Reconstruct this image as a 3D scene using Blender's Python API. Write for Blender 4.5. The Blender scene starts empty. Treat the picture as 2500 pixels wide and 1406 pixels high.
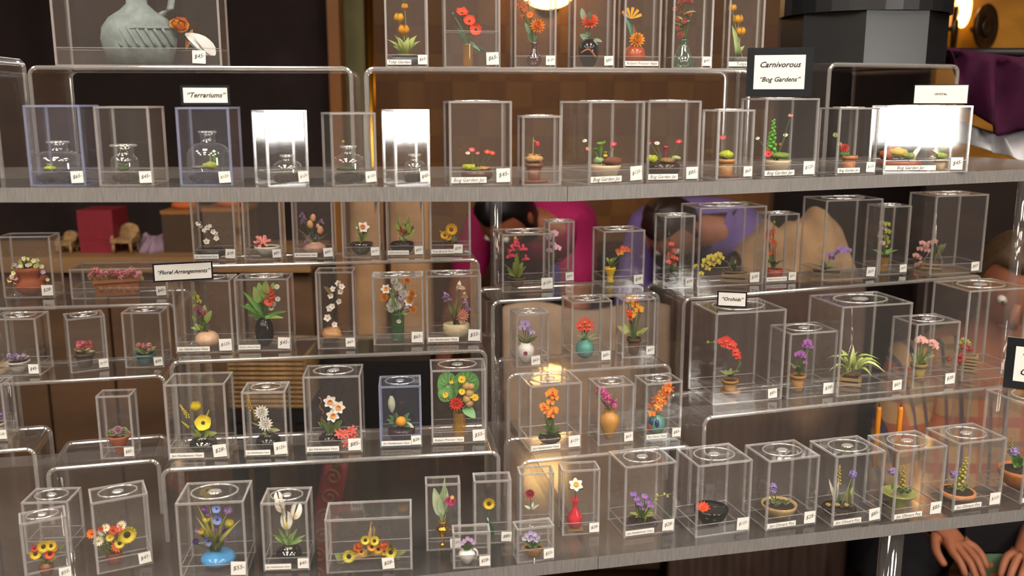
import bpy, bmesh, math, random
from mathutils import Vector, Matrix, Euler

random.seed(7)
R = math.radians
SC = bpy.context.scene
COL = SC.collection

# ---------------------------------------------------------------- camera, world, exposure
FPX = 2300.0                      # focal length in pixels of the 2500 x 1406 frame
Z0 = 0.95                         # height of the lower display shelf above the floor
CAMZ = Z0 + 0.56
PITCH = math.atan(463.0 / FPX)
SP, CP = math.sin(PITCH), math.cos(PITCH)
cam_d = bpy.data.cameras.new('camera')
cam_d.sensor_width = 36.0
cam_d.lens = 36.0 * FPX / 2500.0
cam_d.clip_start = 0.02
cam_d.clip_end = 60.0
cam_d.dof.use_dof = True
cam_d.dof.focus_distance = 1.32
cam_d.dof.aperture_fstop = 4.5
cam = bpy.data.objects.new('camera', cam_d)
COL.objects.link(cam)
cam.location = (0, 0, CAMZ)
cam.rotation_euler = (math.pi / 2 - PITCH, 0, 0)
SC.camera = cam

wld = bpy.data.worlds.new('world')
SC.world = wld
wld.use_nodes = True
wld.node_tree.nodes['Background'].inputs[0].default_value = (0.5, 0.42, 0.36, 1)
wld.node_tree.nodes['Background'].inputs[1].default_value = 0.05

SC.view_settings.view_transform = 'Standard'
SC.view_settings.look = 'None'
SC.view_settings.gamma = 1.0
SC.view_settings.use_curve_mapping = False
SC.view_settings.exposure = 0.0
SC.cycles.max_bounces = 8
SC.cycles.diffuse_bounces = 2
SC.cycles.glossy_bounces = 3
SC.cycles.transmission_bounces = 4
SC.cycles.transparent_max_bounces = 110
SC.cycles.use_adaptive_sampling = True
SC.cycles.adaptive_threshold = 0.06
SC.cycles.adaptive_min_samples = 20
SC.cycles.caustics_reflective = False
SC.cycles.caustics_refractive = False
SC.cycles.sample_clamp_indirect = 4.0
SC.cycles.sample_clamp_direct = 0.0

CEIL_E = 30.0      # ceiling panels over the display
TUBE_E = 16.0      # long tube fittings further down the hall
LAMP_E = 22.0      # floor lamp at the end of the display
SCONCE_E = 10.0    # warm wall lamp


# ---------------------------------------------------------------- small helpers
def lin(h):
    if isinstance(h, (tuple, list)):
        return tuple(h)
    h = h.lstrip('#')
    out = []
    for i in (0, 2, 4):
        c = int(h[i:i + 2], 16) / 255.0
        out.append(c / 12.92 if c <= 0.04045 else ((c + 0.055) / 1.055) ** 2.4)
    return tuple(out)


def ray(px, py):
    u = (px - 1250.0) / FPX
    v = (py - 703.0) / FPX
    return Vector((u, CP - v * SP, -(SP + v * CP)))


def hit(px, py, z):
    d = ray(px, py)
    t = (z - CAMZ) / d.z
    return Vector((d.x * t, d.y * t, z))


def at_y(px, py, Y):
    d = ray(px, py)
    t = Y / d.y
    return Vector((d.x * t, Y, CAMZ + d.z * t))


def z_at(py, Y):
    v = (py - 703.0) / FPX
    return CAMZ - Y * (SP + v * CP) / (CP - v * SP)


def depth_of(P):
    return P.y * CP - (P.z - CAMZ) * SP


def link(o, parent=None):
    COL.objects.link(o)
    if parent is not None:
        o.parent = parent
    return o


def tag(o, label=None, cat=None, group=None, kind=None):
    if label:
        o['label'] = label
    if cat:
        o['category'] = cat
    if group:
        o['group'] = group
    if kind:
        o['kind'] = kind
    return o


def empty(name, loc=(0, 0, 0), rz=0.0):
    o = bpy.data.objects.new(name, None)
    o.empty_display_size = 0.02
    o.location = loc
    o.rotation_euler = (0, 0, rz)
    return link(o)


def mobj(name, me, parent=None, loc=(0, 0, 0), rot=None, scale=None, mat4=None):
    o = bpy.data.objects.new(name, me)
    link(o, parent)
    if mat4 is not None:
        o.matrix_local = mat4
    else:
        o.location = loc
        if rot is not None:
            o.rotation_euler = rot
        if scale is not None:
            o.scale = scale
    return o


def mesh(name, verts, faces, mats=(), idx=None, smooth=False):
    me = bpy.data.meshes.new(name)
    me.from_pydata([tuple(v) for v in verts], [], faces)
    for m in mats:
        me.materials.append(m)
    if idx:
        me.polygons.foreach_set('material_index', idx)
    if smooth:
        me.polygons.foreach_set('use_smooth', [True] * len(me.polygons))
    me.update()
    return me


class MB:
    """collects shapes for one mesh"""
    def __init__(self):
        self.v, self.f, self.i, self.s = [], [], [], []

    def add(self, vs, fs, mi=0, smooth=False):
        b = len(self.v)
        self.v += [Vector(x) for x in vs]
        for f in fs:
            self.f.append([b + k for k in f])
            self.i.append(mi)
            self.s.append(smooth)
        return self

    def box(self, lo, hi, mi=0, M=None):
        x0, y0, z0 = lo
        x1, y1, z1 = hi
        vs = [Vector(p) for p in ((x0, y0, z0), (x1, y0, z0), (x1, y1, z0), (x0, y1, z0), (x0, y0, z1), (x1, y0, z1), (x1, y1, z1), (x0, y1, z1))]
        if M is not None:
            vs = [M @ p for p in vs]
        return self.add(vs, [(0, 3, 2, 1), (4, 5, 6, 7), (0, 1, 5, 4), (1, 2, 6, 5), (2, 3, 7, 6), (3, 0, 4, 7)], mi)

    def tube(self, pts, rad, n=8, mi=0, cap=True, smooth=True):
        pts = [Vector(p) for p in pts]
        rs = rad if isinstance(rad, (list, tuple)) else [rad] * len(pts)
        vs, fs = [], []
        for k, p in enumerate(pts):
            t = (pts[min(k + 1, len(pts) - 1)] - pts[max(k - 1, 0)]).normalized()
            a = Vector((0, 0, 1)) if abs(t.z) < 0.9 else Vector((1, 0, 0))
            x = t.cross(a).normalized()
            y = t.cross(x)
            for j in range(n):
                w = 2 * math.pi * j / n
                vs.append(p + (x * math.cos(w) + y * math.sin(w)) * rs[k])
        for k in range(len(pts) - 1):
            for j in range(n):
                fs.append((k * n + j, k * n + (j + 1) % n, (k + 1) * n + (j + 1) % n, (k + 1) * n + j))
        self.add(vs, fs, mi, smooth)
        if cap:
            b = len(self.v) - len(vs)
            self.f.append([b + j for j in range(n)][::-1]); self.i.append(mi); self.s.append(False)
            self.f.append([b + (len(pts) - 1) * n + j for j in range(n)]); self.i.append(mi); self.s.append(False)
        return self

    def lathe(self, prof, n=24, mi=0, smooth=True, c=(0, 0, 0), sx=1.0, sy=1.0):
        vs, fs = [], []
        for r, z in prof:
            for j in range(n):
                w = 2 * math.pi * j / n
                vs.append((c[0] + r * math.cos(w) * sx, c[1] + r * math.sin(w) * sy, c[2] + z))
        for k in range(len(prof) - 1):
            for j in range(n):
                fs.append((k * n + j, k * n + (j + 1) % n, (k + 1) * n + (j + 1) % n, (k + 1) * n + j))
        return self.add(vs, fs, mi, smooth)

    def ball(self, c, r, n=10, m=6, mi=0, s=(1, 1, 1), M=None):
        vs, fs = [], []
        for k in range(m + 1):
            a = math.pi * k / m
            for j in range(n):
                w = 2 * math.pi * j / n
                p = Vector((r * s[0] * math.sin(a) * math.cos(w), r * s[1] * math.sin(a) * math.sin(w), r * s[2] * math.cos(a)))
                if M is not None:
                    p = M @ p
                vs.append(p + Vector(c))
        for k in range(m):
            for j in range(n):
                fs.append((k * n + j, (k + 1) * n + j, (k + 1) * n + (j + 1) % n, k * n + (j + 1) % n))
        return self.add(vs, fs, mi, True)

    def grid(self, fn, nu, nv, mi=0, smooth=True):
        vs = [fn(a / nu, b / nv) for b in range(nv + 1) for a in range(nu + 1)]
        fs = [(b * (nu + 1) + a, b * (nu + 1) + a + 1, (b + 1) * (nu + 1) + a + 1, (b + 1) * (nu + 1) + a) for b in range(nv) for a in range(nu)]
        return self.add(vs, fs, mi, smooth)

    def mesh(self, name, mats):
        me = bpy.data.meshes.new(name)
        me.from_pydata([tuple(v) for v in self.v], [], self.f)
        for m in mats:
            me.materials.append(m)
        me.polygons.foreach_set('material_index', self.i)
        me.polygons.foreach_set('use_smooth', self.s)
        me.update()
        return me

    def build(self, name, mats, parent=None, loc=(0, 0, 0), rot=None, scale=None, mat4=None):
        if not isinstance(mats, (list, tuple)):
            mats = [mats]
        return mobj(name, self.mesh(name, mats), parent, loc, rot, scale, mat4)


# ---------------------------------------------------------------- materials
MATS = {}


def paint(col, rough=0.5, metal=0.0, noise=0.12, scale=60.0, bump=0.0, sheen=0.0, key=None, spec=0.5, sss=0.0):
    k = key or ('p', str(col), rough, metal, noise, scale, bump, spec, sss)
    if k in MATS:
        return MATS[k]
    c = lin(col)
    m = bpy.data.materials.new('paint_%d' % len(MATS))
    m.use_nodes = True
    nt = m.node_tree
    b = nt.nodes['Principled BSDF']
    b.inputs['Roughness'].default_value = rough
    b.inputs['Metallic'].default_value = metal
    b.inputs['Specular IOR Level'].default_value = spec
    tc = nt.nodes.new('ShaderNodeTexCoord')
    nz = nt.nodes.new('ShaderNodeTexNoise')
    nz.inputs['Scale'].default_value = scale
    nz.inputs['Detail'].default_value = 3
    nt.links.new(tc.outputs['Object'], nz.inputs['Vector'])
    rmp = nt.nodes.new('ShaderNodeValToRGB')
    lo = tuple(max(0.0, x * (1 - noise)) for x in c) + (1,)
    hi = tuple(min(1.0, x * (1 + noise)) for x in c) + (1,)
    rmp.color_ramp.elements[0].color = lo
    rmp.color_ramp.elements[0].position = 0.3
    rmp.color_ramp.elements[1].color = hi
    rmp.color_ramp.elements[1].position = 0.7
    nt.links.new(nz.outputs['Fac'], rmp.inputs[0])
    nt.links.new(rmp.outputs[0], b.inputs['Base Color'])
    if sss:
        b.inputs['Subsurface Weight'].default_value = sss
        b.inputs['Subsurface Scale'].default_value = 0.003
    if bump:
        bp = nt.nodes.new('ShaderNodeBump')
        bp.inputs['Strength'].default_value = bump
        bp.inputs['Distance'].default_value = 0.002
        nt.links.new(nz.outputs['Fac'], bp.inputs['Height'])
        nt.links.new(bp.outputs[0], b.inputs['Normal'])
    MATS[k] = m
    return m


def emit(col, strength, key):
    if key in MATS:
        return MATS[key]
    m = bpy.data.materials.new(key)
    m.use_nodes = True
    nt = m.node_tree
    nt.nodes.remove(nt.nodes['Principled BSDF'])
    e = nt.nodes.new('ShaderNodeEmission')
    e.inputs[0].default_value = lin(col) + (1,)
    e.inputs[1].default_value = strength
    nt.links.new(e.outputs[0], nt.nodes['Material Output'].inputs[0])
    MATS[key] = m
    return m


def clear(key, tint=(0.985, 0.985, 0.985), f0=0.085, rough=0.06, haze=0.02, haze_col=(0.9, 0.88, 0.86), gain=0.85):
    """thin clear acrylic: see-through, mirror reflection that grows at grazing angles, a trace of haze"""
    if key in MATS:
        return MATS[key]
    m = bpy.data.materials.new(key)
    m.use_nodes = True
    nt = m.node_tree
    nt.nodes.remove(nt.nodes['Principled BSDF'])
    tr = nt.nodes.new('ShaderNodeBsdfTransparent')
    tr.inputs[0].default_value = tint + (1,)
    gl = nt.nodes.new('ShaderNodeBsdfGlossy')
    gl.inputs['Color'].default_value = (1, 1, 1, 1)
    gl.inputs['Roughness'].default_value = rough
    df = nt.nodes.new('ShaderNodeBsdfDiffuse')
    df.inputs[0].default_value = haze_col + (1,)
    lw = nt.nodes.new('ShaderNodeLayerWeight')
    lw.inputs[0].default_value = 0.5
    pw = nt.nodes.new('ShaderNodeMath'); pw.operation = 'POWER'
    pw.inputs[1].default_value = 5.0
    nt.links.new(lw.outputs['Facing'], pw.inputs[0])
    ma = nt.nodes.new('ShaderNodeMath'); ma.operation = 'MULTIPLY_ADD'
    ma.inputs[1].default_value = gain - f0
    ma.inputs[2].default_value = f0
    nt.links.new(pw.outputs[0], ma.inputs[0])
    mh = nt.nodes.new('ShaderNodeMixShader')
    mh.inputs[0].default_value = haze
    nt.links.new(tr.outputs[0], mh.inputs[1])
    nt.links.new(df.outputs[0], mh.inputs[2])
    mx = nt.nodes.new('ShaderNodeMixShader')
    nt.links.new(ma.outputs[0], mx.inputs[0])
    nt.links.new(mh.outputs[0], mx.inputs[1])
    nt.links.new(gl.outputs[0], mx.inputs[2])
    nt.links.new(mx.outputs[0], nt.nodes['Material Output'].inputs[0])
    MATS[key] = m
    return m


PANE = clear('acrylic_pane', haze=0.026)
PANE_BLUE = clear('acrylic_pane_bluish', tint=(0.96, 0.975, 1.0), haze=0.03, haze_col=(0.7, 0.78, 1.0))
EDGE = clear('acrylic_edge', tint=(0.97, 0.97, 0.98), f0=0.3, rough=0.16, haze=0.30, haze_col=(0.95, 0.93, 0.92))
EDGE_BLUE = clear('acrylic_edge_bluish', tint=(0.9, 0.94, 1.0), f0=0.3, rough=0.16, haze=0.32, haze_col=(0.62, 0.7, 1.0))
RISER = clear('acrylic_riser', f0=0.09, haze=0.02, rough=0.03)
RISER_EDGE = clear('acrylic_riser_edge', f0=0.35, rough=0.12, haze=0.25)
SLAB = clear('acrylic_slab', tint=(0.93, 0.93, 0.93), f0=0.06, haze=0.035, rough=0.10, gain=0.6)
GLASS = clear('jar_glass', f0=0.12, rough=0.01, haze=0.035, gain=1.0)
GLASS_GREEN = clear('green_glass', tint=(0.7, 0.9, 0.78), f0=0.12, rough=0.02, haze=0.06, haze_col=(0.7, 0.85, 0.75))
GLASS_AMBER = clear('amber_glass', tint=(0.95, 0.72, 0.25), f0=0.12, rough=0.02, haze=0.25, haze_col=(0.8, 0.45, 0.05))
GLASS_SMOKE = clear('smoked_glass', tint=(0.25, 0.28, 0.24), f0=0.14, rough=0.02, haze=0.05, haze_col=(0.08, 0.1, 0.08))
GLASS_PLUM = clear('plum_glass', tint=(0.6, 0.42, 0.45), f0=0.14, rough=0.02, haze=0.2, haze_col=(0.2, 0.09, 0.1))


def sawn():
    m = bpy.data.materials.new('sawn_acrylic_edge')
    m.use_nodes = True
    nt = m.node_tree
    b = nt.nodes['Principled BSDF']
    b.inputs['Roughness'].default_value = 0.42
    b.inputs['Specular IOR Level'].default_value = 0.4
    tc = nt.nodes.new('ShaderNodeTexCoord')
    mp = nt.nodes.new('ShaderNodeMapping')
    mp.inputs['Rotation'].default_value = (0, R(52), 0)
    mp.inputs['Scale'].default_value = (500, 40, 40)
    nz = nt.nodes.new('ShaderNodeTexNoise')
    nz.inputs['Scale'].default_value = 1.0
    nz.inputs['Detail'].default_value = 4
    nt.links.new(tc.outputs['Object'], mp.inputs[0])
    nt.links.new(mp.outputs[0], nz.inputs[0])
    rp = nt.nodes.new('ShaderNodeValToRGB')
    rp.color_ramp.elements[0].color = (0.17, 0.16, 0.157, 1)
    rp.color_ramp.elements[0].position = 0.3
    rp.color_ramp.elements[1].color = (0.25, 0.24, 0.235, 1)
    rp.color_ramp.elements[1].position = 0.72
    nt.links.new(nz.outputs['Fac'], rp.inputs[0])
    nt.links.new(rp.outputs[0], b.inputs['Base Color'])
    bp = nt.nodes.new('ShaderNodeBump')
    bp.inputs['Strength'].default_value = 0.25
    bp.inputs['Distance'].default_value = 0.001
    nt.links.new(nz.outputs['Fac'], bp.inputs['Height'])
    nt.links.new(bp.outputs[0], b.inputs['Normal'])
    return m


SAWN = sawn()
PAPER = paint('#ECEBE6', 0.7, noise=0.03)
INK = paint('#16181A', 0.6, noise=0.05)
BLACK = paint('#141416', 0.5, noise=0.2)


def woodmat(key, c0, c1, scale=(2, 30, 2), rough=0.45, spec=0.4):
    if key in MATS:
        return MATS[key]
    m = bpy.data.materials.new(key)
    m.use_nodes = True
    nt = m.node_tree
    b = nt.nodes['Principled BSDF']
    b.inputs['Roughness'].default_value = rough
    b.inputs['Specular IOR Level'].default_value = spec
    tc = nt.nodes.new('ShaderNodeTexCoord')
    mp = nt.nodes.new('ShaderNodeMapping')
    mp.inputs['Scale'].default_value = scale
    nz = nt.nodes.new('ShaderNodeTexNoise')
    nz.inputs['Scale'].default_value = 2.0
    nz.inputs['Detail'].default_value = 5
    nz.inputs['Distortion'].default_value = 0.6
    rp = nt.nodes.new('ShaderNodeValToRGB')
    rp.color_ramp.elements[0].color = lin(c0) + (1,)
    rp.color_ramp.elements[0].position = 0.3
    rp.color_ramp.elements[1].color = lin(c1) + (1,)
    rp.color_ramp.elements[1].position = 0.7
    nt.links.new(tc.outputs['Object'], mp.inputs[0])
    nt.links.new(mp.outputs[0], nz.inputs[0])
    nt.links.new(nz.outputs['Fac'], rp.inputs[0])
    nt.links.new(rp.outputs[0], b.inputs['Base Color'])
    MATS[key] = m
    return m


# ---------------------------------------------------------------- room
FLOOR_M = paint('#3A2A24', 0.9, noise=0.35, scale=9, bump=0.3)
CEIL_M = paint('#8A7D70', 0.9, noise=0.05, scale=4)
WALL_M = paint('#5A4334', 0.8, noise=0.1, scale=3)


def struct(name, lo, hi, m):
    o = MB().box(lo, hi).build(name, m)
    tag(o, kind='structure')
    return o


XL, XR, YF, YB, ZC = -4.6, 4.6, -3.4, 15.0, 3.1
struct('floor', (XL, YF, -0.1), (XR, YB, 0.0), FLOOR_M)
struct('ceiling', (XL, YF, ZC), (XR, YB, ZC + 0.1), CEIL_M)
struct('wall_left', (XL - 0.1, YF, 0), (XL, YB, ZC), WALL_M)
struct('wall_right', (XR, YF, 0), (XR + 0.1, YB, ZC), WALL_M)
struct('wall_back', (XL, YB, 0), (XR, YB + 0.1, ZC), WALL_M)
struct('wall_front', (XL, YF - 0.1, 0), (XR, YF, ZC), WALL_M)

# ceiling panels: frame and diffuser each
ALU = paint('#B8B8B8', 0.35, metal=0.8, noise=0.05)
CEIL_GLOW = emit('#FFF0DE', CEIL_E, 'ceiling_glow')
TUBE_GLOW = emit('#FFF6EA', TUBE_E, 'tube_glow')


def ceiling_light(name, cx, cy, sx, sy, glow, label, group):
    t = empty(name, (cx, cy, ZC))
    tag(t, label, 'ceiling light', group)
    fr = MB()
    k = 0.03
    for p, q in (((-sx, -sy), (sx, -sy + k)), ((-sx, sy - k), (sx, sy)), ((-sx, -sy + k), (-sx + k, sy - k)), ((sx - k, -sy + k), (sx, sy - k))):
        fr.box((p[0], p[1], -0.04), (q[0], q[1], 0.0))
    fr.build('frame', ALU, t)
    MB().box((-sx + k, -sy + k, -0.025), (sx - k, sy - k, -0.005)).build('diffuser_offscreen', glow, t)


for cx in (-2.0, -0.6, 0.8, 2.2):
    for cy in (-1.9, -0.7, 0.4):
        ceiling_light('ceiling_light_offscreen', cx, cy, 0.3, 0.3, CEIL_GLOW, 'square ceiling panel light with a metal frame', 'ceiling panel lights')
for cx in (-2.9, 0.0, 2.9):
    for cy in (6.2, 7.1, 8.3, 9.8, 11.6, 13.6):
        ceiling_light('tube_light_offscreen', cx, cy, 1.1, 0.11, TUBE_GLOW, 'long tube light fitting crosswise on the hall ceiling', 'hall tube lights')

# floor lamp beside the end of the display, at eye height
LX, LY = 1.32, 0.12
t = empty('floor_lamp_offscreen', (LX, LY, 0), math.atan2(1.32, 1.08))
tag(t, 'floor lamp with a white square diffuser head on a black pole', 'floor lamp')
MB().lathe([(0, 0), (0.14, 0), (0.14, 0.015), (0.02, 0.03), (0.0, 0.03)], 24).build('base', BLACK, t)
MB().tube([(0, 0, 0.02), (0, 0, CAMZ - 0.16)], 0.012, 10).build('pole', BLACK, t)
hz = CAMZ + 0.035
MB().box((-0.13, -0.06, hz - 0.17), (0.13, 0.06, hz + 0.17)).build('housing', BLACK, t)
MB().box((-0.12, 0.0605, hz - 0.16), (0.12, 0.066, hz + 0.16)).build('diffuser_offscreen', emit('#FFFBF2', LAMP_E, 'lamp_glow'), t)

# ---------------------------------------------------------------- shelves (thick clear slabs with sawn front edges)
ZT = Z0 + 0.458        # upper shelf, top face
TH = 0.0172


def slab(name, P, Q, depth, ztop, label, mitre0=0.0, mitre1=0.0):
    """slab whose front top edge runs from P to Q; the front face is sawn, the rest is polished"""
    P, Q = Vector((P[0], P[1])), Vector((Q[0], Q[1]))
    L = (Q - P).length
    a = math.atan2(Q.y - P.y, Q.x - P.x)
    mb = MB()
    x0b, x1b = mitre0, L - mitre1
    v = [(0, 0, -TH), (L, 0, -TH), (x1b, depth, -TH), (x0b, depth, -TH), (0, 0, 0), (L, 0, 0), (x1b, depth, 0), (x0b, depth, 0)]
    mb.add(v, [(0, 3, 2, 1), (4, 5, 6, 7)], 0)
    mb.add([v[0], v[1], v[5], v[4]], [(0, 1, 2, 3)], 1)
    mb.add([v[1], v[2], v[6], v[5]], [(0, 1, 2, 3)], 2)
    mb.add([v[2], v[3], v[7], v[6]], [(0, 1, 2, 3)], 2)
    mb.add([v[3], v[0], v[4], v[7]], [(0, 1, 2, 3)], 2)
    o = mb.build(name, [SLAB, SAWN, RISER_EDGE], None, (P.x, P.y, ztop), (0, 0, a))
    tag(o, label, 'shelf')
    return o, a


TPA, TPB, TPC = Vector((-0.80, 1.095)), Vector((0.065, 1.110)), Vector((0.92, 1.455))
slab('display_shelf', TPA, TPB, 0.34, ZT, 'upper clear acrylic shelf slab carrying the glass jar terrariums')
slab('display_shelf', TPB + Vector((0.001, 0)), TPC, 0.34, ZT, 'upper clear acrylic shelf slab carrying the bog gardens', 0.34 * math.tan(math.atan2(TPC.y - TPB.y, TPC.x - TPB.x) - math.atan2(TPB.y - TPA.y, TPB.x - TPA.x)) + .001)
b0 = hit(1070, 1400, Z0)
b1 = hit(1460, 1358, Z0)
b2 = hit(2500, 1243, Z0)
BPB = Vector((b1.x, b1.y))
dirR = (Vector((b2.x, b2.y)) - BPB).normalized()
BPC = BPB + dirR * 0.95
dirL = (BPB - Vector((b0.x, b0.y))).normalized()
BPA = BPB - dirL * 1.0
slab('display_shelf', BPA, BPB, 0.52, Z0, 'lower clear acrylic shelf slab under the floral arrangements')
slab('display_shelf', BPB + Vector((0.001, 0)), BPC, 0.52, Z0, 'lower clear acrylic shelf slab under the orchid cases', 0.52 * math.tan(math.atan2(dirR.y, dirR.x) - math.atan2(dirL.y, dirL.x)) + .001)

# clear posts that carry the shelves
POST = clear('acrylic_post', f0=0.10, haze=0.04, rough=0.05)


def post(px, py, z0, z1, w=0.026, zref=Z0, label=''):
    p = hit(px, py, zref)
    o = MB().tube([(0, 0, z0), (0, 0, z1)], w / 2, 14).build('shelf_post', POST, None, (p.x, p.y, 0))
    tag(o, label, 'post')


post(2182, 1255, 0.0, Z0 - TH, 0.032, Z0, 'clear acrylic post under the lower shelf by the plaid shirt')
post(1290, 1290, 0.0, Z0 - TH, 0.032, Z0, 'clear acrylic post under the lower shelf below the small vases')
post(150, 1130, 0.0, Z0 - TH, 0.032, Z0, 'clear acrylic post under the lower shelf below the sunflower cases')
for px, py, lab in ((1213, 1045, 'clear round post rising beside the water lily case'), (30, 1060, 'clear round post at the end of the flower pot cases'), (2440, 1010, 'clear round post behind the tall lily basket case')):
    post(px, py, Z0 + .0003, ZT - TH - .0003, 0.02, Z0, lab)


# ---------------------------------------------------------------- bent acrylic risers
TIERS = {'L1': .315, 'L2': .205, 'L3': .10, 'LL1': .25, 'LL2': .165, 'LL3': .08, 'LX': .10, 'R1': .27, 'R2': .18, 'R3': .09, 'F0': .27, 'F1': .13, 'B': 0.0}
TIERS = {k: Z0 + v for k, v in TIERS.items()}
TIERS['T'] = ZT
TIERS['TR'] = Z0 + 0.603


def riser(P, Q, depth, z, zbase, label, th=0.006, rad=0.014):
    """bent sheet: top plate from P to Q (front edge), rounded bends, a leg down each end"""
    P, Q = Vector((P[0], P[1])), Vector((Q[0], Q[1]))
    L = (Q - P).length
    a = math.atan2(Q.y - P.y, Q.x - P.x)
    h = z - zbase

    def path(off):
        r = rad - off
        pts = [(off, 0.0)]
        for k in range(7):
            w = math.pi - k / 6 * math.pi / 2
            pts.append((rad + r * math.cos(w), h - rad + r * math.sin(w)))
        for k in range(7):
            w = math.pi / 2 - k / 6 * math.pi / 2
            pts.append((L - rad + r * math.cos(w), h - rad + r * math.sin(w)))
        pts.append((L - off, 0.0))
        return pts
    o_, i_ = path(0.0), path(th)
    n = len(o_)
    mb = MB()
    for src, flip in ((o_, False), (i_, True)):
        vs = [(x, y, zz) for (x, zz) in src for y in (0.0, depth)]
        fs = [(2 * k, 2 * k + 1, 2 * k + 3, 2 * k + 2) if flip else (2 * k, 2 * k + 2, 2 * k + 3, 2 * k + 1) for k in range(n - 1)]
        mb.add(vs, fs, 0, True)
    for y, s in ((0.0, -1), (depth, 1)):
        # rounded polished edge
        rows = []
        for k in range(6):
            w = math.pi * k / 5
            off = th / 2 - th / 2 * math.cos(w)
            rows.append([(p[0], y + s * th * .45 * math.sin(w), p[1]) for p in path(off)])
        for r0, r1 in zip(rows, rows[1:]):
            mb.add(r0 + r1, [(k, k + 1, n + k + 1, n + k) for k in range(n - 1)], 1, True)
    o = mb.build('acrylic_riser', [RISER, RISER_EDGE], None, (P.x, P.y, zbase), (0, 0, a))
    tag(o, label, 'riser', 'bent clear acrylic risers')
    return o


def riser_px(tier, a, b, depth, label, zbase=Z0):
    z = TIERS[tier]
    p, q = hit(a[0], a[1], z), hit(b[0], b[1], z)
    riser(p, q, depth, z, zbase, label)
    return math.degrees(math.atan2(q.y - p.y, q.x - p.x))


YAWS = {}
for tier, a, b, dep, lab in (
        ('LL1', (-60, 752), (432, 738), .12, 'bent clear acrylic riser under the pink window box'),
        ('LL2', (-60, 938), (405, 912), .11, 'bent clear acrylic riser under the three small potted plants'),
        ('LL3', (110, 1142), (392, 1118), .10, 'bent clear acrylic riser under the narrow terracotta pot case'),
        ('LX', (-110, 1105), (88, 1090), .09, 'bent clear acrylic riser standing beside the sunflower cases'),
        ('L1', (462, 647), (1172, 630), .10, 'bent clear acrylic riser under the row beneath the upper shelf'),
        ('L2', (412, 880), (1190, 851), .11, 'bent clear acrylic riser under the gladiolus and iris cases'),
        ('L3', (390, 1143), (1222, 1098), .11, 'bent clear acrylic riser under the lily and narcissus cases'),
        ('R1', (1198, 733), (1612, 711), .10, 'bent clear acrylic riser under the pink orchid cases'),
        ('R2', (1236, 912), (1640, 886), .085, 'bent clear acrylic riser under the turquoise pot orchid'),
        ('R3', (1268, 1124), (1692, 1084), .09, 'bent clear acrylic riser under the orange orchid cases'),
        ('F0', (1666, 726), (2400, 670), .12, 'bent clear acrylic riser under the yellow orchid cases'),
        ('F1', (1716, 1016), (2470, 938), .11, 'bent clear acrylic riser under the spider plant case')):
    YAWS[tier] = riser_px(tier, a, b, dep, lab)
print('YAWS', {k: round(v, 1) for k, v in YAWS.items()})
# risers on the upper shelf
ztr = TIERS['TR']
riser((-0.645, 1.285), (-0.218, 1.325), 0.15, ztr, ZT, 'bent clear acrylic riser under the grey jug case')
riser((-0.95, 1.20), (-0.662, 1.235), 0.11, ztr + 0.012, ZT, 'bent clear acrylic riser on the upper shelf beyond the grey jug')
riser((-0.205, 1.335), (0.352, 1.420), 0.09, ztr, ZT, 'bent clear acrylic riser under the tulip and poppy cases', th=0.007)
riser((0.475, 1.455), (0.715, 1.545), 0.24, ztr + 0.010, ZT, 'bent clear acrylic riser under the black hat box', th=0.007)

# ---------------------------------------------------------------- cases
CASES = {}
TEXTS = {}


def text_mesh(s, shear=0.0, bold=0.0):
    k = (s, shear, bold)
    if k in TEXTS:
        return TEXTS[k]
    cu = bpy.data.curves.new('lettering', 'FONT')
    cu.body = s
    cu.size = 1.0
    cu.align_x = 'CENTER'
    cu.align_y = 'CENTER'
    cu.shear = shear
    cu.resolution_u = 2
    cu.offset = bold
    o = bpy.data.objects.new('lettering_tmp', cu)
    COL.objects.link(o)
    dg = bpy.context.evaluated_depsgraph_get()
    me = bpy.data.meshes.new_from_object(o.evaluated_get(dg))
    bpy.data.objects.remove(o)
    me.materials.clear()
    me.materials.append(INK)
    xs = [v.co.x for v in me.vertices] or [0]
    w = max(xs) - min(xs)
    TEXTS[k] = (me, w)
    return TEXTS[k]


def lettering(parent, s, w, h, y, shear=0.0, x=0.0, z=0.0, rot=0.0, bold=0.0):
    """flat letters on a plate that lies in the local xz plane and faces -y"""
    me, tw = text_mesh(s, shear, bold)
    k = min(w / max(tw, 1e-6), h)
    M = Matrix.Translation((x, y, z)) @ Matrix.Rotation(rot, 4, 'Y') @ Matrix.Rotation(math.pi / 2, 4, 'X') @ Matrix.Diagonal((k, k, k, 1))
    return mobj('lettering', me, parent, mat4=M)


PRICES = ['$45-', '$65-', '$38-', '$55-', '$125-', '$28-', '$85-']


def plate(w, h, t=0.0004, r=0.0):
    return MB().box((-w / 2, -t, 0), (w / 2, 0, h))


def hring(w, d, z):
    """moulded ring and hub on the lid"""
    mb = MB()
    rx, ry = w * 0.36, d * 0.36
    for k0, k1 in ((1.0, 0.93), (0.30, 0.0)):
        prof = [(k1, 0.0), (k1, 0.0012), (k0, 0.0012), (k0, 0.0)] if k1 else [(0.30, 0.0), (0.26, 0.0014), (0.14, 0.0018), (0.0, 0.0010)]
        mb.lathe(prof, 28, 0, True, (0, 0, z), rx, ry)
    return mb


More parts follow.
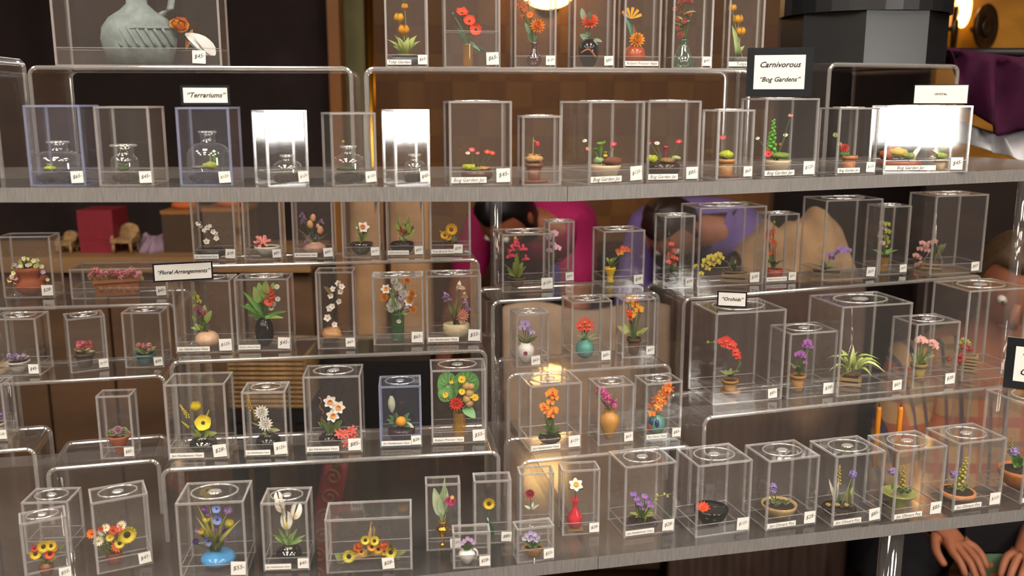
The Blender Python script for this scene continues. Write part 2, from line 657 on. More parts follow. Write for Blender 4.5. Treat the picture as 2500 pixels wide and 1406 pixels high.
def case(key, tier, xL, xR, yb, yt, yaw, dr=0.8, what='', tagx=0.86, name_label=None, tag_s=None, ring=True, line=None, mats=None, tray=0.017, price=True, tagw=0.22, tier_group=None, zlift=0.0):
    z = TIERS[tier] + zlift
    a = R(yaw)
    cx = (xL + xR) / 2
    if line is not None:
        # front centre: where the pixel column meets a known line on the shelf
        P0, d0 = line
        d = ray(cx, yb)
        A = Matrix(((d.x, -d0.x), (d.y, -d0.y)))
        t, s = A.inverted() @ Vector((P0.x, P0.y))
        Pf = Vector((d.x * t, d.y * t))
    else:
        h0 = hit(cx, yb, z)
        Pf = Vector((h0.x, h0.y))
    e = Vector((math.cos(a), math.sin(a)))

    def meet(px):
        d = ray(px, yb)
        A = Matrix(((d.x, -e.x), (d.y, -e.y)))
        t, s = A.inverted() @ Pf
        return Vector((d.x * t, d.y * t))
    FL, FR = meet(xL), meet(xR)
    w = (FR - FL).length
    mid = (FL + FR) / 2
    d = w * dr
    back = Vector((-e.y, e.x))
    c = mid + back * (d / 2)
    h = z_at(yt, mid.y) - z
    t = empty('display_case', (c.x, c.y, z), a)
    tag(t, 'clear acrylic display case ' + what, 'display case', 'clear acrylic display cases')
    pm, em = mats or (PANE, EDGE)
    hw, hd = w / 2, d / 2
    mb = MB()
    q = [(-hw, -hd, 0), (hw, -hd, 0), (hw, hd, 0), (-hw, hd, 0), (-hw, -hd, h), (hw, -hd, h), (hw, hd, h), (-hw, hd, h)]
    mb.add(q, [(0, 1, 5, 4), (1, 2, 6, 5), (2, 3, 7, 6), (3, 0, 4, 7), (4, 5, 6, 7)], 0)
    b = 0.0028
    for sx in (-1, 1):
        for sy in (-1, 1):
            x0, y0 = sx * hw, sy * hd
            mb.box((min(x0, x0 - sx * b), min(y0, y0 - sy * b), 0.0005), (max(x0, x0 - sx * b), max(y0, y0 - sy * b), h - 0.0004), 1)
    tb = 0.0022
    for sy in (-1, 1):
        mb.box((-hw, min(sy * hd, sy * (hd - tb)), h - tb), (hw, max(sy * hd, sy * (hd - tb)), h + 0.0002), 1)
    for sx in (-1, 1):
        mb.box((min(sx * hw, sx * (hw - tb)), -hd + tb, h - tb), (max(sx * hw, sx * (hw - tb)), hd - tb, h + 0.0002), 1)
    cov = mb.build('cover', [pm, em], t)
    if ring:
        hring(w, d, h).build('moulded_ring', em, cov)
    # tray
    mb = MB()
    g = 0.0012
    iw, idp = hw - g, hd - g
    q = [(-iw, -idp, 0.0006), (iw, -idp, 0.0006), (iw, idp, 0.0006), (-iw, idp, 0.0006), (-iw, -idp, tray), (iw, -idp, tray), (iw, idp, tray), (-iw, idp, tray)]
    mb.add(q, [(0, 3, 2, 1), (0, 1, 5, 4), (1, 2, 6, 5), (2, 3, 7, 6), (3, 0, 4, 7)], 0)
    for zz, k in ((tray, 0.0009), (0.0014, 0.0013)):
        for sy in (-1, 1):
            mb.box((-iw, min(sy * idp, sy * (idp - k)), zz - k), (iw, max(sy * idp, sy * (idp - k)), zz), 1)
        for sx in (-1, 1):
            mb.box((min(sx * iw, sx * (iw - k)), -idp + k, zz - k), (max(sx * iw, sx * (iw - k)), idp - k, zz), 1)
    mb.build('base_tray', [pm, em], t)
    if price:
        tw = min(max(0.013, w * tagw), 0.0175)
        th = tw * 0.98
        tg = plate(tw, th).build('price_tag', PAPER, t, (w * (tagx - 0.5) if tagx else 0, -hd - 0.0006, 0.0035), (0, R(random.uniform(-4, 3)), 0))
        tg.location.x = min(tg.location.x, hw - tw * 0.5 - 0.0005)
        lettering(tg, tag_s or random.choice(PRICES), tw * 0.8, tw * 0.5, -0.0006, 0.4, 0, th * 0.55, R(-12))
    if name_label:
        lw = w * (0.56 if isinstance(name_label, str) else name_label[1])
        s = name_label if isinstance(name_label, str) else name_label[0]
        nl = plate(lw, 0.0068).build('name_label', PAPER, t, (-hw + lw / 2 + 0.002, -hd - 0.0005, 0.0030))
        lettering(nl, s, lw * 0.9, 0.0064, -0.0006, 0.25, 0, 0.0034)
    CASES[key] = dict(o=t, c=c, z=z, h=h, w=w, d=d, a=a, zf=z + 0.0008)
    return CASES[key]


NL = 'Jan Heidemann Vase'
RP = 'Robert Proctor Vase'
CP_ = 'Jan Olmert Pot'
tl = (TPA + Vector((0, 0.022)), (TPB - TPA).normalized())
tr_dir = (TPC - TPB).normalized()
tr = (TPB + Vector((-tr_dir.y, tr_dir.x)) * 0.012, tr_dir)
BL = (PANE_BLUE, EDGE_BLUE)
case('T1', 'T', 74, 210, 452, 257, 3, .95, 'around the wide squat jar terrarium', line=tl, mats=BL, ring=False)
case('T2', 'T', 243, 376, 453, 260, 3, .95, 'around the slim necked jar terrarium', line=tl, ring=False)
case('T3', 'T', 440, 569, 453, 262, 3, .95, 'around the tall shouldered jar terrarium', line=tl, mats=BL, ring=False)
case('T4', 'T', 655, 756, 455, 270, 35, .85, 'glaring white around a terrarium flask beside the sign-topped one', line=tl, ring=False)
case('T5', 'T', 812, 922, 455, 275, 25, .8, 'around the domed jar terrarium', line=tl, ring=False)
case('T6', 'T', 966, 1051, 455, 268, 30, .85, 'glaring white beside the first bog garden', line=tl, ring=False)
case('B1', 'T', 1098, 1250, 454, 247, 10, .85, 'around the red topped pitcher plant bog', line=tl, name_label='Bog Garden Jar', ring=True)
case('B2', 'T', 1275, 1370, 450, 283, 9, .8, 'around the clay pot with one drooping red pitcher', line=tl, price=False)
case('B3', 'T', 1438, 1570, 452, 247, 29, .85, 'around the bog bowl with a green cactus-like pitcher', line=tr, name_label='Bog Garden Jar')
case('B4', 'T', 1578, 1706, 448, 246, 9, .8, 'around the low brown bog trough', line=tr, name_label='Bog Garden Jar')
case('B5', 'T', 1748, 1836, 440, 268, 21, .7, 'around the clay pot topped with lime moss', line=tr)
case('B6', 'T', 1862, 1990, 435, 240, 20, .7, 'around the tall green pitcher plant pot', line=tr, name_label='Bog Garden Jar')
case('B7', 'T', 2040, 2136, 428, 263, 17, .75, 'around the terracotta bog pot with red blooms', line=tr, name_label='Bog Garden Jar')
case('B8', 'T', 2156, 2362, 418, 258, 4.4, .4, 'wide and glaring under the small white sign', line=tr, name_label=('Bog Garden Jar', .6))
# on the upper risers
j_line = (Vector((-0.645, 1.293)), Vector((0.427, 0.04)).normalized())
s_line = (Vector((-0.205, 1.341)), Vector((0.557, 0.085)).normalized())
case('J1', 'TR', 134, 542, 150, -70, 8, .34, 'tall and wide around the grey stoneware jug', line=j_line, ring=False, tagw=.1, tray=.024)
case('S1', 'TR', 942, 1047, 172, -45, 8, .65, 'around the potted yellow tulips', line=s_line, name_label='Tulip Garden')
case('S2', 'TR', 1085, 1222, 172, -45, 8, .5, 'around the red poppies, its tray much deeper', line=s_line, tray=.05)
case('S3', 'TR', 1256, 1358, 170, -45, 9, .65, 'around the plum bottle of orange zinnias', line=s_line)
case('S4', 'TR', 1400, 1500, 167, -45, 9, .65, 'around the black striped vase', line=s_line)
case('S5', 'TR', 1522, 1612, 165, -45, 9, .65, 'around the orange jar with bird of paradise', line=s_line, price=False, name_label=(RP, .9))
case('S6', 'TR', 1640, 1738, 163, -45, 9, .65, 'around the flask of coral blossom', line=s_line)
case('S7', 'TR', 1775, 1862, 160, -45, 2, .65, 'around the yellow tulips behind the bog garden sign', line=s_line, price=False, name_label=('Tulips', .7))
# left hand tiers
case('W1', 'LL1', 10, 135, 727, 577, 5, .55, 'around the terracotta strawberry jar', ring=False)
case('W2', 'LL1', 174, 412, 728, 655, 6, .4, 'long and low around the pink window box', ring=False, tagw=.1, tagx=.93)
case('V1', 'LL2', -12, 100, 918, 778, 4, .75, 'around the white pot with violet blooms')
case('V2', 'LL2', 172, 268, 906, 775, 30, .85, 'around the brown pot of red begonia')
case('V3', 'LL2', 306, 402, 898, 763, 4, .75, 'around the teal pot of pink flowers')
case('U1', 'LL3', 246, 330, 1120, 967, 6, .7, 'narrow and tall around the terracotta pot of succulents', ring=False)
case('U0', 'LX', -70, 20, 1078, 940, 6, .8, 'half out of sight beside the sunflower cases')
case('A1', 'L1', 472, 578, 636, 478, 4, .65, 'around the dark tray of white blossom', name_label=NL)
case('A2', 'L1', 596, 690, 634, 478, 4, .7, 'around the pink succulent in a white bowl')
case('A3', 'L1', 716, 816, 632, 478, 4, .65, 'around the peach and mauve bouquet', name_label=NL)
case('A4', 'L1', 836, 930, 629, 478, 4, .65, 'around the single white and orange daffodil')
case('A5', 'L1', 944, 1036, 626, 478, 4, .65, 'around the orange blooms in a black bowl', name_label=RP)
case('A6', 'L1', 1050, 1150, 623, 478, 4, .65, 'around the little yellow sunflowers', name_label='Tom Brandt Pots', tagx=.68)
case('D1', 'L2', 430, 572, 862, 685, 4, .6, 'around the gladiolus in a peach egg vase', name_label=NL)
case('D2', 'L2', 580, 712, 857, 681, 4, .6, 'around the leafy green bouquet', name_label=('Robert Moore Vase', .4))
case('D3', 'L2', 776, 869, 852, 664, 4, .75, 'around the tall arch of white blossom', ring=False)
case('D4', 'L2', 912, 1036, 842, 676, 5, .6, 'around the daisies and marigolds in green glass')
case('D5', 'L2', 1042, 1176, 838, 673, 5, .6, 'around the irises in a cream stone vase', name_label=NL)
case('E1', 'L3', 412, 560, 1122, 938, 5, .7, 'with a glossy lid around the yellow poppies', name_label=NL, ring=False)
case('E2', 'L3', 597, 704, 1115, 957, 5, .8, 'around the white peonies in a black bowl', name_label=NL, tagw=.3)
case('E3', 'L3', 746, 886, 1106, 919, 5, .75, 'around the narcissus and red leaf', name_label=NL)
case('E4', 'L3', 928, 1031, 1092, 943, 6, .9, 'around the orange fruit and pale spathe', name_label=(NL, .7), mats=BL)
case('E5', 'L3', 1054, 1188, 1083, 903, 6, .75, 'around the water lily pads and red zinnia', name_label=RP)
# lower shelf, left
case('G0', 'B', 64, 178, 1352, 1226, 4, .8, 'empty looking, behind the two sunflower cases', price=False)
case('G1', 'B', 62, 178, 1424, 1270, 28, .7, 'around the small sunflowers in a brown vase')
case('G2', 'B', 236, 376, 1390, 1217, 27, .75, 'around the red, white and yellow daisies')
case('G3', 'B', 440, 606, 1412, 1227, 6, .8, 'around the blue egg vase bouquet')
case('G4', 'B', 644, 757, 1394, 1228, 4, .85, 'around the white calla lilies', name_label=NL)
case('G5', 'B', 797, 1008, 1396, 1266, 6, .5, 'wide, around the sunflower basket', ring=False, tagw=.14, tagx=.72)
case('G6', 'B', 1041, 1126, 1344, 1182, 6, .6, 'narrow, around the gold urn with one pink bloom', ring=False)
case('G7', 'B', 1158, 1249, 1328, 1174, 6, .6, 'narrow, around the single sunflower', ring=False)
case('G8', 'B', 1268, 1352, 1306, 1156, 7, .6, 'narrow, around the red carnation in a clear vase', ring=False, price=False)
case('G9', 'B', 1372, 1463, 1306, 1148, 8, .6, 'narrow, around the red bottle with a white lotus', ring=False)
case('G10', 'B', 1106, 1198, 1388, 1300, 6, .5, 'tiny, around the white jug of violets', ring=False)
case('G11', 'B', 1262, 1353, 1372, 1288, 14, .5, 'tiny, around the basket of lilac violets', ring=False)
# middle right tiers
case('H1', 'R1', 1226, 1353, 712, 571, 12, .8, 'around the crimson lady slipper orchid')
case('H2', 'R1', 1338, 1401, 690, 541, 12, .8, 'tall, around the pale pink orchid in a violet pot')
case('H3', 'R1', 1472, 1572, 700, 563, 14, .8, 'around the yellow cup with a red spray')
case('I1', 'R2', 1260, 1340, 896, 766, 13, .8, 'around the lilac orchid in a painted white vase', tagx=.6)
case('I2', 'R2', 1394, 1492, 886, 736, 14, .8, 'around the turquoise ball vase')
case('I3', 'R2', 1518, 1598, 872, 730, 14, .55, 'around the tall red and yellow orchid')
case('K1', 'R3', 1293, 1419, 1100, 938, 15, .8, 'around the orange orchid in a black bowl', name_label=NL)
case('K2', 'R3', 1459, 1546, 1085, 941, 15, .8, 'around the magenta hyacinth in an ochre vase')
case('K3', 'R3', 1574, 1662, 1074, 934, 15, .8, 'around the orange spray in a turquoise vase', name_label='Pat Olson Vase')
case('M0', 'F0', 1618, 1692, 704, 527, 14, .8, 'tall, around the coral orchid in a glass ball')
case('M1', 'F0', 1702, 1863, 697, 505, 15, .6, 'large, around the yellow orchid and its wooden crate', price=True, tagw=.14)
case('M2', 'F0', 1868, 1943, 690, 522, 15, .7, 'slim, around the orange orchid in a red bowl', name_label=(RP, .65))
case('M3', 'F0', 2006, 2142, 682, 487, 15, .65, 'large, around the violet orchid in a slatted crate', tagw=.15)
case('M4', 'F0', 2144, 2213, 670, 503, 15, .8, 'slim, around the green orchid in an amber tube')
case('M5', 'F0', 2270, 2396, 668, 476, 15, .65, 'large, around the hanging basket of pink orchids', tagw=.15)
case('N1', 'F1', 1740, 1908, 982, 760, 15, .74, 'large, around the scarlet orchid, topped by a sign', tagw=.13)
case('N2', 'F1', 1921, 2036, 970, 811, 15, .74, 'around the purple orchid in a clay pot')
case('N3', 'F1', 2043, 2211, 962, 744, 15, .74, 'large, around the hanging spider plant', tagw=.13)
case('N4', 'F1', 2226, 2331, 945, 788, 15, .74, 'around the pale pink orchid in a clay pot')
case('N5', 'F1', 2347, 2489, 925, 706, 15, .74, 'large, around the crate of red and yellow flowers', tagw=.13)
case('Q1', 'B', 1523, 1646, 1306, 1134, 16, .82, 'around the violet orchid in a purple dish', name_label=NL)
case('Q2', 'B', 1698, 1829, 1305, 1130, 16, .82, 'around the black bowl with a red flower')
case('Q3', 'B', 1869, 1991, 1288, 1119, 16, .82, 'around the straw coloured bowl garden', name_label='Jan Olmert Pot')
case('Q4', 'B', 2031, 2149, 1280, 1108, 16, .82, 'around the dark glass bowl of snowdrops', name_label='Jan Olmert Pot')
case('Q5', 'B', 2179, 2297, 1265, 1095, 16, .82, 'around the flat green dish garden', name_label='Jan Olmert Pot')
case('Q6', 'B', 2326, 2441, 1242, 1076, 16, .82, 'around the terracotta saucer garden', name_label='Jan Olmert Pot')
case('Q7', 'B', 2492, 2630, 1222, 985, 16, .82, 'big, under the black framed sign', name_label='Jan Olmert Pot')

# ---------------------------------------------------------------- flowers, leaves, pots
FM = {}


def petal(mb, ang, L, w, cup, droop=0.0, point=0.5, fold=0.15, r0=0.05, z0=0.0, mi=0, nt=4):
    """one petal: starts at radius r0, runs out along ang, lifts with cup"""
    ca, sa = math.cos(ang), math.sin(ang)

    def fn(u, v):
        s = u * 2 - 1
        t = v
        prof = math.sin(math.pi * min(1.0, t * (1 - 0.5 * point) + 0.10 + 0.0)) ** (0.75 + point)
        if point < 0.3:
            prof = max(prof, 0.0)
        rr = r0 + L * t * math.cos(cup * t)
        zz = z0 + L * t * math.sin(cup * t) - droop * t * t * L + fold * s * s * w
        xx = s * w * prof
        return Vector((rr * ca - xx * sa, rr * sa + xx * ca, zz))
    mb.grid(fn, 2, nt, mi)


def flower_mesh(kind, col, c2=None):
    k = (kind, str(col), str(c2))
    if k in FM:
        return FM[k]
    rnd = random.Random('f' + kind)
    mb = MB()
    cb = None
    c2 = c2 or '#D8A21C'
    TAU = 2 * math.pi

    def dome(r, h=0.5, z=0.02):
        b = MB()
        b.ball((0, 0, z), r, 10, 5, 0, (1, 1, h))
        return b
    if kind == 'daisy':
        for j in range(13):
            petal(mb, TAU * j / 13, 0.92, 0.17, 0.25 + rnd.uniform(-.1, .1), 0.1, 0.2)
        cb = dome(0.24)
    elif kind == 'sunflower':
        for j in range(14):
            petal(mb, TAU * j / 14, 0.72, 0.17, 0.25, 0.0, 0.9, r0=0.28)
        for j in range(14):
            petal(mb, TAU * (j + .5) / 14, 0.62, 0.16, 0.5, 0.0, 0.9, r0=0.28)
        cb = dome(0.40, 0.35)
    elif kind == 'poppy':
        for j in range(5):
            petal(mb, TAU * j / 5, 0.95, 0.62, 0.55, 0.05, 0.0, 0.1, z0=0.01 * j)
        cb = dome(0.2, 0.7, 0.1)
    elif kind == 'blossom':
        for j in range(5):
            petal(mb, TAU * j / 5, 0.95, 0.46, 0.35, 0.0, 0.05, 0.12)
        cb = dome(0.2, 0.6, 0.06)
    elif kind == 'narcissus':
        for j in range(6):
            petal(mb, TAU * j / 6, 0.95, 0.36, 0.15, 0.0, 0.35, 0.12)
        cb = MB()
        cb.lathe([(0.0, 0.05), (0.2, 0.05), (0.28, 0.22), (0.36, 0.36), (0.33, 0.36), (0.2, 0.1)], 12)
    elif kind == 'orchid':
        for j, (a, L, w) in enumerate(((90, 0.9, 0.3), (210, 0.9, 0.3), (330, 0.9, 0.3), (20, 0.95, 0.55), (160, 0.95, 0.55))):
            petal(mb, R(a), L, w, 0.2, 0.12, 0.1, 0.1, z0=0.02 * j)
        cb = MB()
        petal(cb, R(270), 0.55, 0.26, 0.9, 0.2, 0.3, 0.25, z0=0.08)
        cb.ball((0, 0.05, 0.16), 0.13, 8, 4)
    elif kind == 'rose':
        for lay, (n, L, w, cp) in enumerate(((6, 0.95, 0.55, 0.75), (5, 0.85, 0.5, 1.25), (4, 0.7, 0.4, 1.6), (3, 0.55, 0.3, 1.9))):
            for j in range(n):
                petal(mb, TAU * (j + lay * .37) / n, L, w, cp, 0.0, 0.0, 0.2)
    elif kind == 'mum':
        for lay, (n, L, cp) in enumerate(((14, 0.98, 0.15), (12, 0.9, 0.6), (10, 0.78, 1.0), (7, 0.62, 1.4))):
            for j in range(n):
                petal(mb, TAU * (j + lay * .4) / n, L, 0.17, cp + rnd.uniform(-.1, .1), 0.0, 0.25)
    elif kind == 'tulip':
        for j in range(6):
            petal(mb, TAU * j / 6 + (.0 if j % 2 else .1), 1.25, 0.5, 1.25, 0.0, 0.4, 0.25, r0=0.1, z0=-0.45, nt=5)
        mb.ball((0, 0, -0.36), 0.34, 10, 6, 0, (1, 1, .7))
    elif kind == 'cup':
        for j in range(6):
            petal(mb, TAU * j / 6, 1.1, 0.5, 0.9, 0.0, 0.35, 0.2, r0=0.08, z0=-0.3, nt=5)
        cb = dome(0.22, 0.5, -0.15)
    elif kind == 'bud':
        mb.ball((0, 0, 0), 0.75, 10, 8, 0, (0.8, 0.8, 1.15))
        petal(mb, 0.4, 0.8, 0.3, 1.4, 0, 0.6, 0.2, r0=0.35, z0=-0.6)
        petal(mb, 2.9, 0.8, 0.3, 1.4, 0, 0.6, 0.2, r0=0.35, z0=-0.6)
    elif kind == 'star':
        for lay, (n, L, cp) in enumerate(((6, 1.0, 0.1), (5, 0.7, 0.5))):
            for j in range(n):
                petal(mb, TAU * (j + lay * .5) / n, L, 0.2, cp, 0.0, 1.1, 0.12)
        cb = dome(0.12)
    elif kind == 'cluster':          # ball of tiny blossoms
        for j in range(26):
            zz = 1 - 2 * (j + .5) / 26
            if zz < -0.5:
                continue
            w = j * 2.39996
            rr = math.sqrt(max(0, 1 - zz * zz))
            n_ = Vector((rr * math.cos(w), rr * math.sin(w), zz))
            q = n_.to_track_quat('Z', 'Y').to_matrix().to_4x4()
            sub = MB()
            for i in range(4):
                petal(sub, TAU * i / 4 + j, 0.36, 0.19, 0.3, 0, 0.05, 0.1, r0=0.02, nt=2)
            mb.add([q @ v + n_ * 0.72 for v in sub.v], sub.f, 0, True)
    elif kind == 'spike':            # upright raceme from z=-1 to z=1
        for j in range(26):
            t = j / 25
            w = j * 2.4
            r = 0.20 * (1 - t * .75)
            mb.ball((r * math.cos(w), r * math.sin(w), -1 + 2 * t), 0.13 * (1 - t * .45), 6, 4)
        mb.tube([(0, 0, -1), (0, 0, 1)], 0.03, 5)
    elif kind == 'calla':
        def fn(u, v):
            w = (u - .5) * TAU * 0.93
            rr = 0.06 + 0.46 * v ** 1.3
            zz = -1.0 + 1.5 * v - 0.5 * v * v * math.cos(w)
            tip = v ** 4 * 0.22 * math.cos(w)
            return Vector((rr * math.sin(w), rr * math.cos(w) + tip, zz))
        mb.grid(fn, 12, 7)
        cb = MB()
        cb.tube([(0, 0, -0.6), (0, 0.02, 0.1), (0, 0.05, 0.35)], [0.06, 0.07, 0.03], 7)
    elif kind == 'iris':
        for j in range(3):
            petal(mb, TAU * j / 3 + .5, 0.95, 0.36, 1.35, 0.0, 0.1, 0.2)
        for j in range(3):
            petal(mb, TAU * j / 3 + 1.55, 1.0, 0.38, 0.1, 0.75, 0.1, 0.1)
        cb = dome(0.14)
    elif kind == 'spathe':           # pale upright pointed hood
        def fn(u, v):
            w = (u - .5) * 3.6
            wid = 0.42 * math.sin(math.pi * min(1, v * .88 + .06)) ** 0.8
            return Vector((wid * math.sin(w), 0.32 * wid / .42 * math.cos(w), -1 + 2 * v))
        mb.grid(fn, 8, 8)
        cb = MB().tube([(0, 0.05, -0.85), (0, 0.05, 0.0)], [0.1, 0.05], 7)
    elif kind == 'ball':
        mb.ball((0, 0, 0), 1.0, 14, 9)
    elif kind == 'bird':             # fan of pointed orange sepals
        for j in range(5):
            petal(mb, R(20 + j * 30), 1.2, 0.17, 0.1, 0, 1.1, 0.1)
        cb = MB()
        petal(cb, R(150), 0.9, 0.1, 0.1, 0, 1.1, 0.1)
    elif kind == 'slipper':
        for a in (90, 205, 335):
            petal(mb, R(a), 1.0, 0.34, 0.2, 0.1, 0.4, 0.1)
        cb = MB().ball((0, -0.28, 0.15), 0.36, 9, 6, 0, (0.9, 1.2, 0.9))
    elif kind == 'pitcher':
        mb.lathe([(0.08, -1.0), (0.16, -0.6), (0.24, 0.0), (0.3, 0.5), (0.42, 0.62), (0.36, 0.62), (0.2, 0.3)], 10)
        petal(mb, R(90), 0.55, 0.32, 1.0, 0.3, 0.1, 0.1, r0=0.25, z0=0.55)
    pm = mb.mesh('flower_' + kind, [paint(col, 0.55, noise=0.10, scale=300, spec=0.3)])
    cm = cb.mesh('flower_center_' + kind, [paint(c2, 0.6, noise=0.2, scale=400, spec=0.3)]) if cb else None
    FM[k] = (pm, cm)
    return FM[k]


def leaf_mesh(kind, col):
    k = ('leaf', kind, str(col))
    if k in FM:
        return FM[k]
    mb = MB()
    # unit leaf: base at origin, tip at y = 1, half width 0.5 in x, face towards +z
    bend = {'lance': 0.12, 'ovate': 0.10, 'strap': 0.32, 'pad': 0.05, 'needle': 0.05, 'arch': 0.42}[kind]

    def fn(u, v):
        s = u * 2 - 1
        if kind == 'lance':
            w = math.sin(math.pi * min(1, v * .93 + .05)) ** 0.8
        elif kind == 'ovate':
            w = math.sin(math.pi * min(1, v ** .75 * .95 + .03)) ** 0.7
        elif kind in ('strap', 'arch'):
            w = min(1.0, (1 - v) * 2.6 + .02) * (0.75 + .25 * math.sin(math.pi * v))
        elif kind == 'pad':
            w = math.sqrt(max(0.0, 1 - (2 * v - 1) ** 2)) + 0.02
        else:
            w = (1 - v) * .9 + .1
        return Vector((s * w * .5, v, bend * math.sin(math.pi * v) - 0.10 * (1 - abs(s)) * w))
    mb.grid(fn, 2 if kind != 'pad' else 6, 6 if kind != 'pad' else 10)
    me = mb.mesh('leaf_' + kind, [paint(col, 0.45, noise=0.22, scale=150, spec=0.4)])
    FM[k] = me
    return me


def stem_mesh(col):
    k = ('stem', str(col))
    if k not in FM:
        FM[k] = MB().tube([(0, 0, 0), (0.06, 0, .3), (0.06, 0, .7), (0, 0, 1)], 1.0, 5).mesh('stem', [paint(col, 0.6, noise=0.15)])
        # unit tube: x and y are scaled to the stem radius
        me = FM[k]
    return FM[k]


POTS = {
    'pot': [(0, 0), (.60, 0), (.64, .02), (.84, .80), (.84, .80), (1, .80), (1, 1), (.86, 1), (.80, .86), (.78, .80), (0, .80)],
    'flare': [(0, 0), (.36, 0), (.38, .1), (.42, .35), (.78, .66), (1, .92), (1, 1), (.9, 1), (.7, .85), (0, .82)],
    'bowl': [(0, 0), (.42, 0), (.5, .03), (.82, .4), (.98, .8), (1, 1), (.94, 1), (.86, .82), (0, .78)],
    'lowbowl': [(0, 0), (.6, 0), (.86, .25), (1, .6), (.96, .95), (.88, 1), (.84, .9), (0, .84)],
    'ball': [(0, 0), (.4, 0), (.72, .10), (.94, .30), (1, .48), (.92, .70), (.66, .88), (.44, .94), (.46, 1), (.38, 1), (.34, .9), (0, .86)],
    'egg': [(0, 0), (.35, .01), (.7, .12), (.93, .3), (1, .5), (.93, .72), (.7, .9), (.4, .985), (.3, 1), (.2, .96), (0, .95)],
    'tall': [(0, 0), (.5, 0), (.62, .08), (.9, .35), (1, .6), (.92, .8), (.6, .93), (.55, 1), (.46, 1), (.44, .92), (0, .9)],
    'cylinder': [(0, 0), (.88, 0), (.92, .03), (.95, .5), (1, .98), (1, 1), (.9, 1), (.86, .9), (0, .9)],
    'bottle': [(0, 0), (.55, 0), (.8, .06), (1, .25), (.92, .42), (.42, .6), (.3, .75), (.3, .9), (.62, 1), (.55, 1), (.24, .9), (0, .88)],
    'flask': [(0, 0), (.86, 0), (.98, .05), (1, .12), (.8, .4), (.45, .72), (.3, .86), (.42, .97), (.44, 1), (.36, 1), (.24, .88), (0, .85)],
    'urn': [(0, 0), (.55, 0), (.5, .04), (.2, .1), (.22, .18), (.6, .5), (.82, .62), (1, .68), (.8, .74), (.46, .82), (.6, .95), (.7, 1), (.6, 1), (.38, .85), (0, .84)],
    'amphora': [(0, 0), (.34, 0), (.4, .05), (.82, .36), (1, .62), (.9, .8), (.5, .92), (.44, .96), (.58, 1), (.5, 1), (.38, .94), (0, .92)],
    'plate': [(0, 0), (.4, 0), (.45, .1), (.5, .45), (.95, .9), (1, 1), (.93, 1), (.5, .6), (0, .58)],
    'cup': [(0, 0), (.7, 0), (.75, .05), (.5, .25), (.55, .45), (.95, .85), (1, 1), (.88, 1), (.5, .55), (0, .5)],
    'wallpot': [(0, 0), (.42, 0), (.55, .04), (.86, .2), (.92, .36), (.70, .52), (.58, .62), (.72, .74), (.86, .86), (.9, 1), (.76, 1), (.6, .84), (0, .8)],
}
MOUTH = {'pot': .7, 'bowl': .6, 'lowbowl': .6, 'ball': .3, 'egg': .25, 'tall': .35, 'cylinder': .6, 'bottle': .25, 'flask': .25, 'urn': .35, 'amphora': .3, 'plate': .4, 'cup': .4, 'flare': .6, 'wallpot': .5}


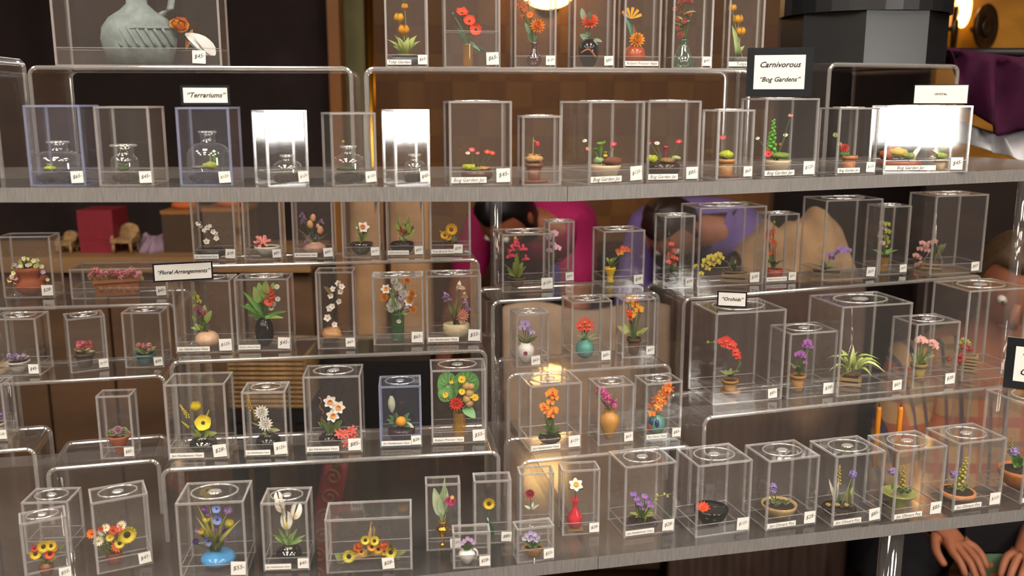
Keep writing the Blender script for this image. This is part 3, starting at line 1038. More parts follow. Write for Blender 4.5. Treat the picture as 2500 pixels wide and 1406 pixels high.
class Arr:
    """one miniature arrangement inside a case; all positions are pixels of the photograph, projected onto the upright plane
    through the middle of its case"""
    def __init__(self, key, name, label, cat='miniature plant', off=0.0, cx=None):
        self.k = CASES[key]
        c = self.k['c']
        self.m = c.normalized()
        self.D = c.length + off
        self.zf = self.k['zf'] + 0.0012
        self.rnd = random.Random(key)
        p = Vector((c.x, c.y, 0))
        if cx:
            lo, hi = -400.0, 1800.0
            for _ in range(40):          # the pixel row at which this column meets the tray floor
                mid = (lo + hi) / 2
                lo, hi = (mid, hi) if self.P(cx, mid).z > self.zf else (lo, mid)
            p = self.P(cx, lo)
        self.base = Vector((p.x, p.y, self.zf))
        self.o = empty(name, self.base)
        tag(self.o, label, cat)
        self.mouth = self.base.copy()
        self.mr = 0.004
        self.to_cam = Vector((-self.m.x, -self.m.y, 0))
        self.right = Vector((self.m.y, -self.m.x, 0))
        self.hd = self.k['d'] * 0.42

    def P(self, px, py, dd=0.0):
        d = ray(px, py)
        t = (self.D + dd) / (d.x * self.m.x + d.y * self.m.y)
        return Vector((d.x * t, d.y * t, CAMZ + d.z * t))

    def S(self, px, P):
        return px * depth_of(P) / FPX

    def loc(self, P):
        return P - self.base

    def pot(self, kind, cx, ytop, w, col, soil='#2A1C14', rough=0.3, mat=None, name='pot', sy=1.0, metal=0.0, seg=24, ybot=None, noise=0.12):
        top = self.P(cx, ytop)
        r = self.S(w / 2, top)
        z0 = self.zf if ybot is None else max(self.zf, self.P(cx, ybot).z)
        h = max(0.004, top.z - z0)
        r_d = min(r * sy, self.hd)
        m = mat or paint(col, rough, metal=metal, noise=noise, scale=120)
        o = MB().lathe([(a * r, b * h) for a, b in POTS[kind]], seg, 0, True, (0, 0, 0), 1.0, r_d / r).build(name, m, self.o, self.loc(Vector((top.x, top.y, z0))), (0, 0, math.atan2(self.right.y, self.right.x)))
        mr = MOUTH[kind]
        self.mouth = Vector((top.x, top.y, z0 + h * 0.93))
        self.mr = r * mr * 0.7
        self.pr, self.ph, self.pc, self.pz = r, h, top, z0
        if soil and kind in ('pot', 'bowl', 'lowbowl', 'cylinder', 'plate', 'flare', 'cup', 'wallpot'):
            q = {'pot': .86, 'bowl': .88, 'lowbowl': .9, 'cylinder': .93, 'plate': .62, 'flare': .88, 'cup': .6, 'wallpot': .86}[kind]
            rr = {'pot': .79, 'bowl': .85, 'lowbowl': .84, 'cylinder': .85, 'plate': .6, 'flare': .7, 'cup': .5, 'wallpot': .6}[kind]
            MB().lathe([(rr * r, 0), (rr * r * .6, h * .05), (0, h * .07)], 16, 0, True, (0, 0, h * q), 1.0, r_d / r).build('soil', paint(soil, 0.9, noise=0.4, scale=300, bump=0.6), o)
        return o

    def stem_to(self, P, col='#4C6B2A', r=0.0006, frm=None):
        a = frm if frm is not None else self.mouth + self.right * self.rnd.uniform(-self.mr, self.mr) * .6 + self.to_cam * self.rnd.uniform(-self.mr, self.mr) * .4
        d = P - a
        L = d.length
        if L < 0.003:
            return
        q = d.to_track_quat('Z', 'Y').to_matrix().to_4x4()
        M = Matrix.Translation(a - self.base) @ q @ Matrix.Diagonal((r, r, L, 1))
        mobj('stem', stem_mesh(col), self.o, mat4=M)

    def fl(self, kind, x, y, r, col, c2=None, stem=True, up=0.45, dd=None, jit=0.3, side=0.0, stemcol='#4C6B2A', spin=None, frm=None):
        dd = self.rnd.uniform(-.35, .35) * self.hd if dd is None else dd
        P = self.P(x, y, dd)
        s = self.S(r, P)
        n = self.to_cam + Vector((0, 0, up)) + self.right * (side + self.rnd.uniform(-jit, jit)) + Vector((0, 0, self.rnd.uniform(-jit, jit) * .5))
        if kind in ('tulip', 'bud', 'pitcher'):
            n = Vector((0, 0, 1)) + self.to_cam * .25 + self.right * (side + self.rnd.uniform(-jit, jit) * .6)
        if kind in ('spike', 'spathe', 'calla'):
            n = Vector((0, 0, 1)) + self.right * side + self.to_cam * .1
        q = n.normalized().to_track_quat('Z', 'Y').to_matrix().to_4x4()
        if kind in ('calla', 'spathe'):
            z = n.normalized(); y_ = self.to_cam; x_ = y_.cross(z).normalized(); y_ = z.cross(x_)
            q = Matrix((x_, y_, z)).transposed().to_4x4()
        if kind in ('orchid', 'slipper', 'iris', 'bird'):
            z = n.normalized(); up_ = Vector((0, 0, 1)); x_ = up_.cross(z).normalized(); y_ = z.cross(x_)
            q = Matrix((x_, y_, z)).transposed().to_4x4()
            sp = self.rnd.uniform(-.25, .25) if spin is None else spin
        else:
            sp = self.rnd.uniform(0, 6.28) if spin is None else spin
            if kind in ('calla', 'spathe'):
                sp = spin or 0.0
        M = Matrix.Translation(P - self.base) @ q @ Matrix.Rotation(sp, 4, 'Z') @ Matrix.Diagonal((s, s, s, 1))
        pm, cm = flower_mesh(kind, col, c2)
        o = mobj('flower', pm, self.o, mat4=M)
        if cm is not None:
            mobj('flower_center', cm, o)
        if stem:
            self.stem_to(P - n.normalized() * s * (0.3 if kind not in ('spike', 'spathe', 'calla') else 0.95), stemcol, frm=frm)
        return P

    def lf(self, x0, y0, x1, y1, w, col, kind='lance', d0=0.0, d1=None, face=None):
        d1 = self.rnd.uniform(-.5, .8) * self.hd * -1 if d1 is None else d1
        A, B = self.P(x0, y0, d0), self.P(x1, y1, d1)
        W = self.S(w, A)
        L = (B - A).length
        if kind == 'ovate' and L > W * 2.6 and face is None:      # long stalk: the blade starts part way up
            A2 = B + (A - B) * (W * 2.2 / L)
            self.stem_to(A2, '#6A7F3C', .0005, frm=A)
            A = A2
        self.leaf3(A, B, W, col, kind, face)

    def leaf3(self, A, B, w, col, kind='lance', face=None):
        y_ = B - A
        L = y_.length
        y_ = y_.normalized()
        f = face or (self.to_cam + Vector((0, 0, 0.9)))
        x_ = y_.cross(f)
        if x_.length < 1e-4:
            x_ = self.right
        x_ = x_.normalized()
        z_ = x_.cross(y_)
        M = Matrix.Translation(A - self.base) @ Matrix((x_, y_, z_)).transposed().to_4x4() @ Matrix.Diagonal((w, L, L, 1))
        mobj('leaf', leaf_mesh(kind, col), self.o, mat4=M)

    def rosette(self, x, y, n, length, w, col, kind='lance', rise=0.5, jit=0.25, dd=0.0, col2=None, a0=None):
        """leaves that leave one point all round"""
        C = self.P(x, y, dd)
        L = self.S(length, C)
        W = self.S(w, C)
        a0 = self.rnd.uniform(0, 6.28) if a0 is None else a0
        for j in range(n):
            a = a0 + 6.283 * j / n + self.rnd.uniform(-jit, jit)
            r = rise + self.rnd.uniform(-jit, jit) * .8
            d = (self.right * math.cos(a) + self.to_cam * math.sin(a)) * math.cos(r) + Vector((0, 0, math.sin(r)))
            ll = L * self.rnd.uniform(.8, 1.1)
            k = abs(d.dot(self.to_cam))
            self.leaf3(C, C + d * ll * (1 - .35 * k), W, (col2 if col2 and j % 2 else col), kind, Vector((0, 0, 1)) + self.to_cam * .3)

    def blob(self, name, x, y, w, h, col, dd=0.0, n=14, m=9, lump=0.18, ybase=None, mat=None):
        """one lumpy cushion (moss, stone)"""
        P = self.P(x, y, dd)
        rx, rz = self.S(w / 2, P), self.S(h / 2, P)
        b = MB().ball((0, 0, 0), 1.0, n, m)
        rr = random.Random(int(x * 7 + y))
        ph = [rr.uniform(0, 6) for _ in range(4)]
        vs = []
        for v in b.v:
            k = 1 + lump * (math.sin(5 * v.x + ph[0]) * math.sin(4 * v.y + ph[1]) + .5 * math.sin(9 * v.z + ph[2] + 6 * v.x))
            vs.append(Vector((v.x * rx * k, v.y * min(rx, self.hd) * k, v.z * rz * k)))
        me = mesh(name, vs, b.f, [mat or paint(col, 0.9, noise=0.35, scale=500, bump=0.8)], None, True)
        return mobj(name, me, self.o, self.loc(P))


def q_box(self, name, x0, x1, ytop, ybot, col, depth=0.6, mat=None):
    """straight sided box part between two pixel columns, standing at the arrangement's plane"""
    A, B = self.P(x0, ytop), self.P(x1, ytop)
    w = (B - A).length
    zt = A.z
    zb = max(self.zf, self.P(x0, ybot).z) if ybot else self.zf
    d = min(w * depth, self.hd * 2)
    mid = (A + B) / 2
    o = MB().box((-w / 2, -d / 2, 0), (w / 2, d / 2, zt - zb)).build(name, mat or paint(col, 0.7), self.o, self.loc(Vector((mid.x, mid.y, zb))), (0, 0, math.atan2(self.right.y, self.right.x)))
    return o, w, d, zt - zb


def crate(self, x0, x1, ytop, ybot, col, rows=3, soil='#3A2A1C'):
    """open slatted crate: each slat a part"""
    A, B = self.P(x0, ytop), self.P(x1, ytop)
    w = (B - A).length
    zt = A.z
    zb = max(self.zf, self.P(x0, ybot).z)
    h = zt - zb
    d = min(w * .75, self.hd * 1.9)
    mid = (A + B) / 2
    M = Matrix.Translation(self.loc(Vector((mid.x, mid.y, zb)))) @ Matrix.Rotation(math.atan2(self.right.y, self.right.x), 4, 'Z')
    wm = woodmat('crate_' + col, col, '#B79A6C', (3, 3, 60))
    sh = h / rows * .62
    fs = MB().box((-w / 2, -.0012, 0), (w / 2, .0012, sh)).mesh('slat', [wm])
    ss = MB().box((-.0012, -d / 2, 0), (.0012, d / 2, sh)).mesh('slat', [wm])
    ps = MB().box((-.0015, -.0015, 0), (.0015, .0015, h)).mesh('corner_post', [wm])
    for r_ in range(rows):
        z = h * r_ / rows + .0004
        for s in (-1, 1):
            mobj('slat', fs, self.o, mat4=M @ Matrix.Translation((0, s * (d / 2), z)))
            mobj('slat', ss, self.o, mat4=M @ Matrix.Translation((s * (w / 2 - .0012), 0, z)))
    for sx in (-1, 1):
        for sy in (-1, 1):
            mobj('corner_post', ps, self.o, mat4=M @ Matrix.Translation((sx * (w / 2 - .003), sy * (d / 2 - .003), 0)))
    MB().box((-w / 2 + .003, -d / 2 + .003, .0006), (w / 2 - .003, d / 2 - .003, h * .72)).build('soil', paint(soil, 0.95, noise=.4, scale=300, bump=.6), self.o, mat4=M)
    self.mouth = Vector((mid.x, mid.y, zb + h * .75))
    self.mr = w * .35


Arr.qbox = q_box
Arr.crate = crate

# ---------------------------------------------------------------- the arrangements
G1, G2, G3, G4, G5 = '#4F7A2C', '#86A544', '#2F5A2C', '#A9BE5A', '#5E8F4A'
TERRA = '#A8542F'


def jar(key, cx, ytop, yneck, ysh, w, wn, label, moss, dd=0.0, lip=1.15):
    """glass jar with soil and plants: lathe wall, lip, soil and moss inside"""
    A = Arr(key, 'terrarium_jar', label, 'terrarium', cx=cx)
    top = A.P(cx, ytop)
    r = min(A.S(w / 2, top), A.k['d'] * .475)
    rn = A.S(wn / 2, top)
    h = top.z - A.zf
    zn = A.P(cx, yneck).z - A.zf
    zs = A.P(cx, ysh).z - A.zf
    prof = [(0, .0006), (r * .85, .0006), (r * .97, .003), (r, .008), (r, zs)]
    for k in range(1, 6):
        w_ = k / 5 * math.pi / 2
        prof.append((rn + (r - rn) * math.cos(w_), zs + (zn - zs) * math.sin(w_)))
    prof += [(rn, h * .97), (rn * lip, h * .985), (rn * lip, h), (rn * .9, h)]
    MB().lathe(prof, 28).build('glass_jar', GLASS, A.o, A.loc(Vector((top.x, top.y, A.zf))))
    MB().lathe([(rn * lip * 1.02, -.0012), (rn * lip * 1.1, 0), (rn * lip * 1.02, .0012), (rn * lip * .9, 0), (rn * lip * 1.02, -.0012)], 24).build('rim', EDGE, A.o, A.loc(Vector((top.x, top.y, A.zf + h))))
    MB().lathe([(0, .001), (r * .8, .001), (r * .93, .004), (r * .94, .008), (r * .7, .0105), (0, .012)], 20).build('soil', paint('#2A2018', .95, noise=.4, scale=300, bump=.6), A.o, A.loc(Vector((top.x, top.y, A.zf))))
    A.mouth = Vector((top.x, top.y, A.zf + .011))
    A.mr = r * .3
    for (x, y, ww, hh, col) in moss:
        A.blob('moss', x, y, ww, hh, col)
    return A


a = jar('T1', 141, 347, 368, 392, 122, 44, 'squat wide glass jar with lime moss beside the slim necked jar', [(122, 411, 26, 12, '#B9C94A'), (150, 416, 40, 8, '#4A4A38')])
a.rosette(120, 408, 6, 12, 4, '#A9BE3A', rise=.9)
a = jar('T2', 301, 355, 380, 398, 66, 46, 'slim glass jar with flared lip and a green sprig', [(300, 412, 28, 10, '#44602C')], lip=1.3)
a.rosette(302, 408, 7, 15, 5, '#5E9A3C', rise=.7)
a = jar('T3', 506, 322, 348, 384, 106, 36, 'tall shouldered glass bottle with a green cactus, below the terrarium sign', [(515, 404, 36, 18, '#B7C43A'), (485, 408, 40, 8, '#8C8472')])
a.fl('spike', 524, 386, 20, '#7FB03A', stem=False)
a.fl('spike', 514, 392, 14, '#94B83C', stem=False)
a = jar('T4', 700, 380, 392, 412, 74, 28, 'small clear flask terrarium in the glaring case by the sign', [(700, 425, 30, 8, '#56663C')])
a = jar('T5', 850, 358, 376, 398, 80, 34, 'domed glass jar terrarium with dark moss, next to a glaring case', [(850, 412, 52, 9, '#3F5A30')])
a.fl('daisy', 838, 345, 4, '#7C9A4A', stem=False)
a = jar('T6', 1012, 378, 392, 412, 56, 26, 'slender flask terrarium in the glaring case beside the first bog garden', [(1012, 425, 30, 8, '#56663C')])

# bog gardens
a = Arr('B1', 'bog_garden', 'low bog garden of lime moss with red and white blooms', cx=1166)
a.pot('lowbowl', 1164, 416, 78, '#5A4030', name='bowl')
for x, y, w, h, c in ((1145, 408, 34, 16, '#AEB52E'), (1180, 411, 38, 10, '#C08A5A'), (1165, 413, 40, 10, '#7A8A2C')):
    a.blob('moss', x, y, w, h, c)
for x, y, r, c in ((1152, 366, 9, '#E05A5E'), (1142, 374, 7, '#E8DCD0'), (1190, 371, 9, '#E24A3A'), (1202, 374, 8, '#E24A3A'), (1166, 374, 6, '#D8707A')):
    a.fl('daisy', x, y, r, c, '#C8B05A', up=1.2)
a = Arr('B2', 'bog_garden', 'clay pot of tan moss with one drooping red pitcher', cx=1304)
a.pot('pot', 1304, 398, 44, '#7A4A2E')
a.blob('moss', 1304, 388, 44, 22, '#C49A5E')
a.rosette(1304, 384, 9, 22, 5, '#C9A862', rise=.5)
a.fl('bud', 1312, 352, 9, '#E5383C', stem=False)
a.stem_to(a.P(1302, 342), '#B89A5A')
a.stem_to(a.P(1311, 348), '#B89A5A', frm=a.P(1302, 342))
MB().lathe([(0, 0), (.017, 0), (.019, .003), (.017, .003), (0, .002)], 18).build('saucer', paint('#8A4F2E', .6), a.o, (0, 0, 0))
a = Arr('B3', 'bog_garden', 'cream bog bowl with upright green pitchers and brown moss', cx=1478)
a.pot('bowl', 1478, 402, 76, '#CDB89A', name='bowl')
a.blob('moss', 1462, 392, 26, 18, '#93B07A')
a.blob('moss', 1494, 394, 46, 22, '#7A4A2E')
a.fl('pitcher', 1466, 362, 22, '#6E9A34', stem=False, jit=.1)
a.fl('pitcher', 1456, 372, 16, '#5A8A34', stem=False, jit=.1)
a.fl('pitcher', 1478, 378, 12, '#8AA83C', stem=False)
for x, y, r, c in ((1498, 352, 9, '#E23A5A'), (1428, 344, 7, '#EDE6DC'), (1436, 364, 8, '#D8845A'), (1478, 380, 6, '#D8A21C')):
    a.fl('daisy', x, y, r, c, '#C8B05A', up=1.2)
a = Arr('B4', 'bog_garden', 'glossy brown bog trough with a crimson pitcher and lime moss', cx=1622)
a.pot('lowbowl', 1620, 398, 82, '#3A2A22', rough=.15, name='bowl')
a.blob('moss', 1592, 388, 30, 20, '#B9C62C')
a.blob('moss', 1630, 392, 44, 14, '#9A7A4A')
a.blob('moss', 1648, 386, 26, 12, '#A8B27A')
a.fl('pitcher', 1624, 368, 17, '#B8324E', stem=False)
for x, y, r, c in ((1604, 350, 8, '#E8E0CC'), (1658, 346, 9, '#E23A4A'), (1586, 350, 6, '#D24A6A')):
    a.fl('daisy', x, y, r, c, '#C8B05A', up=1.2)
a = Arr('B5', 'bog_garden', 'clay pot heaped with lime moss and one pink bloom', cx=1774)
a.pot('pot', 1774, 388, 42, '#C08A4E')
a.blob('moss', 1774, 378, 36, 22, '#B9C62C')
a.fl('daisy', 1765, 336, 9, '#E2566A', '#D87A7A', up=1.2)
MB().lathe([(0, 0), (.015, 0), (.017, .003), (.015, .003), (0, .002)], 18).build('saucer', paint('#8A4F2E', .6), a.o, (0, 0, 0))
a = Arr('B6', 'bog_garden', 'cream bog bowl with a tall green spike and red bloom', cx=1898)
a.pot('bowl', 1898, 390, 66, '#CDBB9A', name='bowl')
a.blob('moss', 1906, 380, 46, 16, '#7C9A3A')
a.fl('spike', 1887, 335, 42, '#6FC03C', stem=False)
a.fl('spike', 1878, 350, 26, '#86C84C', stem=False)
a.fl('poppy', 1876, 376, 12, '#E2443A', '#701010')
for x, y, r, c in ((1930, 282, 7, '#E08A8E'), (1918, 330, 7, '#EDE6DC'), (1906, 352, 6, '#D83A4A'), (1850, 338, 6, '#EDE6DC')):
    a.fl('daisy', x, y, r, c, '#C8B05A', up=1.2)
a = Arr('B7', 'bog_garden', 'terracotta bog pot with red blooms next to the glaring wide case', cx=2074)
a.pot('pot', 2074, 380, 40, '#C47A4A')
a.blob('moss', 2060, 376, 28, 18, '#5A7A3A')
for x, y, r, c in ((2062, 362, 12, '#E2443A'), (2040, 330, 7, '#DDE0A8'), (2050, 352, 6, '#E8C86A')):
    a.fl('mum', x, y, r, c, up=.8)
a = Arr('B8', 'bog_garden', 'spreading bog garden of orange, yellow and white blooms in the wide case', cx=2180)
a.pot('lowbowl', 2196, 392, 100, '#A8532F', name='bowl')
for x, y, w, h, c in ((2166, 378, 36, 26, '#B8622E'), (2192, 372, 40, 22, '#D8C03A'), (2218, 380, 30, 16, '#8AA04A')):
    a.blob('moss', x, y, w, h, c)
for x, y, r, c in ((2182, 366, 12, '#E0762E'), (2206, 372, 10, '#E8D04A'), (2218, 344, 7, '#E05A5A')):
    a.fl('mum', x, y, r, c, up=.8)
a.lf(2220, 400, 2252, 352, 12, '#F0EEE6')
a.lf(2226, 402, 2238, 366, 10, '#EFEDE4')
a = Arr('B8', 'bog_garden', 'small bog pot with pale green and white leaves in the wide case', cx=2292)
a.pot('pot', 2296, 388, 34, '#C9B08A')
a.blob('moss', 2296, 380, 30, 16, '#9AB04A')
a.rosette(2298, 376, 8, 28, 6, '#9CB85A', rise=.9)
for x1, y1 in ((2272, 382), (2276, 366), (2282, 360)):
    a.lf(2294, 384, x1, y1, 9, '#F4F2EA')

# upper riser
a = Arr('J1', 'stoneware_jug', 'grey green stoneware jug with angular relief and a loop handle', 'jug', cx=345)
JM = paint('#7E8C8A', .75, noise=.22, scale=70, bump=.5)
top = a.P(347, 90)
r = a.S(88, top); hd = min(r, a.k['d'] * .44)
zz = lambda py: a.P(347, py).z - a.zf
prof = [(0, .001), (r * .82, .001), (r * .95, zz(120)), (r, zz(96)), (r * .95, zz(68)), (r * .76, zz(44)), (r * .46, zz(26)), (r * .28, zz(10)), (r * .25, zz(-20)), (r * .28, zz(-40)), (r * .36, zz(-48)), (r * .30, zz(-48)), (r * .22, zz(-20))]
rz = math.atan2(a.right.y, a.right.x)
MB().lathe(prof, 36, 0, True, (0, 0, 0), 1, hd / r).build('body', JM, a.o, (0, 0, 0), (0, 0, rz))
hp = [a.loc(a.P(x, y)) for x, y in ((364, -38), (384, -46), (408, -36), (420, -8), (416, 18), (402, 34), (384, 44))]
MB().tube(hp, .0050, 8).build('handle', JM, a.o)
for k in range(7):
    x0 = 276 + k * 21
    rp = []
    for q in range(5):
        x, y = x0 + 7 * q - 6, 70 + 11 * q
        rp.append(a.loc(a.P(x, y, -hd * 1.0 * math.sqrt(max(.05, 1 - ((x - 347) / 90) ** 2)))))
    MB().tube(rp, .0020, 6).build('relief_ridge', JM, a.o)
MB().tube([a.loc(a.P(x, 68, -hd * .97 * math.sqrt(max(.02, 1 - ((x - 347) / 86) ** 2)))) for x in range(264, 432, 12)], .0016, 6).build('relief_band', JM, a.o)
a.mouth = a.P(392, 118, -.012); a.mr = .003
a2 = Arr('J1', 'orange_blossom', 'blurred orange ranunculus bloom lying against the grey jug', 'miniature flower', cx=445, off=-.012)
a2.mouth = a2.P(470, 130)
a2.fl('rose', 440, 64, 26, '#F29A10', dd=0, up=.2)
a2.fl('rose', 428, 60, 16, '#F7B21C', dd=-.004, up=.2, stem=False)
a2.lf(455, 120, 470, 72, 14, '#B8742A')
a2 = Arr('J1', 'white_shell', 'white porcelain shell leaning beside the orange bloom', 'ornament', cx=488, off=-.014)
a2.lf(524, 132, 452, 82, 46, '#F4F4F2', 'ovate', d1=0)
a2.lf(526, 134, 476, 88, 36, '#FAFAF8', 'ovate', d1=-.006)
a2.lf(520, 134, 462, 102, 34, '#F0F0EC', 'ovate', d1=-.003)

a = Arr('S1', 'potted_tulip', 'three yellow orange tulips with broad leaves in a shallow pot', cx=988)
a.pot('lowbowl', 990, 140, 84, '#5B6670', name='bowl')
a.blob('moss', 990, 136, 70, 8, '#8A7A48')
for x, y, r, c in ((988, 18, 11, '#E8A91C'), (974, 46, 16, '#F0B81E'), (986, 76, 18, '#F0A41A')):
    a.fl('tulip', x, y, r, c, dd=0, jit=.1, stemcol='#8A9A4A')
for x1, y1, w in ((944, 96, 9), (958, 112, 9), (1018, 86, 15), (1028, 100, 9), (998, 90, 16), (972, 90, 14), (962, 84, 8)):
    a.lf(988 + (x1 - 988) * .2, 136, x1, y1, w, '#9AA858', 'strap')
a = Arr('S2', 'vase_arrangement', 'three scarlet poppies leaning out of a ribbed amber vase', cx=1142)
a.pot('cylinder', 1142, 108, 26, '#D89A12', mat=GLASS_AMBER, name='vase')
a.fl('poppy', 1128, 33, 18, '#EE4A26', '#5A4A3A', up=1.0, dd=0, jit=.1)
a.fl('poppy', 1146, 52, 18, '#EE4E28', '#5A4A3A', up=.5, dd=-.003, jit=.1)
a.fl('poppy', 1162, 72, 18, '#F0522C', '#4A3A2E', up=0.1, dd=-.006, jit=.1)
for x0, y0, x1, y1, w in ((1140, 108, 1116, 68, 9), (1140, 108, 1120, 82, 9), (1142, 108, 1124, 92, 8), (1144, 106, 1172, 124, 9), (1144, 104, 1160, 108, 8), (1140, 106, 1105, 34, 5), (1142, 106, 1196, 134, 4)):
    a.lf(x0, y0, x1, y1, w, '#6F9A7A')
a.fl('bud', 1106, 34, 5, '#6B7F6A', stem=False)
a.fl('bud', 1168, 122, 6, '#9ACBA4', stem=False)
a = Arr('S3', 'vase_arrangement', 'orange zinnia and rust sprays in a slim plum glass bottle', cx=1304)
a.pot('bottle', 1304, 104, 38, '#5A2E30', mat=GLASS_PLUM, name='vase')
a.fl('mum', 1312, 64, 19, '#F28A1E', dd=-.004, up=.4)
a.fl('daisy', 1294, 36, 11, '#F07A26', '#C85A1A')
for x, y in ((1272, 16), (1280, 22), (1266, 10), (1288, 8), (1276, 36)):
    a.fl('star', x, y, 8, '#C05428')
for x1, y1 in ((1284, 62), (1288, 84), (1312, 88), (1300, 78), (1282, 56)):
    a.lf(1302, 106, x1, y1, 11, '#6E9A78', 'ovate')
a = Arr('S4', 'vase_arrangement', 'orange zinnia with blue green leaves in a black vase with a rust swirl', cx=1438)
a.pot('tall', 1438, 96, 50, '#0D0F16', rough=.12, name='vase', seg=6)
sw = [a.loc(a.P(1418 + k * 4.2, 130 - 9 * math.sin(k / 9 * 3.1) + (k > 5) * (k - 5) * 3, -.0135)) for k in range(10)]
MB().tube(sw, .0016, 6).build('rust_band', paint('#A8552A', .4), a.o)
a.fl('mum', 1441, 54, 22, '#F2602A', up=.9, dd=-.004)
for x0, y0, x1, y1, w in ((1436, 98, 1416, 84, 20), (1438, 96, 1470, 102, 12), (1434, 98, 1420, 92, 18), (1436, 70, 1440, 28, 14), (1430, 72, 1420, 20, 14), (1436, 72, 1456, 40, 12), (1432, 90, 1440, 76, 14)):
    a.lf(x0, y0, x1, y1, w, '#7E9A7C', 'ovate')
a = Arr('S5', 'vase_arrangement', 'bird of paradise bloom and gold zinnia in a round orange jar', cx=1550)
a.pot('ball', 1550, 108, 54, '#B5532F', rough=.2, name='vase')
a.fl('bird', 1540, 46, 22, '#F2B32E', '#8A8FD0', up=.1, dd=0, jit=.05, spin=0)
a.fl('mum', 1555, 98, 20, '#F2A51A', up=.4, dd=-.006)
a.lf(1548, 104, 1528, 42, 10, '#5E9A86')
a.lf(1552, 100, 1546, 60, 7, '#B56A3A')
a = Arr('S6', 'vase_arrangement', 'coral blossom twig in a pale flask shaped bottle', cx=1670)
a.pot('flask', 1670, 97, 56, '#B8BFA8', mat=GLASS_GREEN, name='vase')
for x, y, r in ((1660, 8, 9), (1676, 3, 9), (1648, 24, 9), (1664, 30, 10), (1681, 36, 10), (1652, 48, 9), (1672, 54, 10), (1668, 66, 9), (1654, 70, 8), (1663, 86, 11), (1690, 27, 6), (1686, 4, 8)):
    a.fl('rose', x, y, r, '#E88A74', up=.3)
for x, y in ((1646, 56), (1684, 50), (1648, 40), (1700, 28)):
    a.lf(1668, y + 8, x, y, 6, '#A8B07A')
a.stem_to(a.P(1668, -10), '#6B4A2E', .0009)
a = Arr('S7', 'potted_tulip', 'yellow orange tulips with pale leaves beside the bog garden sign', cx=1808)
a.pot('lowbowl', 1808, 140, 50, '#6A6A60', name='bowl')
for x, y, r, c in ((1788, 22, 13, '#F0AE22'), (1802, 50, 16, '#F0B224'), (1808, 80, 16, '#F2B02C')):
    a.fl('tulip', x, y, r, c, dd=0, jit=.15, stemcol='#A2B078')
for x1, y1, w in ((1786, 60, 12), (1790, 90, 14), (1818, 112, 12), (1800, 100, 16)):
    a.lf(1800, 140, x1, y1, w, '#A9BC7C', 'strap')

# left tiers
a = Arr('W1', 'strawberry_jar', 'terracotta strawberry jar trailing pale yellow and violet pansies', 'potted plant', cx=70)
a.pot('wallpot', 70, 652, 78, TERRA, rough=.7)
for s in (-1, 1):
    A_ = a.P(70 + s * 24, 690); B_ = a.P(70 + s * 42, 672)
    MB().tube([a.loc(A_), a.loc((A_ + B_) / 2), a.loc(B_)], [.008, .008, .010], 12).build('side_spout', paint(TERRA, .7), a.o)
pal = ['#E9E7B2', '#D9DC7E', '#E8DDE6', '#C9CE8A', '#B7A2C8']
for k in range(46):
    w = k / 30 * math.pi
    if k < 30:
        x, y = 70 + 36 * math.cos(w) * a.rnd.uniform(.5, 1.05), 654 - 26 * math.sin(w) * a.rnd.uniform(.1, 1.0)
    else:
        sgn = -1 if k % 2 else 1
        x, y = 70 + sgn * a.rnd.uniform(32, 47), a.rnd.uniform(655, 695)
    a.fl('blossom', x, y, a.rnd.uniform(5, 7.5), pal[k % 5], '#E0B82A' if k % 3 else '#5A3A7A', stem=False, jit=.6, dd=a.rnd.uniform(-.9, .3) * a.hd)
for k in range(12):
    w = k / 11 * math.pi
    a.lf(70 + 20 * math.cos(w), 660, 70 + 44 * math.cos(w), 660 - 30 * math.sin(w), 7, '#6C7F3C')
a = Arr('W2', 'window_box', 'brown rectangular window box of pink geraniums', 'potted plant', cx=284)
a.qbox('trough', 230, 338, 686, 722, '#9A5E30', .5)
a.qbox('trough_rim', 226, 342, 683, 689, '#A6683A', .54)
for x in range(246, 336, 22):
    P_ = a.P(x, 705, -min(a.hd, a.S(27, a.base)) - .0006)
    MB().ball((0, 0, 0), .0042, 8, 5, 0, (1, .3, 1)).build('moulded_boss', paint('#A86C3C', .7), a.o, a.loc(P_))
for k in range(20):
    x = 222 + k * 6.2
    y = 672 - (7 if k % 3 else -1) - 5 * math.sin(k * .9) + (k > 14) * -2
    a.fl('cluster', x, y, 9.5, ['#E8929A', '#F0A6A8', '#DE7C86'][k % 3], stem=False, dd=a.rnd.uniform(-.8, .5) * a.hd)
for k in range(14):
    x = 216 + k * 10
    a.lf(x + 4, 684, x + a.rnd.uniform(-9, 9), 668 + a.rnd.uniform(0, 12), 9, '#B7C46A', 'ovate')
a = Arr('V1', 'potted_violet', 'violet blooms in a white glazed pot at the end of the riser', 'potted plant', cx=42)
a.pot('pot', 44, 880, 54, '#C9BDB4')
for k in range(8):
    a.fl('cluster', 22 + k * 6, 868 + (k % 3) * 4, 7, '#8A6AA8' if k % 2 else '#B8A0C0', stem=False)
for x in (18, 30, 52, 66, 72):
    a.lf(44, 882, x, 868, 9, '#9AA06A', 'ovate')
a = Arr('V2', 'potted_begonia', 'deep pink begonia in a tall brown pot', 'potted plant', cx=206)
a.pot('pot', 206, 860, 48, '#4E3C2C', rough=.6)
for k in range(12):
    a.fl('cluster', 192 + (k % 4) * 9, 838 + (k // 4) * 7, 8, ['#C85A62', '#D87078', '#B84A58'][k % 3], stem=False)
for k in range(9):
    a.lf(206, 860, 180 + k * 6.6, 852 + 6 * math.sin(k), 11, '#A9B87A', 'ovate')
a = Arr('V3', 'potted_flower', 'dusty pink flowers in a teal glazed pot', 'potted plant', cx=353)
a.pot('pot', 354, 862, 50, '#3E7F82', rough=.3)
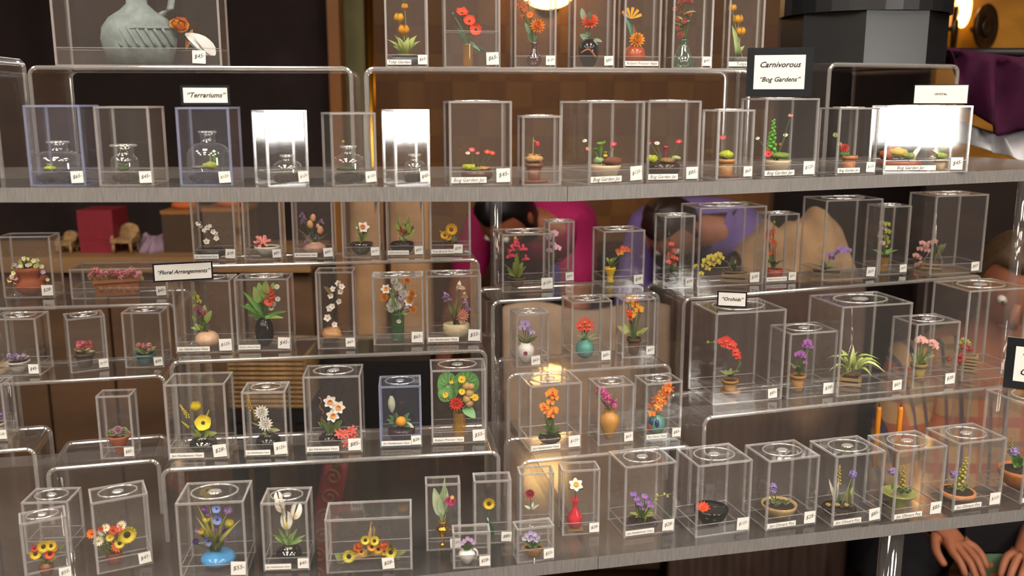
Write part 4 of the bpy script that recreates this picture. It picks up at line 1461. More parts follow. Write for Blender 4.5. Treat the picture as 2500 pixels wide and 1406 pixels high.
for k in range(9):
    a.fl('cluster', 338 + (k % 3) * 13, 842 + (k // 3) * 5, 7, ['#D88A86', '#C87A7C', '#E0A49A'][k % 3], stem=False)
for k in range(9):
    a.lf(354, 862, 326 + k * 6.8, 850 + 5 * math.sin(k * 1.3), 11, '#93A56A', 'ovate')
a = Arr('U1', 'potted_succulent', 'flared terracotta pot of grey green and mauve succulents', 'potted plant', cx=290)
a.pot('flare', 290, 1062, 52, '#B05A38', rough=.7)
for x, y, r, c in ((274, 1056, 11, '#A7AE86'), (288, 1050, 12, '#B78AA0'), (302, 1052, 11, '#9AA87A'), (310, 1058, 9, '#B4B88E'), (266, 1058, 9, '#8E9C74'), (292, 1060, 8, '#C8C8A0')):
    a.fl('mum', x, y, r, c, stem=False, up=1.1)
for x1 in (260, 318):
    a.lf(290, 1062, x1, 1060, 8, '#A4AF84', 'ovate')
a = Arr('U0', 'potted_primrose', 'small violet primrose pot in the case half out of sight', 'potted plant', cx=2)
a.pot('pot', -6, 1030, 40, '#B8A89A')
a.fl('cluster', -2, 1016, 12, '#8A6AA8', stem=False)
a.fl('cluster', -16, 1018, 10, '#9A7AB0', stem=False)

# row under the upper shelf
a = Arr('A1', 'branch_arrangement', 'white blossom branch leaning over a flat dark dish', cx=520)
a.pot('lowbowl', 516, 608, 70, '#3A3438', name='dish')
for x, y, r in ((484, 546, 8), (490, 552, 7), (506, 556, 8), (500, 563, 8), (512, 552, 6), (520, 566, 8), (526, 570, 7), (528, 582, 8), (504, 590, 9), (498, 562, 6)):
    a.fl('blossom', x, y, r, '#EDE8DE', '#B8907A', stem=False)
a.stem_to(a.P(484, 540), '#4A3A2C', .0008, frm=a.P(530, 588))
a.stem_to(a.P(530, 588), '#4A3A2C', .0008)
a.stem_to(a.P(504, 592), '#4A3A2C', .0006)
a = Arr('A2', 'potted_succulent', 'single coral pink succulent in a low white bowl', 'potted plant', cx=652)
a.pot('bowl', 652, 600, 62, '#E4DFD2', rough=.25, name='bowl')
a.fl('mum', 640, 594, 18, '#EE8A84', stem=False, up=1.2)
a.fl('star', 640, 590, 20, '#F09A92', stem=False, up=1.2)
a = Arr('A3', 'vase_arrangement', 'peach tulips and mauve iris in a dusty pink heart vase', cx=764)
a.pot('ball', 768, 590, 56, '#C99A8A', rough=.25, name='vase')
for x, y, r, c in ((764, 532, 12, '#EBB07A'), (757, 548, 13, '#EDB880'), (782, 562, 13, '#E8A886'), (776, 552, 8, '#E8B8A8')):
    a.fl('bud', x, y, r, c, dd=-.004)
for x, y, r in ((738, 524, 9), (740, 540, 10), (784, 540, 9), (760, 574, 10), (774, 578, 9), (750, 588, 9), (742, 532, 8), (756, 580, 8)):
    a.fl('iris', x, y, r, '#A98AB4', '#D8B060')
for x1, y1 in ((718, 553), (736, 574), (800, 570), (796, 576), (742, 586)):
    a.lf(766, 592, x1, y1, 4, '#A89A6A', 'needle')
a = Arr('A4', 'vase_arrangement', 'single white daffodil with orange trumpet in a dark glass bowl', cx=884)
a.pot('bowl', 882, 592, 56, '#3A2E2A', mat=GLASS_SMOKE, name='vase', soil=None)
a.fl('narcissus', 886, 556, 17, '#F2EDE4', '#EE7A2A', up=.9, dd=-.003)
for x1, y1, w in ((866, 528, 6), (872, 548, 6), (868, 580, 6), (898, 566, 6), (906, 574, 5), (888, 560, 7)):
    a.lf(882, 592, x1, y1, w, '#8FA04A')
a = Arr('A5', 'vase_arrangement', 'orange rosebuds and lime fern in a low black bowl', cx=988)
a.pot('lowbowl', 982, 590, 58, '#121218', rough=.12, name='bowl', soil=None)
for x, y, r in ((976, 560, 9), (984, 564, 9), (988, 568, 8)):
    a.fl('rose', x, y, r, '#EC6A34')
a.fl('cluster', 992, 580, 7, '#B8BFA0')
for x1, y1 in ((972, 532), (996, 530), (986, 548), (1004, 552), (1014, 560), (1008, 572), (998, 544), (974, 574), (966, 546)):
    a.lf(988, 588, x1, y1, 9, '#A4B858', 'ovate')
a.fl('spike', 972, 544, 14, '#8FAA4C', stem=False)
a.fl('spike', 998, 542, 14, '#98B050', stem=False)
a = Arr('A6', 'vase_arrangement', 'two golden sunflowers leaning from a small terracotta cup', cx=1100)
a.pot('pot', 1100, 594, 40, '#8A4632', rough=.5)
for x, y, r in ((1102, 560, 15), (1086, 574, 11), (1094, 578, 10)):
    a.fl('sunflower', x, y, r, '#E9B21E', '#7A5216', dd=-.004, up=.2)
for x1, y1 in ((1072, 561), (1112, 576), (1080, 584), (1116, 582)):
    a.lf(1098, 592, x1, y1, 8, '#7F9A6A')

# gladiolus row
a = Arr('D1', 'vase_arrangement', 'lime and wine gladiolus spray in a peach egg shaped vase', cx=502)
a.pot('egg', 505, 808, 58, '#E8BE9C', rough=.2, name='vase')
for x, y, r, c in ((478, 726, 10, '#B7B63A'), (486, 736, 8, '#C2BC4A'), (478, 748, 9, '#A8B23C'), (484, 756, 12, '#8A3E56'), (482, 750, 11, '#9A4A60'), (494, 770, 12, '#8E3C54'), (500, 764, 9, '#A8566A')):
    a.fl('orchid', x, y, r, c, '#6A2E3E')
for x1, y1, w in ((474, 708, 8), (500, 744, 14), (516, 758, 16), (496, 800, 18), (468, 770, 10), (476, 790, 12), (466, 800, 8), (510, 762, 12)):
    a.lf(492, 806, x1, y1, w, '#A2B95C', 'ovate')
a = Arr('D2', 'vase_arrangement', 'large green leaf bouquet with coral amaryllis in a black oval vase', cx=644)
a.pot('egg', 644, 774, 46, '#15191C', rough=.18, name='vase')
for x, y, r in ((654, 706, 14), (664, 720, 13), (658, 736, 15), (660, 714, 12)):
    a.fl('poppy', x, y, r, '#DA5A42', '#A83A2A', dd=-.008)
for x, y in ((676, 700), (642, 718), (678, 730), (662, 752), (668, 742)):
    a.fl('daisy', x, y, 8, '#ECE8DC')
for x1, y1, w in ((594, 712, 12), (586, 744, 12), (612, 726, 20), (620, 700, 20), (632, 690, 22), (650, 684, 22), (668, 690, 14), (606, 770, 10), (640, 760, 18), (620, 754, 20), (622, 778, 14), (680, 770, 16), (700, 760, 9), (692, 776, 10), (660, 776, 12), (634, 736, 18), (600, 742, 14)):
    a.lf(642, 776, x1, y1, w, ['#7FB05A', '#5F9A48', '#A4C46A'][int(x1) % 3], 'ovate' if w > 13 else 'lance')
a = Arr('D3', 'branch_arrangement', 'tall arching stem of white blossom rising from a brown stone', cx=808)
a.blob('stone_vase', 810, 814, 54, 34, '#C08A58', mat=paint('#C2905E', .3, noise=.15, scale=60))
a.mouth = a.P(816, 806); a.mr = .002
pts = [(826, 692), (834, 700), (812, 706), (832, 712), (808, 722), (828, 736), (806, 752), (812, 748), (800, 776), (816, 792)]
for k, (x, y) in enumerate(pts):
    a.fl('blossom', x, y, 11 if k in (6, 8) else 9, '#EFE9DF', '#C89A86', stem=False, jit=.5)
chain = [(816, 806), (806, 780), (812, 750), (824, 728), (818, 708), (828, 690)]
for p, q in zip(chain, chain[1:]):
    a.stem_to(a.P(*q), '#5A4A38', .0007, frm=a.P(*p))
a.lf(812, 720, 790, 700, 14, '#8A7448', 'ovate')
a = Arr('D4', 'vase_arrangement', 'white daisies and orange marigolds in a straight green glass vase', cx=970)
a.pot('cylinder', 970, 764, 34, '#2F6A3A', mat=clear('bottle_green', tint=(.25, .6, .35), f0=.12, haze=.25, haze_col=(.08, .25, .1)), name='vase', soil=None)
MB().lathe([(0, 0), (.0095, 0), (.0095, .0035), (.007, .0045), (0, .0045)], 18).build('vase_foot', GLASS, a.o, (0, 0, 0))
for x, y, r in ((962, 686, 10), (972, 700, 12), (984, 717, 11), (958, 736, 11), (952, 746, 10), (970, 746, 12), (955, 755, 9), (968, 694, 9)):
    a.fl('mum', x, y, r, '#EFECE2', dd=-.004)
for x, y, r in ((994, 684, 11), (938, 726, 12), (1009, 755, 11), (1006, 716, 10), (1002, 730, 10)):
    a.fl('mum', x, y, r, '#F09A22', dd=-.004)
for x, y in ((942, 706), (1004, 722), (998, 736), (1000, 742)):
    a.fl('narcissus', x, y, 13, '#F1EBDD', '#F0982A')
for x, y in ((984, 704), (960, 722), (978, 730), (992, 750), (976, 726)):
    a.fl('cluster', x, y, 9, '#B5A6BC')
for x1, y1 in ((948, 700), (946, 750), (936, 752), (996, 766), (956, 766), (978, 764)):
    a.lf(970, 770, x1, y1, 8, '#8AB068')
a.fl('daisy', 974, 784, 7, '#E6EBDD', stem=False, up=0, dd=-.011)
a = Arr('D5', 'vase_arrangement', 'mauve and cream irises with a peach carnation in a cream stone vase', cx=1112)
a.pot('lowbowl', 1114, 788, 66, '#D8C8A0', rough=.3, name='vase', soil=None, sy=.7)
for x, y, r, c in ((1122, 700, 14, '#F0D8C0'), (1094, 728, 13, '#B690BE'), (1088, 722, 10, '#A880B4'), (1140, 752, 12, '#B48ABE'), (1136, 736, 9, '#C8A2C4'), (1134, 722, 10, '#D8B890')):
    a.fl('iris', x, y, r, c, '#E0A84A', up=.1)
a.fl('mum', 1128, 770, 18, '#F2A490', dd=-.010, up=.1)
a.fl('mum', 1128, 770, 11, '#F6B8A0', dd=-.014, up=.1, stem=False)
for x1, y1 in ((1092, 735), (1100, 745), (1108, 736), (1118, 720), (1114, 740), (1094, 752), (1130, 740), (1104, 756)):
    a.lf(1110, 792, x1, y1, 8, '#7F7E4A', 'strap')

# lily row
a = Arr('E1', 'vase_arrangement', 'yellow poppies and mimosa in a round smoked glass bowl', cx=494)
a.pot('ball', 496, 1064, 68, '#3A4038', mat=GLASS_SMOKE, name='vase')
a.fl('tulip', 478, 995, 17, '#E8D02A', dd=-.004)
a.fl('poppy', 496, 1032, 24, '#E8D234', '#3A3A1A', dd=-.008, up=.5)
for x, y, r, s in ((450, 1004, 20, -.5), (506, 1012, 12, .4), (452, 1036, 12, -.9)):
    a.fl('spike', x, y, r, '#D9C548', side=s)
for x1, y1, w in ((476, 1048, 14), (512, 1052, 18), (530, 1056, 16), (486, 1058, 18), (470, 1060, 10)):
    a.lf(494, 1066, x1, y1, w, '#8E9A3C', 'ovate')
a = Arr('E2', 'vase_arrangement', 'two white peonies with mustard catkins in a black bowl', cx=654)
a.pot('ball', 654, 1058, 62, '#141618', rough=.12, name='vase')
a.fl('mum', 638, 1007, 18, '#F1EEE6', dd=-.004)
a.fl('mum', 648, 1035, 18, '#EFEBE2', dd=-.010)
for x, y, r, s in ((608, 982, 20, -.15), (622, 1012, 14, -.2)):
    a.fl('spike', x, y, r, '#D2A838', side=s)
for x1, y1, w in ((684, 1050, 11), (610, 1030, 6), (640, 1070, 11), (670, 1054, 12), (668, 1048, 10)):
    a.lf(650, 1052, x1, y1, w, '#97A06A')
a = Arr('E3', 'vase_arrangement', 'three white narcissus and a curled vine in a black bowl', cx=812)
a.pot('ball', 806, 1054, 58, '#141614', rough=.12, name='vase')
for x, y in ((806, 980), (826, 994), (812, 1014)):
    a.fl('narcissus', x, y, 17, '#F4EFE6', '#F09A3A', dd=-.006, up=.1, jit=.15)
vp = [a.loc(a.P(792 - 12 * t + 3.5 * math.sin(t * 16), 1040 - 70 * t)) for t in [k / 18 for k in range(19)]]
MB().tube(vp, .0007, 5).build('tendril', paint('#9A6A3A', .6), a.o)
for x1, y1, w in ((782, 1022, 14), (790, 1030, 16), (836, 1026, 16), (826, 1032, 16), (802, 1028, 18), (776, 1030, 10)):
    a.lf(808, 1058, x1, y1, w, '#556A34', 'ovate')
for x, y in ((838, 1060), (850, 1056), (862, 1064), (852, 1074), (866, 1078), (846, 1082), (860, 1050), (828, 1058)):
    a.fl('star', x, y, 12, ['#E2685A', '#EE8070'][x % 2], '#B04A3A', dd=-.016, stem=False, jit=.4)
a = Arr('E4', 'vase_arrangement', 'orange fruit with a pale hooded spathe in a brown bowl', cx=978)
a.pot('lowbowl', 980, 1042, 68, '#3C2420', rough=.15, name='bowl')
a.fl('spathe', 956, 986, 22, '#C9CDB0', '#B08A5A', side=-.02)
a.fl('ball', 979, 1029, 13, '#F0A01C', dd=-.008, stem=False)
for x1, y1, w in ((1000, 1008, 10), (1004, 1024, 9), (950, 1014, 9), (944, 1024, 8), (958, 1042, 10), (966, 1006, 9), (1002, 1042, 12), (996, 1018, 9), (950, 1032, 9)):
    a.lf(974, 1034, x1, y1, w, ['#4F7A4A', '#7AA06A'][int(x1) % 2], 'ovate')
a.lf(988, 1032, 1010, 1044, 12, '#C9D4B4', 'ovate')
a = Arr('E5', 'vase_arrangement', 'giant green lily pads with red zinnia and seed pods in an amber tube', cx=1118)
a.pot('cylinder', 1122, 1006, 32, '#C88A1A', mat=GLASS_AMBER, name='vase', soil=None)
a.lf(1100, 978, 1088, 906, 50, '#6FAE5E', 'pad', d0=.004, d1=.004, face=a.to_cam)
a.lf(1136, 966, 1140, 904, 62, '#5FA052', 'pad', d0=.006, d1=.006, face=a.to_cam)
a.lf(1096, 980, 1078, 946, 34, '#7DBA6A', 'pad', d0=0, d1=0, face=a.to_cam)
VEIN = paint('#B4D69A', .5)
for cx_, cy_, rx, ry, dd_ in ((1094, 942, 24, 35, .0035), (1138, 935, 29, 30, .0055), (1087, 963, 16, 16, -.0008)):
    for q in range(12):
        w = q * math.pi / 6 + .2
        MB().tube([a.loc(a.P(cx_, cy_, dd_ - .0012)), a.loc(a.P(cx_ + rx * .9 * math.cos(w), cy_ + ry * .9 * math.sin(w), dd_ - .0010))], [.0005, .0002], 4).build('leaf_vein', VEIN, a.o)
a.fl('mum', 1114, 985, 18, '#EE4426', dd=-.010, up=.1)
for x, y, r in ((1128, 926, 12), (1128, 956, 10), (1088, 964, 9), (1160, 970, 11), (1102, 932, 6), (1152, 966, 8)):
    a.fl('daisy', x, y, r, '#F0CE22', '#E89A1C', dd=-.008)
for x, y, r in ((1138, 942, 10), (1150, 944, 9), (1146, 960, 11), (1140, 974, 11), (1146, 984, 10)):
    a.fl('ball', x, y, r, '#C9A468', stem=False, dd=-.004)
a.lf(1132, 992, 1160, 1020, 26, '#7FB87C', 'ovate', d1=-.01)

# lower shelf
a = Arr('G1', 'vase_arrangement', 'yellow sunflowers and one red gerbera in a speckled brown vase', cx=112)
a.pot('tall', 112, 1372, 34, '#7A4A26', rough=.25, name='vase')
for x, y, r, c, c2 in ((86, 1352, 14, '#E2C22C', '#4A2E12'), (106, 1334, 15, '#E4C62E', '#4A2E12'), (124, 1332, 13, '#E0C02A', '#4A2E12'), (122, 1352, 13, '#E2603A', '#3A1A10'), (132, 1338, 9, '#E2A03A', '#7A3A12'), (84, 1338, 9, '#C8482E', '#5A2012')):
    a.fl('sunflower', x, y, r, c, c2, dd=-.004, up=.3)
for x1, y1 in ((160, 1326), (98, 1364), (138, 1362), (128, 1372), (150, 1334)):
    a.lf(112, 1374, x1, y1, 8, '#7E8A44')
a = Arr('G2', 'vase_arrangement', 'mixed red, white and yellow gerberas with one large sunflower in a brown cylinder', cx=278)
a.pot('cylinder', 278, 1346, 38, '#8A4A3A', rough=.5, name='vase', soil=None)
for k, (x, y, r, c, c2) in enumerate(((310, 1305, 22, '#E6D040', '#3A3A12'), (286, 1332, 18, '#E2603A', '#3A2A10'), (292, 1326, 13, '#EAD24A', '#3A3A12'), (224, 1302, 15, '#E8823A', '#C85A2A'), (250, 1296, 14, '#F0E8C8', '#C8B04A'), (240, 1320, 15, '#F0E9C4', '#B8A84A'), (268, 1312, 12, '#E8D03A', '#B89A1C'), (296, 1282, 14, '#F0E6CE', '#D8B84A'), (276, 1294, 14, '#E4603A', '#B03A1C'), (288, 1290, 12, '#E2542E', '#A8341A'), (258, 1288, 12, '#EDE4C8', '#C8B04A'), (246, 1290, 8, '#C83A2A', '#8A1C12'))):
    a.fl('sunflower' if k in (0, 2) else 'daisy', x, y, r, c, c2, dd=-.004 - .001 * k, up=.2)
for x1, y1 in ((236, 1338), (252, 1342), (262, 1330), (302, 1330), (320, 1310)):
    a.lf(276, 1350, x1, y1, 12, '#5C6A34', 'ovate')
a = Arr('G3', 'vase_arrangement', 'blue anemones, mauve and yellow tulips in a shiny blue egg vase', cx=530)
a.pot('egg', 532, 1344, 84, '#4E9AD6', rough=.12, name='vase', noise=.08)
for x, y, r, c in ((498, 1245, 10, '#8A5AA8'), (556, 1250, 14, '#A880C4'), (508, 1258, 9, '#9A6AB8'), (484, 1298, 10, '#B890C8'), (522, 1296, 12, '#A87AC2'), (534, 1302, 11, '#B48ACC'), (552, 1300, 10, '#7A4A9A'), (548, 1318, 9, '#B07AB4'), (478, 1324, 10, '#5A3A84')):
    a.fl('tulip', x, y, r, c, jit=.6)
for x, y, r, c in ((504, 1270, 14, '#DCCB4E'), (560, 1280, 14, '#D8CB52'), (492, 1300, 12, '#DCC84A')):
    a.fl('tulip', x, y, r, c, dd=-.006)
for x, y, r in ((529, 1242, 13), (531, 1268, 15), (508, 1320, 14)):
    a.fl('poppy', x, y, r, '#7C8FCC', '#1A1A38', dd=-.008, up=.3)
for x1, y1, w in ((482, 1232, 7), (478, 1260, 8), (588, 1268, 9), (564, 1232, 6), (512, 1236, 6), (500, 1290, 7), (546, 1270, 6)):
    a.lf(526, 1346, x1, y1, w, '#B3B45C', 'strap')
for x1, y1 in ((520, 1312), (534, 1308), (510, 1336)):
    a.lf(524, 1346, x1, y1, 14, '#4E5E38', 'ovate')
a = Arr('G4', 'vase_arrangement', 'four white calla lilies in a low dark green glass bowl', cx=703)
a.pot('ball', 705, 1330, 64, '#26302A', mat=GLASS_SMOKE, name='vase')
for x, y, r, s in ((682, 1224, 20, -.2), (688, 1242, 24, -.35), (719, 1258, 27, .4), (700, 1282, 28, .0)):
    a.fl('calla', x, y, r, '#EFEBE2', '#D9B84A', side=s, stemcol='#8A9A4A')
for x1, y1, w in ((664, 1304, 10), (672, 1312, 10), (682, 1300, 9), (726, 1290, 9), (746, 1306, 9), (738, 1318, 11), (716, 1300, 12), (700, 1316, 13), (690, 1316, 12), (728, 1322, 10), (680, 1290, 7)):
    a.lf(704, 1330, x1, y1, w, ['#9AB878', '#6F8F52', '#7FA060'][int(x1) % 3])
a = Arr('G5', 'flower_basket', 'wicker trug of orange roses and small sunflowers with a rope handle', 'flower basket', cx=902)
WK = woodmat('wicker', '#8E7448', '#C2A872', (40, 40, 40), .8)
A0, A1 = a.P(856, 1382), a.P(968, 1378)
# boat shaped trug
Lw = (A1 - A0).length
cen = a.loc((A0 + A1) / 2)
zt = a.P(912, 1348).z - a.zf


def trug(u, v):
    s = u * 2 - 1
    w = (v - .5) * math.pi
    hgt = zt * (1 - .85 * abs(s) ** 2)
    return a.right * (s * Lw / 2) + a.to_cam * (.010 * math.sin(w) * (1 - .5 * s * s)) + Vector((0, 0, max(.0005, hgt * (.55 + .45 * -math.cos(2 * w)) if False else hgt * abs(math.sin(w)) ** .8 + .0004)))


MB().grid(trug, 22, 10).build('trug', WK, a.o, (cen.x, cen.y, 0))
MB().tube([a.loc(a.P(901, 1352)), a.loc(a.P(902, 1330)), a.loc(a.P(903, 1300)), a.loc(a.P(908, 1276)), a.loc(a.P(912, 1290, .006)), a.loc(a.P(908, 1345, .008))], .0022, 8).build('rope_handle', paint('#C0A878', .8, noise=.4, scale=800, bump=.8), a.o)
a.mouth = a.P(904, 1358); a.mr = .012
for x, y, r, c, c2, kd in ((852, 1358, 16, '#D8CB3C', '#20200E', 'sunflower'), (954, 1348, 15, '#DCCB3A', '#20200E', 'sunflower'), (892, 1318, 12, '#E4CF3E', '#3A2E10', 'sunflower'), (914, 1320, 12, '#E0C83A', '#3A2E10', 'sunflower'), (876, 1334, 15, '#EE8A36', None, 'rose'), (936, 1330, 16, '#F08436', None, 'rose'), (908, 1334, 12, '#E8A23A', '#3A2410', 'sunflower'), (924, 1340, 12, '#E6B03A', '#3A2410', 'sunflower'), (882, 1346, 10, '#E0B03A', '#2A1E0E', 'sunflower'), (868, 1344, 9, '#E8A040', None, 'rose'), (940, 1346, 10, '#D8C03A', '#20200E', 'sunflower')):
    a.fl(kd, x, y, r, c, c2, dd=-.006, up=.25, stem=False)
for x0, y0, x1, y1, w in ((836, 1368, 818, 1352, 16), (850, 1372, 822, 1372, 10), (950, 1350, 962, 1324, 16), (962, 1356, 990, 1346, 14), (960, 1362, 976, 1364, 10), (940, 1356, 974, 1352, 10)):
    a.lf(x0, y0, x1, y1, w, '#76804A', 'ovate')
a = Arr('G6', 'vase_arrangement', 'pink bloom with veined pale leaves in a polished gold urn', cx=1080)
a.pot('urn', 1080, 1272, 34, '#D9A83A', rough=.18, metal=1.0, name='urn', noise=.03)
a.lf(1078, 1262, 1060, 1192, 26, '#B8CBA4', 'ovate', d1=0, face=a.to_cam)
a.lf(1080, 1258, 1086, 1184, 28, '#BBCDA8', 'ovate', d1=.004, face=a.to_cam)
a.lf(1080, 1240, 1086, 1166, 8, '#A9BC90', 'lance')
a.fl('mum', 1100, 1222, 15, '#E23E86', dd=-.006, up=.1)
a.fl('daisy', 1104, 1214, 6, '#D8B05A', dd=-.010, stem=False)
for x1, y1 in ((1076, 1250), (1088, 1246), (1082, 1260)):
    a.lf(1080, 1276, x1, y1, 9, '#9AAA7A')
a = Arr('G7', 'vase_arrangement', 'single golden sunflower in a curved dark green glass bud vase', cx=1196)
gp = [a.loc(a.P(x, y)) for x, y in ((1190, 1262), (1192, 1276), (1197, 1292), (1201, 1310), (1202, 1326))]
gp[-1].z = 0.0006
MB().tube(gp, [.0016, .0028, .0046, .0040, .0030], 10).build('vase', clear('deep_green_glass', tint=(.1, .45, .25), f0=.12, haze=.35, haze_col=(.03, .2, .1)), a.o)
a.mouth = a.P(1190, 1262); a.mr = .0008
a.fl('sunflower', 1194, 1229, 15, '#E8C426', '#5A3A12', dd=-.002, up=.1, jit=.1)
a = Arr('G8', 'vase_arrangement', 'crimson carnation in a clear glass vase with a frilled lip', cx=1296)
a.pot('bottle', 1298, 1238, 26, '#DADFD8', mat=GLASS, name='vase')
a.fl('mum', 1294, 1204, 13, '#C8384E', dd=-.002, up=.1)
for x1, y1 in ((1280, 1234), (1316, 1232), (1302, 1226)):
    a.lf(1298, 1244, x1, y1, 7, '#DCE2D8')
a = Arr('G9', 'vase_arrangement', 'white lotus in a red glass bottle vase on a gilt plinth', cx=1405)
pz = a.P(1405, 1298).z
MB().box((-.0095, -.008, 0), (.0095, .008, .0022)).build('plinth', paint('#D8A85A', .3, metal=.7), a.o)
a.zf = a.base.z + .0022
a.pot('bottle', 1404, 1217, 38, '#D2303E', rough=.15, name='vase', noise=.06)
a.fl('narcissus', 1406, 1184, 18, '#F6F0E2', '#E8B83A', up=1.0, dd=-.002)
a.lf(1404, 1190, 1424, 1194, 10, '#3A4A30', 'ovate')
a.lf(1404, 1190, 1388, 1192, 10, '#3A4A30', 'ovate')
a = Arr('G10', 'vase_arrangement', 'lilac violets in a small white porcelain jug', cx=1142)
a.pot('amphora', 1140, 1340, 42, '#EFEEEC', rough=.18, name='jug')
hp = [a.loc(a.P(1156 + 10 * math.sin(w), 1352 - 12 * math.cos(w))) for w in [k / 8 * 3.1 for k in range(9)]]
MB().tube(hp, .0012, 6).build('handle', paint('#EFEEEC', .18), a.o)
for x, y in ((1142, 1314), (1150, 1318), (1134, 1320), (1128, 1326), (1156, 1324)):
    a.fl('blossom', x, y, 7, '#B89CCB', '#E8D05A', dd=-.004)
for x1, y1 in ((1124, 1330), (1138, 1334), (1150, 1336), (1160, 1328), (1132, 1342)):
    a.lf(1141, 1342, x1, y1, 8, '#3E5A34', 'ovate')
a = Arr('G11', 'flower_basket', 'lilac violets heaped in a small gold brown basket', 'flower basket', cx=1300)
a.pot('bowl', 1302, 1334, 50, '#A8763A', rough=.5, name='basket')
for k, (x, y) in enumerate(((1286, 1306), (1296, 1300), (1306, 1304), (1314, 1310), (1280, 1314), (1300, 1312), (1292, 1316), (1310, 1318))):
    a.fl('blossom', x, y, 8, '#A79CD0' if k % 2 else '#B8AEDA', '#E8D05A', dd=-.004)
for x1, y1 in ((1276, 1322), (1288, 1330), (1302, 1334), (1318, 1326), (1326, 1322), (1296, 1326), (1312, 1334)):
    a.lf(1302, 1334, x1, y1, 9, '#6A8F4A', 'ovate')

# orchids of the middle risers
a = Arr('H1', 'potted_orchid', 'crimson lady slipper orchid in a brown pot', 'potted orchid', cx=1262)
a.pot('pot', 1262, 676, 44, '#5A4228', rough=.6)
for x, y, r in ((1258, 596, 13), (1278, 606, 11), (1246, 622, 13), (1284, 630, 10), (1252, 608, 11), (1268, 606, 10), (1262, 590, 8)):
    a.fl('slipper', x, y, r, '#E23E5C', '#E85A6A')
a.fl('bud', 1258, 582, 6, '#D8C872', stem=False)
for x1, y1, w in ((1262, 616, 14), (1238, 656, 12), (1276, 640, 14), (1254, 640, 14), (1240, 668, 12), (1284, 650, 12), (1226, 642, 5), (1272, 660, 14)):
    a.lf(1262, 680, x1, y1, w, '#8B9A48')
a = Arr('H2', 'potted_orchid', 'pale pink moth orchid in a square violet pot', 'potted orchid', cx=1352)
a.qbox('pot', 1336, 1369, 662, 694, '#5A4A86', .9)
a.qbox('pot_rim', 1338, 1366, 646, 662, '#54447E', .9)
a.mouth = a.P(1352, 646); a.mr = .003
for x, y, r in ((1354, 570, 11), (1340, 580, 9), (1350, 596, 9), (1362, 606, 10), (1342, 612, 9), (1350, 574, 8), (1356, 602, 8)):
    a.fl('orchid', x, y, r, '#E6B4CC', '#C86A9A')
a.rosette(1352, 642, 8, 24, 8, '#3F5A34', rise=.5)
a = Arr('H3', 'potted_orchid', 'red and gold orchid spray beside a yellow footed cup', 'potted orchid', cx=1490)
a.pot('cup', 1490, 652, 28, '#EEC21A', rough=.25, name='cup')
a.rosette(1490, 648, 6, 28, 7, '#A9B456', rise=1.0)
for x, y, r, c in ((1524, 610, 12, '#E2603A'), (1514, 618, 10, '#E8963A'), (1534, 612, 9, '#D84A3A'), (1508, 612, 7, '#C8402E'), (1520, 604, 7, '#C8382A')):
    a.fl('orchid', x, y, r, c, '#E8B23A')
a = Arr('I1', 'potted_orchid', 'lilac orchid in a white vase painted with a pink rose', 'potted orchid', cx=1284)
a.pot('tall', 1284, 836, 42, '#EFEDE8', rough=.18, name='vase')
P_ = a.P(1284, 862, -.0125)
a.fl('rose', 1284, 862, 7, '#D86A8A', stem=False, dd=-.0122, up=0)
for x, y, r, c in ((1282, 790, 14, '#B8A4D0'), (1276, 800, 11, '#C2B0D8'), (1290, 806, 10, '#AE98C8'), (1300, 812, 8, '#C8C0D8')):
    a.fl('orchid', x, y, r, c, '#8A6AB0', up=.2)
for x1, y1, w in ((1258, 816, 9), (1266, 828, 8), (1308, 826, 9), (1314, 820, 6)):
    a.lf(1284, 838, x1, y1, w, '#5E6B3C')
a = Arr('I2', 'potted_orchid', 'red orchid cluster in a round turquoise vase', 'potted orchid', cx=1428)
a.pot('ball', 1428, 828, 46, '#5FA79C', rough=.25, name='vase')
for x, y, r in ((1428, 784, 12), (1416, 794, 12), (1438, 792, 12), (1426, 802, 12), (1418, 804, 10), (1440, 802, 10), (1430, 794, 9)):
    a.fl('orchid', x, y, r, '#E8503E', '#F0A83A', dd=-.004)
for x1, y1, w in ((1408, 818, 8), (1424, 812, 12), (1456, 814, 6), (1464, 824, 5), (1434, 818, 10)):
    a.lf(1428, 832, x1, y1, w, '#9AB07C')
a = Arr('I3', 'potted_orchid', 'tall red and yellow orchid in a dark brown clay pot', 'potted orchid', cx=1548)
a.pot('pot', 1548, 824, 36, '#5A3A24', rough=.7)
for x, y, r in ((1540, 734, 14), (1550, 744, 12), (1560, 756, 14), (1542, 768, 14), (1536, 766, 10), (1538, 778, 9), (1552, 732, 10)):
    a.fl('orchid', x, y, r, '#F0B228' if r > 11 else '#E85A2E', '#E2402E', dd=-.004)
for x, y, r in ((1532, 728, 8), (1566, 752, 8), (1534, 760, 8), (1548, 760, 7)):
    a.fl('orchid', x, y, r, '#E2452E', '#F0B228')
for x1, y1, w in ((1508, 796, 14), (1522, 790, 12), (1538, 780, 13), (1582, 800, 12), (1568, 806, 10)):
    a.lf(1546, 826, x1, y1, w, '#B7BC6C', 'ovate')
a = Arr('K1', 'potted_orchid', 'large orange orchid with strap leaves in a black bowl', 'potted orchid', cx=1344)
a.pot('lowbowl', 1342, 1062, 56, '#3A2E28', rough=.15, name='bowl')
for x, y, r in ((1350, 958, 15), (1340, 962, 12), (1354, 970, 12), (1344, 982, 12), (1330, 994, 14), (1336, 1006, 12), (1352, 1002, 15), (1344, 1014, 12), (1326, 990, 10)):
    a.fl('orchid', x, y, r, '#F29A2E', '#E8562A', dd=-.004)
a.fl('bud', 1344, 1020, 9, '#F0A87A', stem=False)
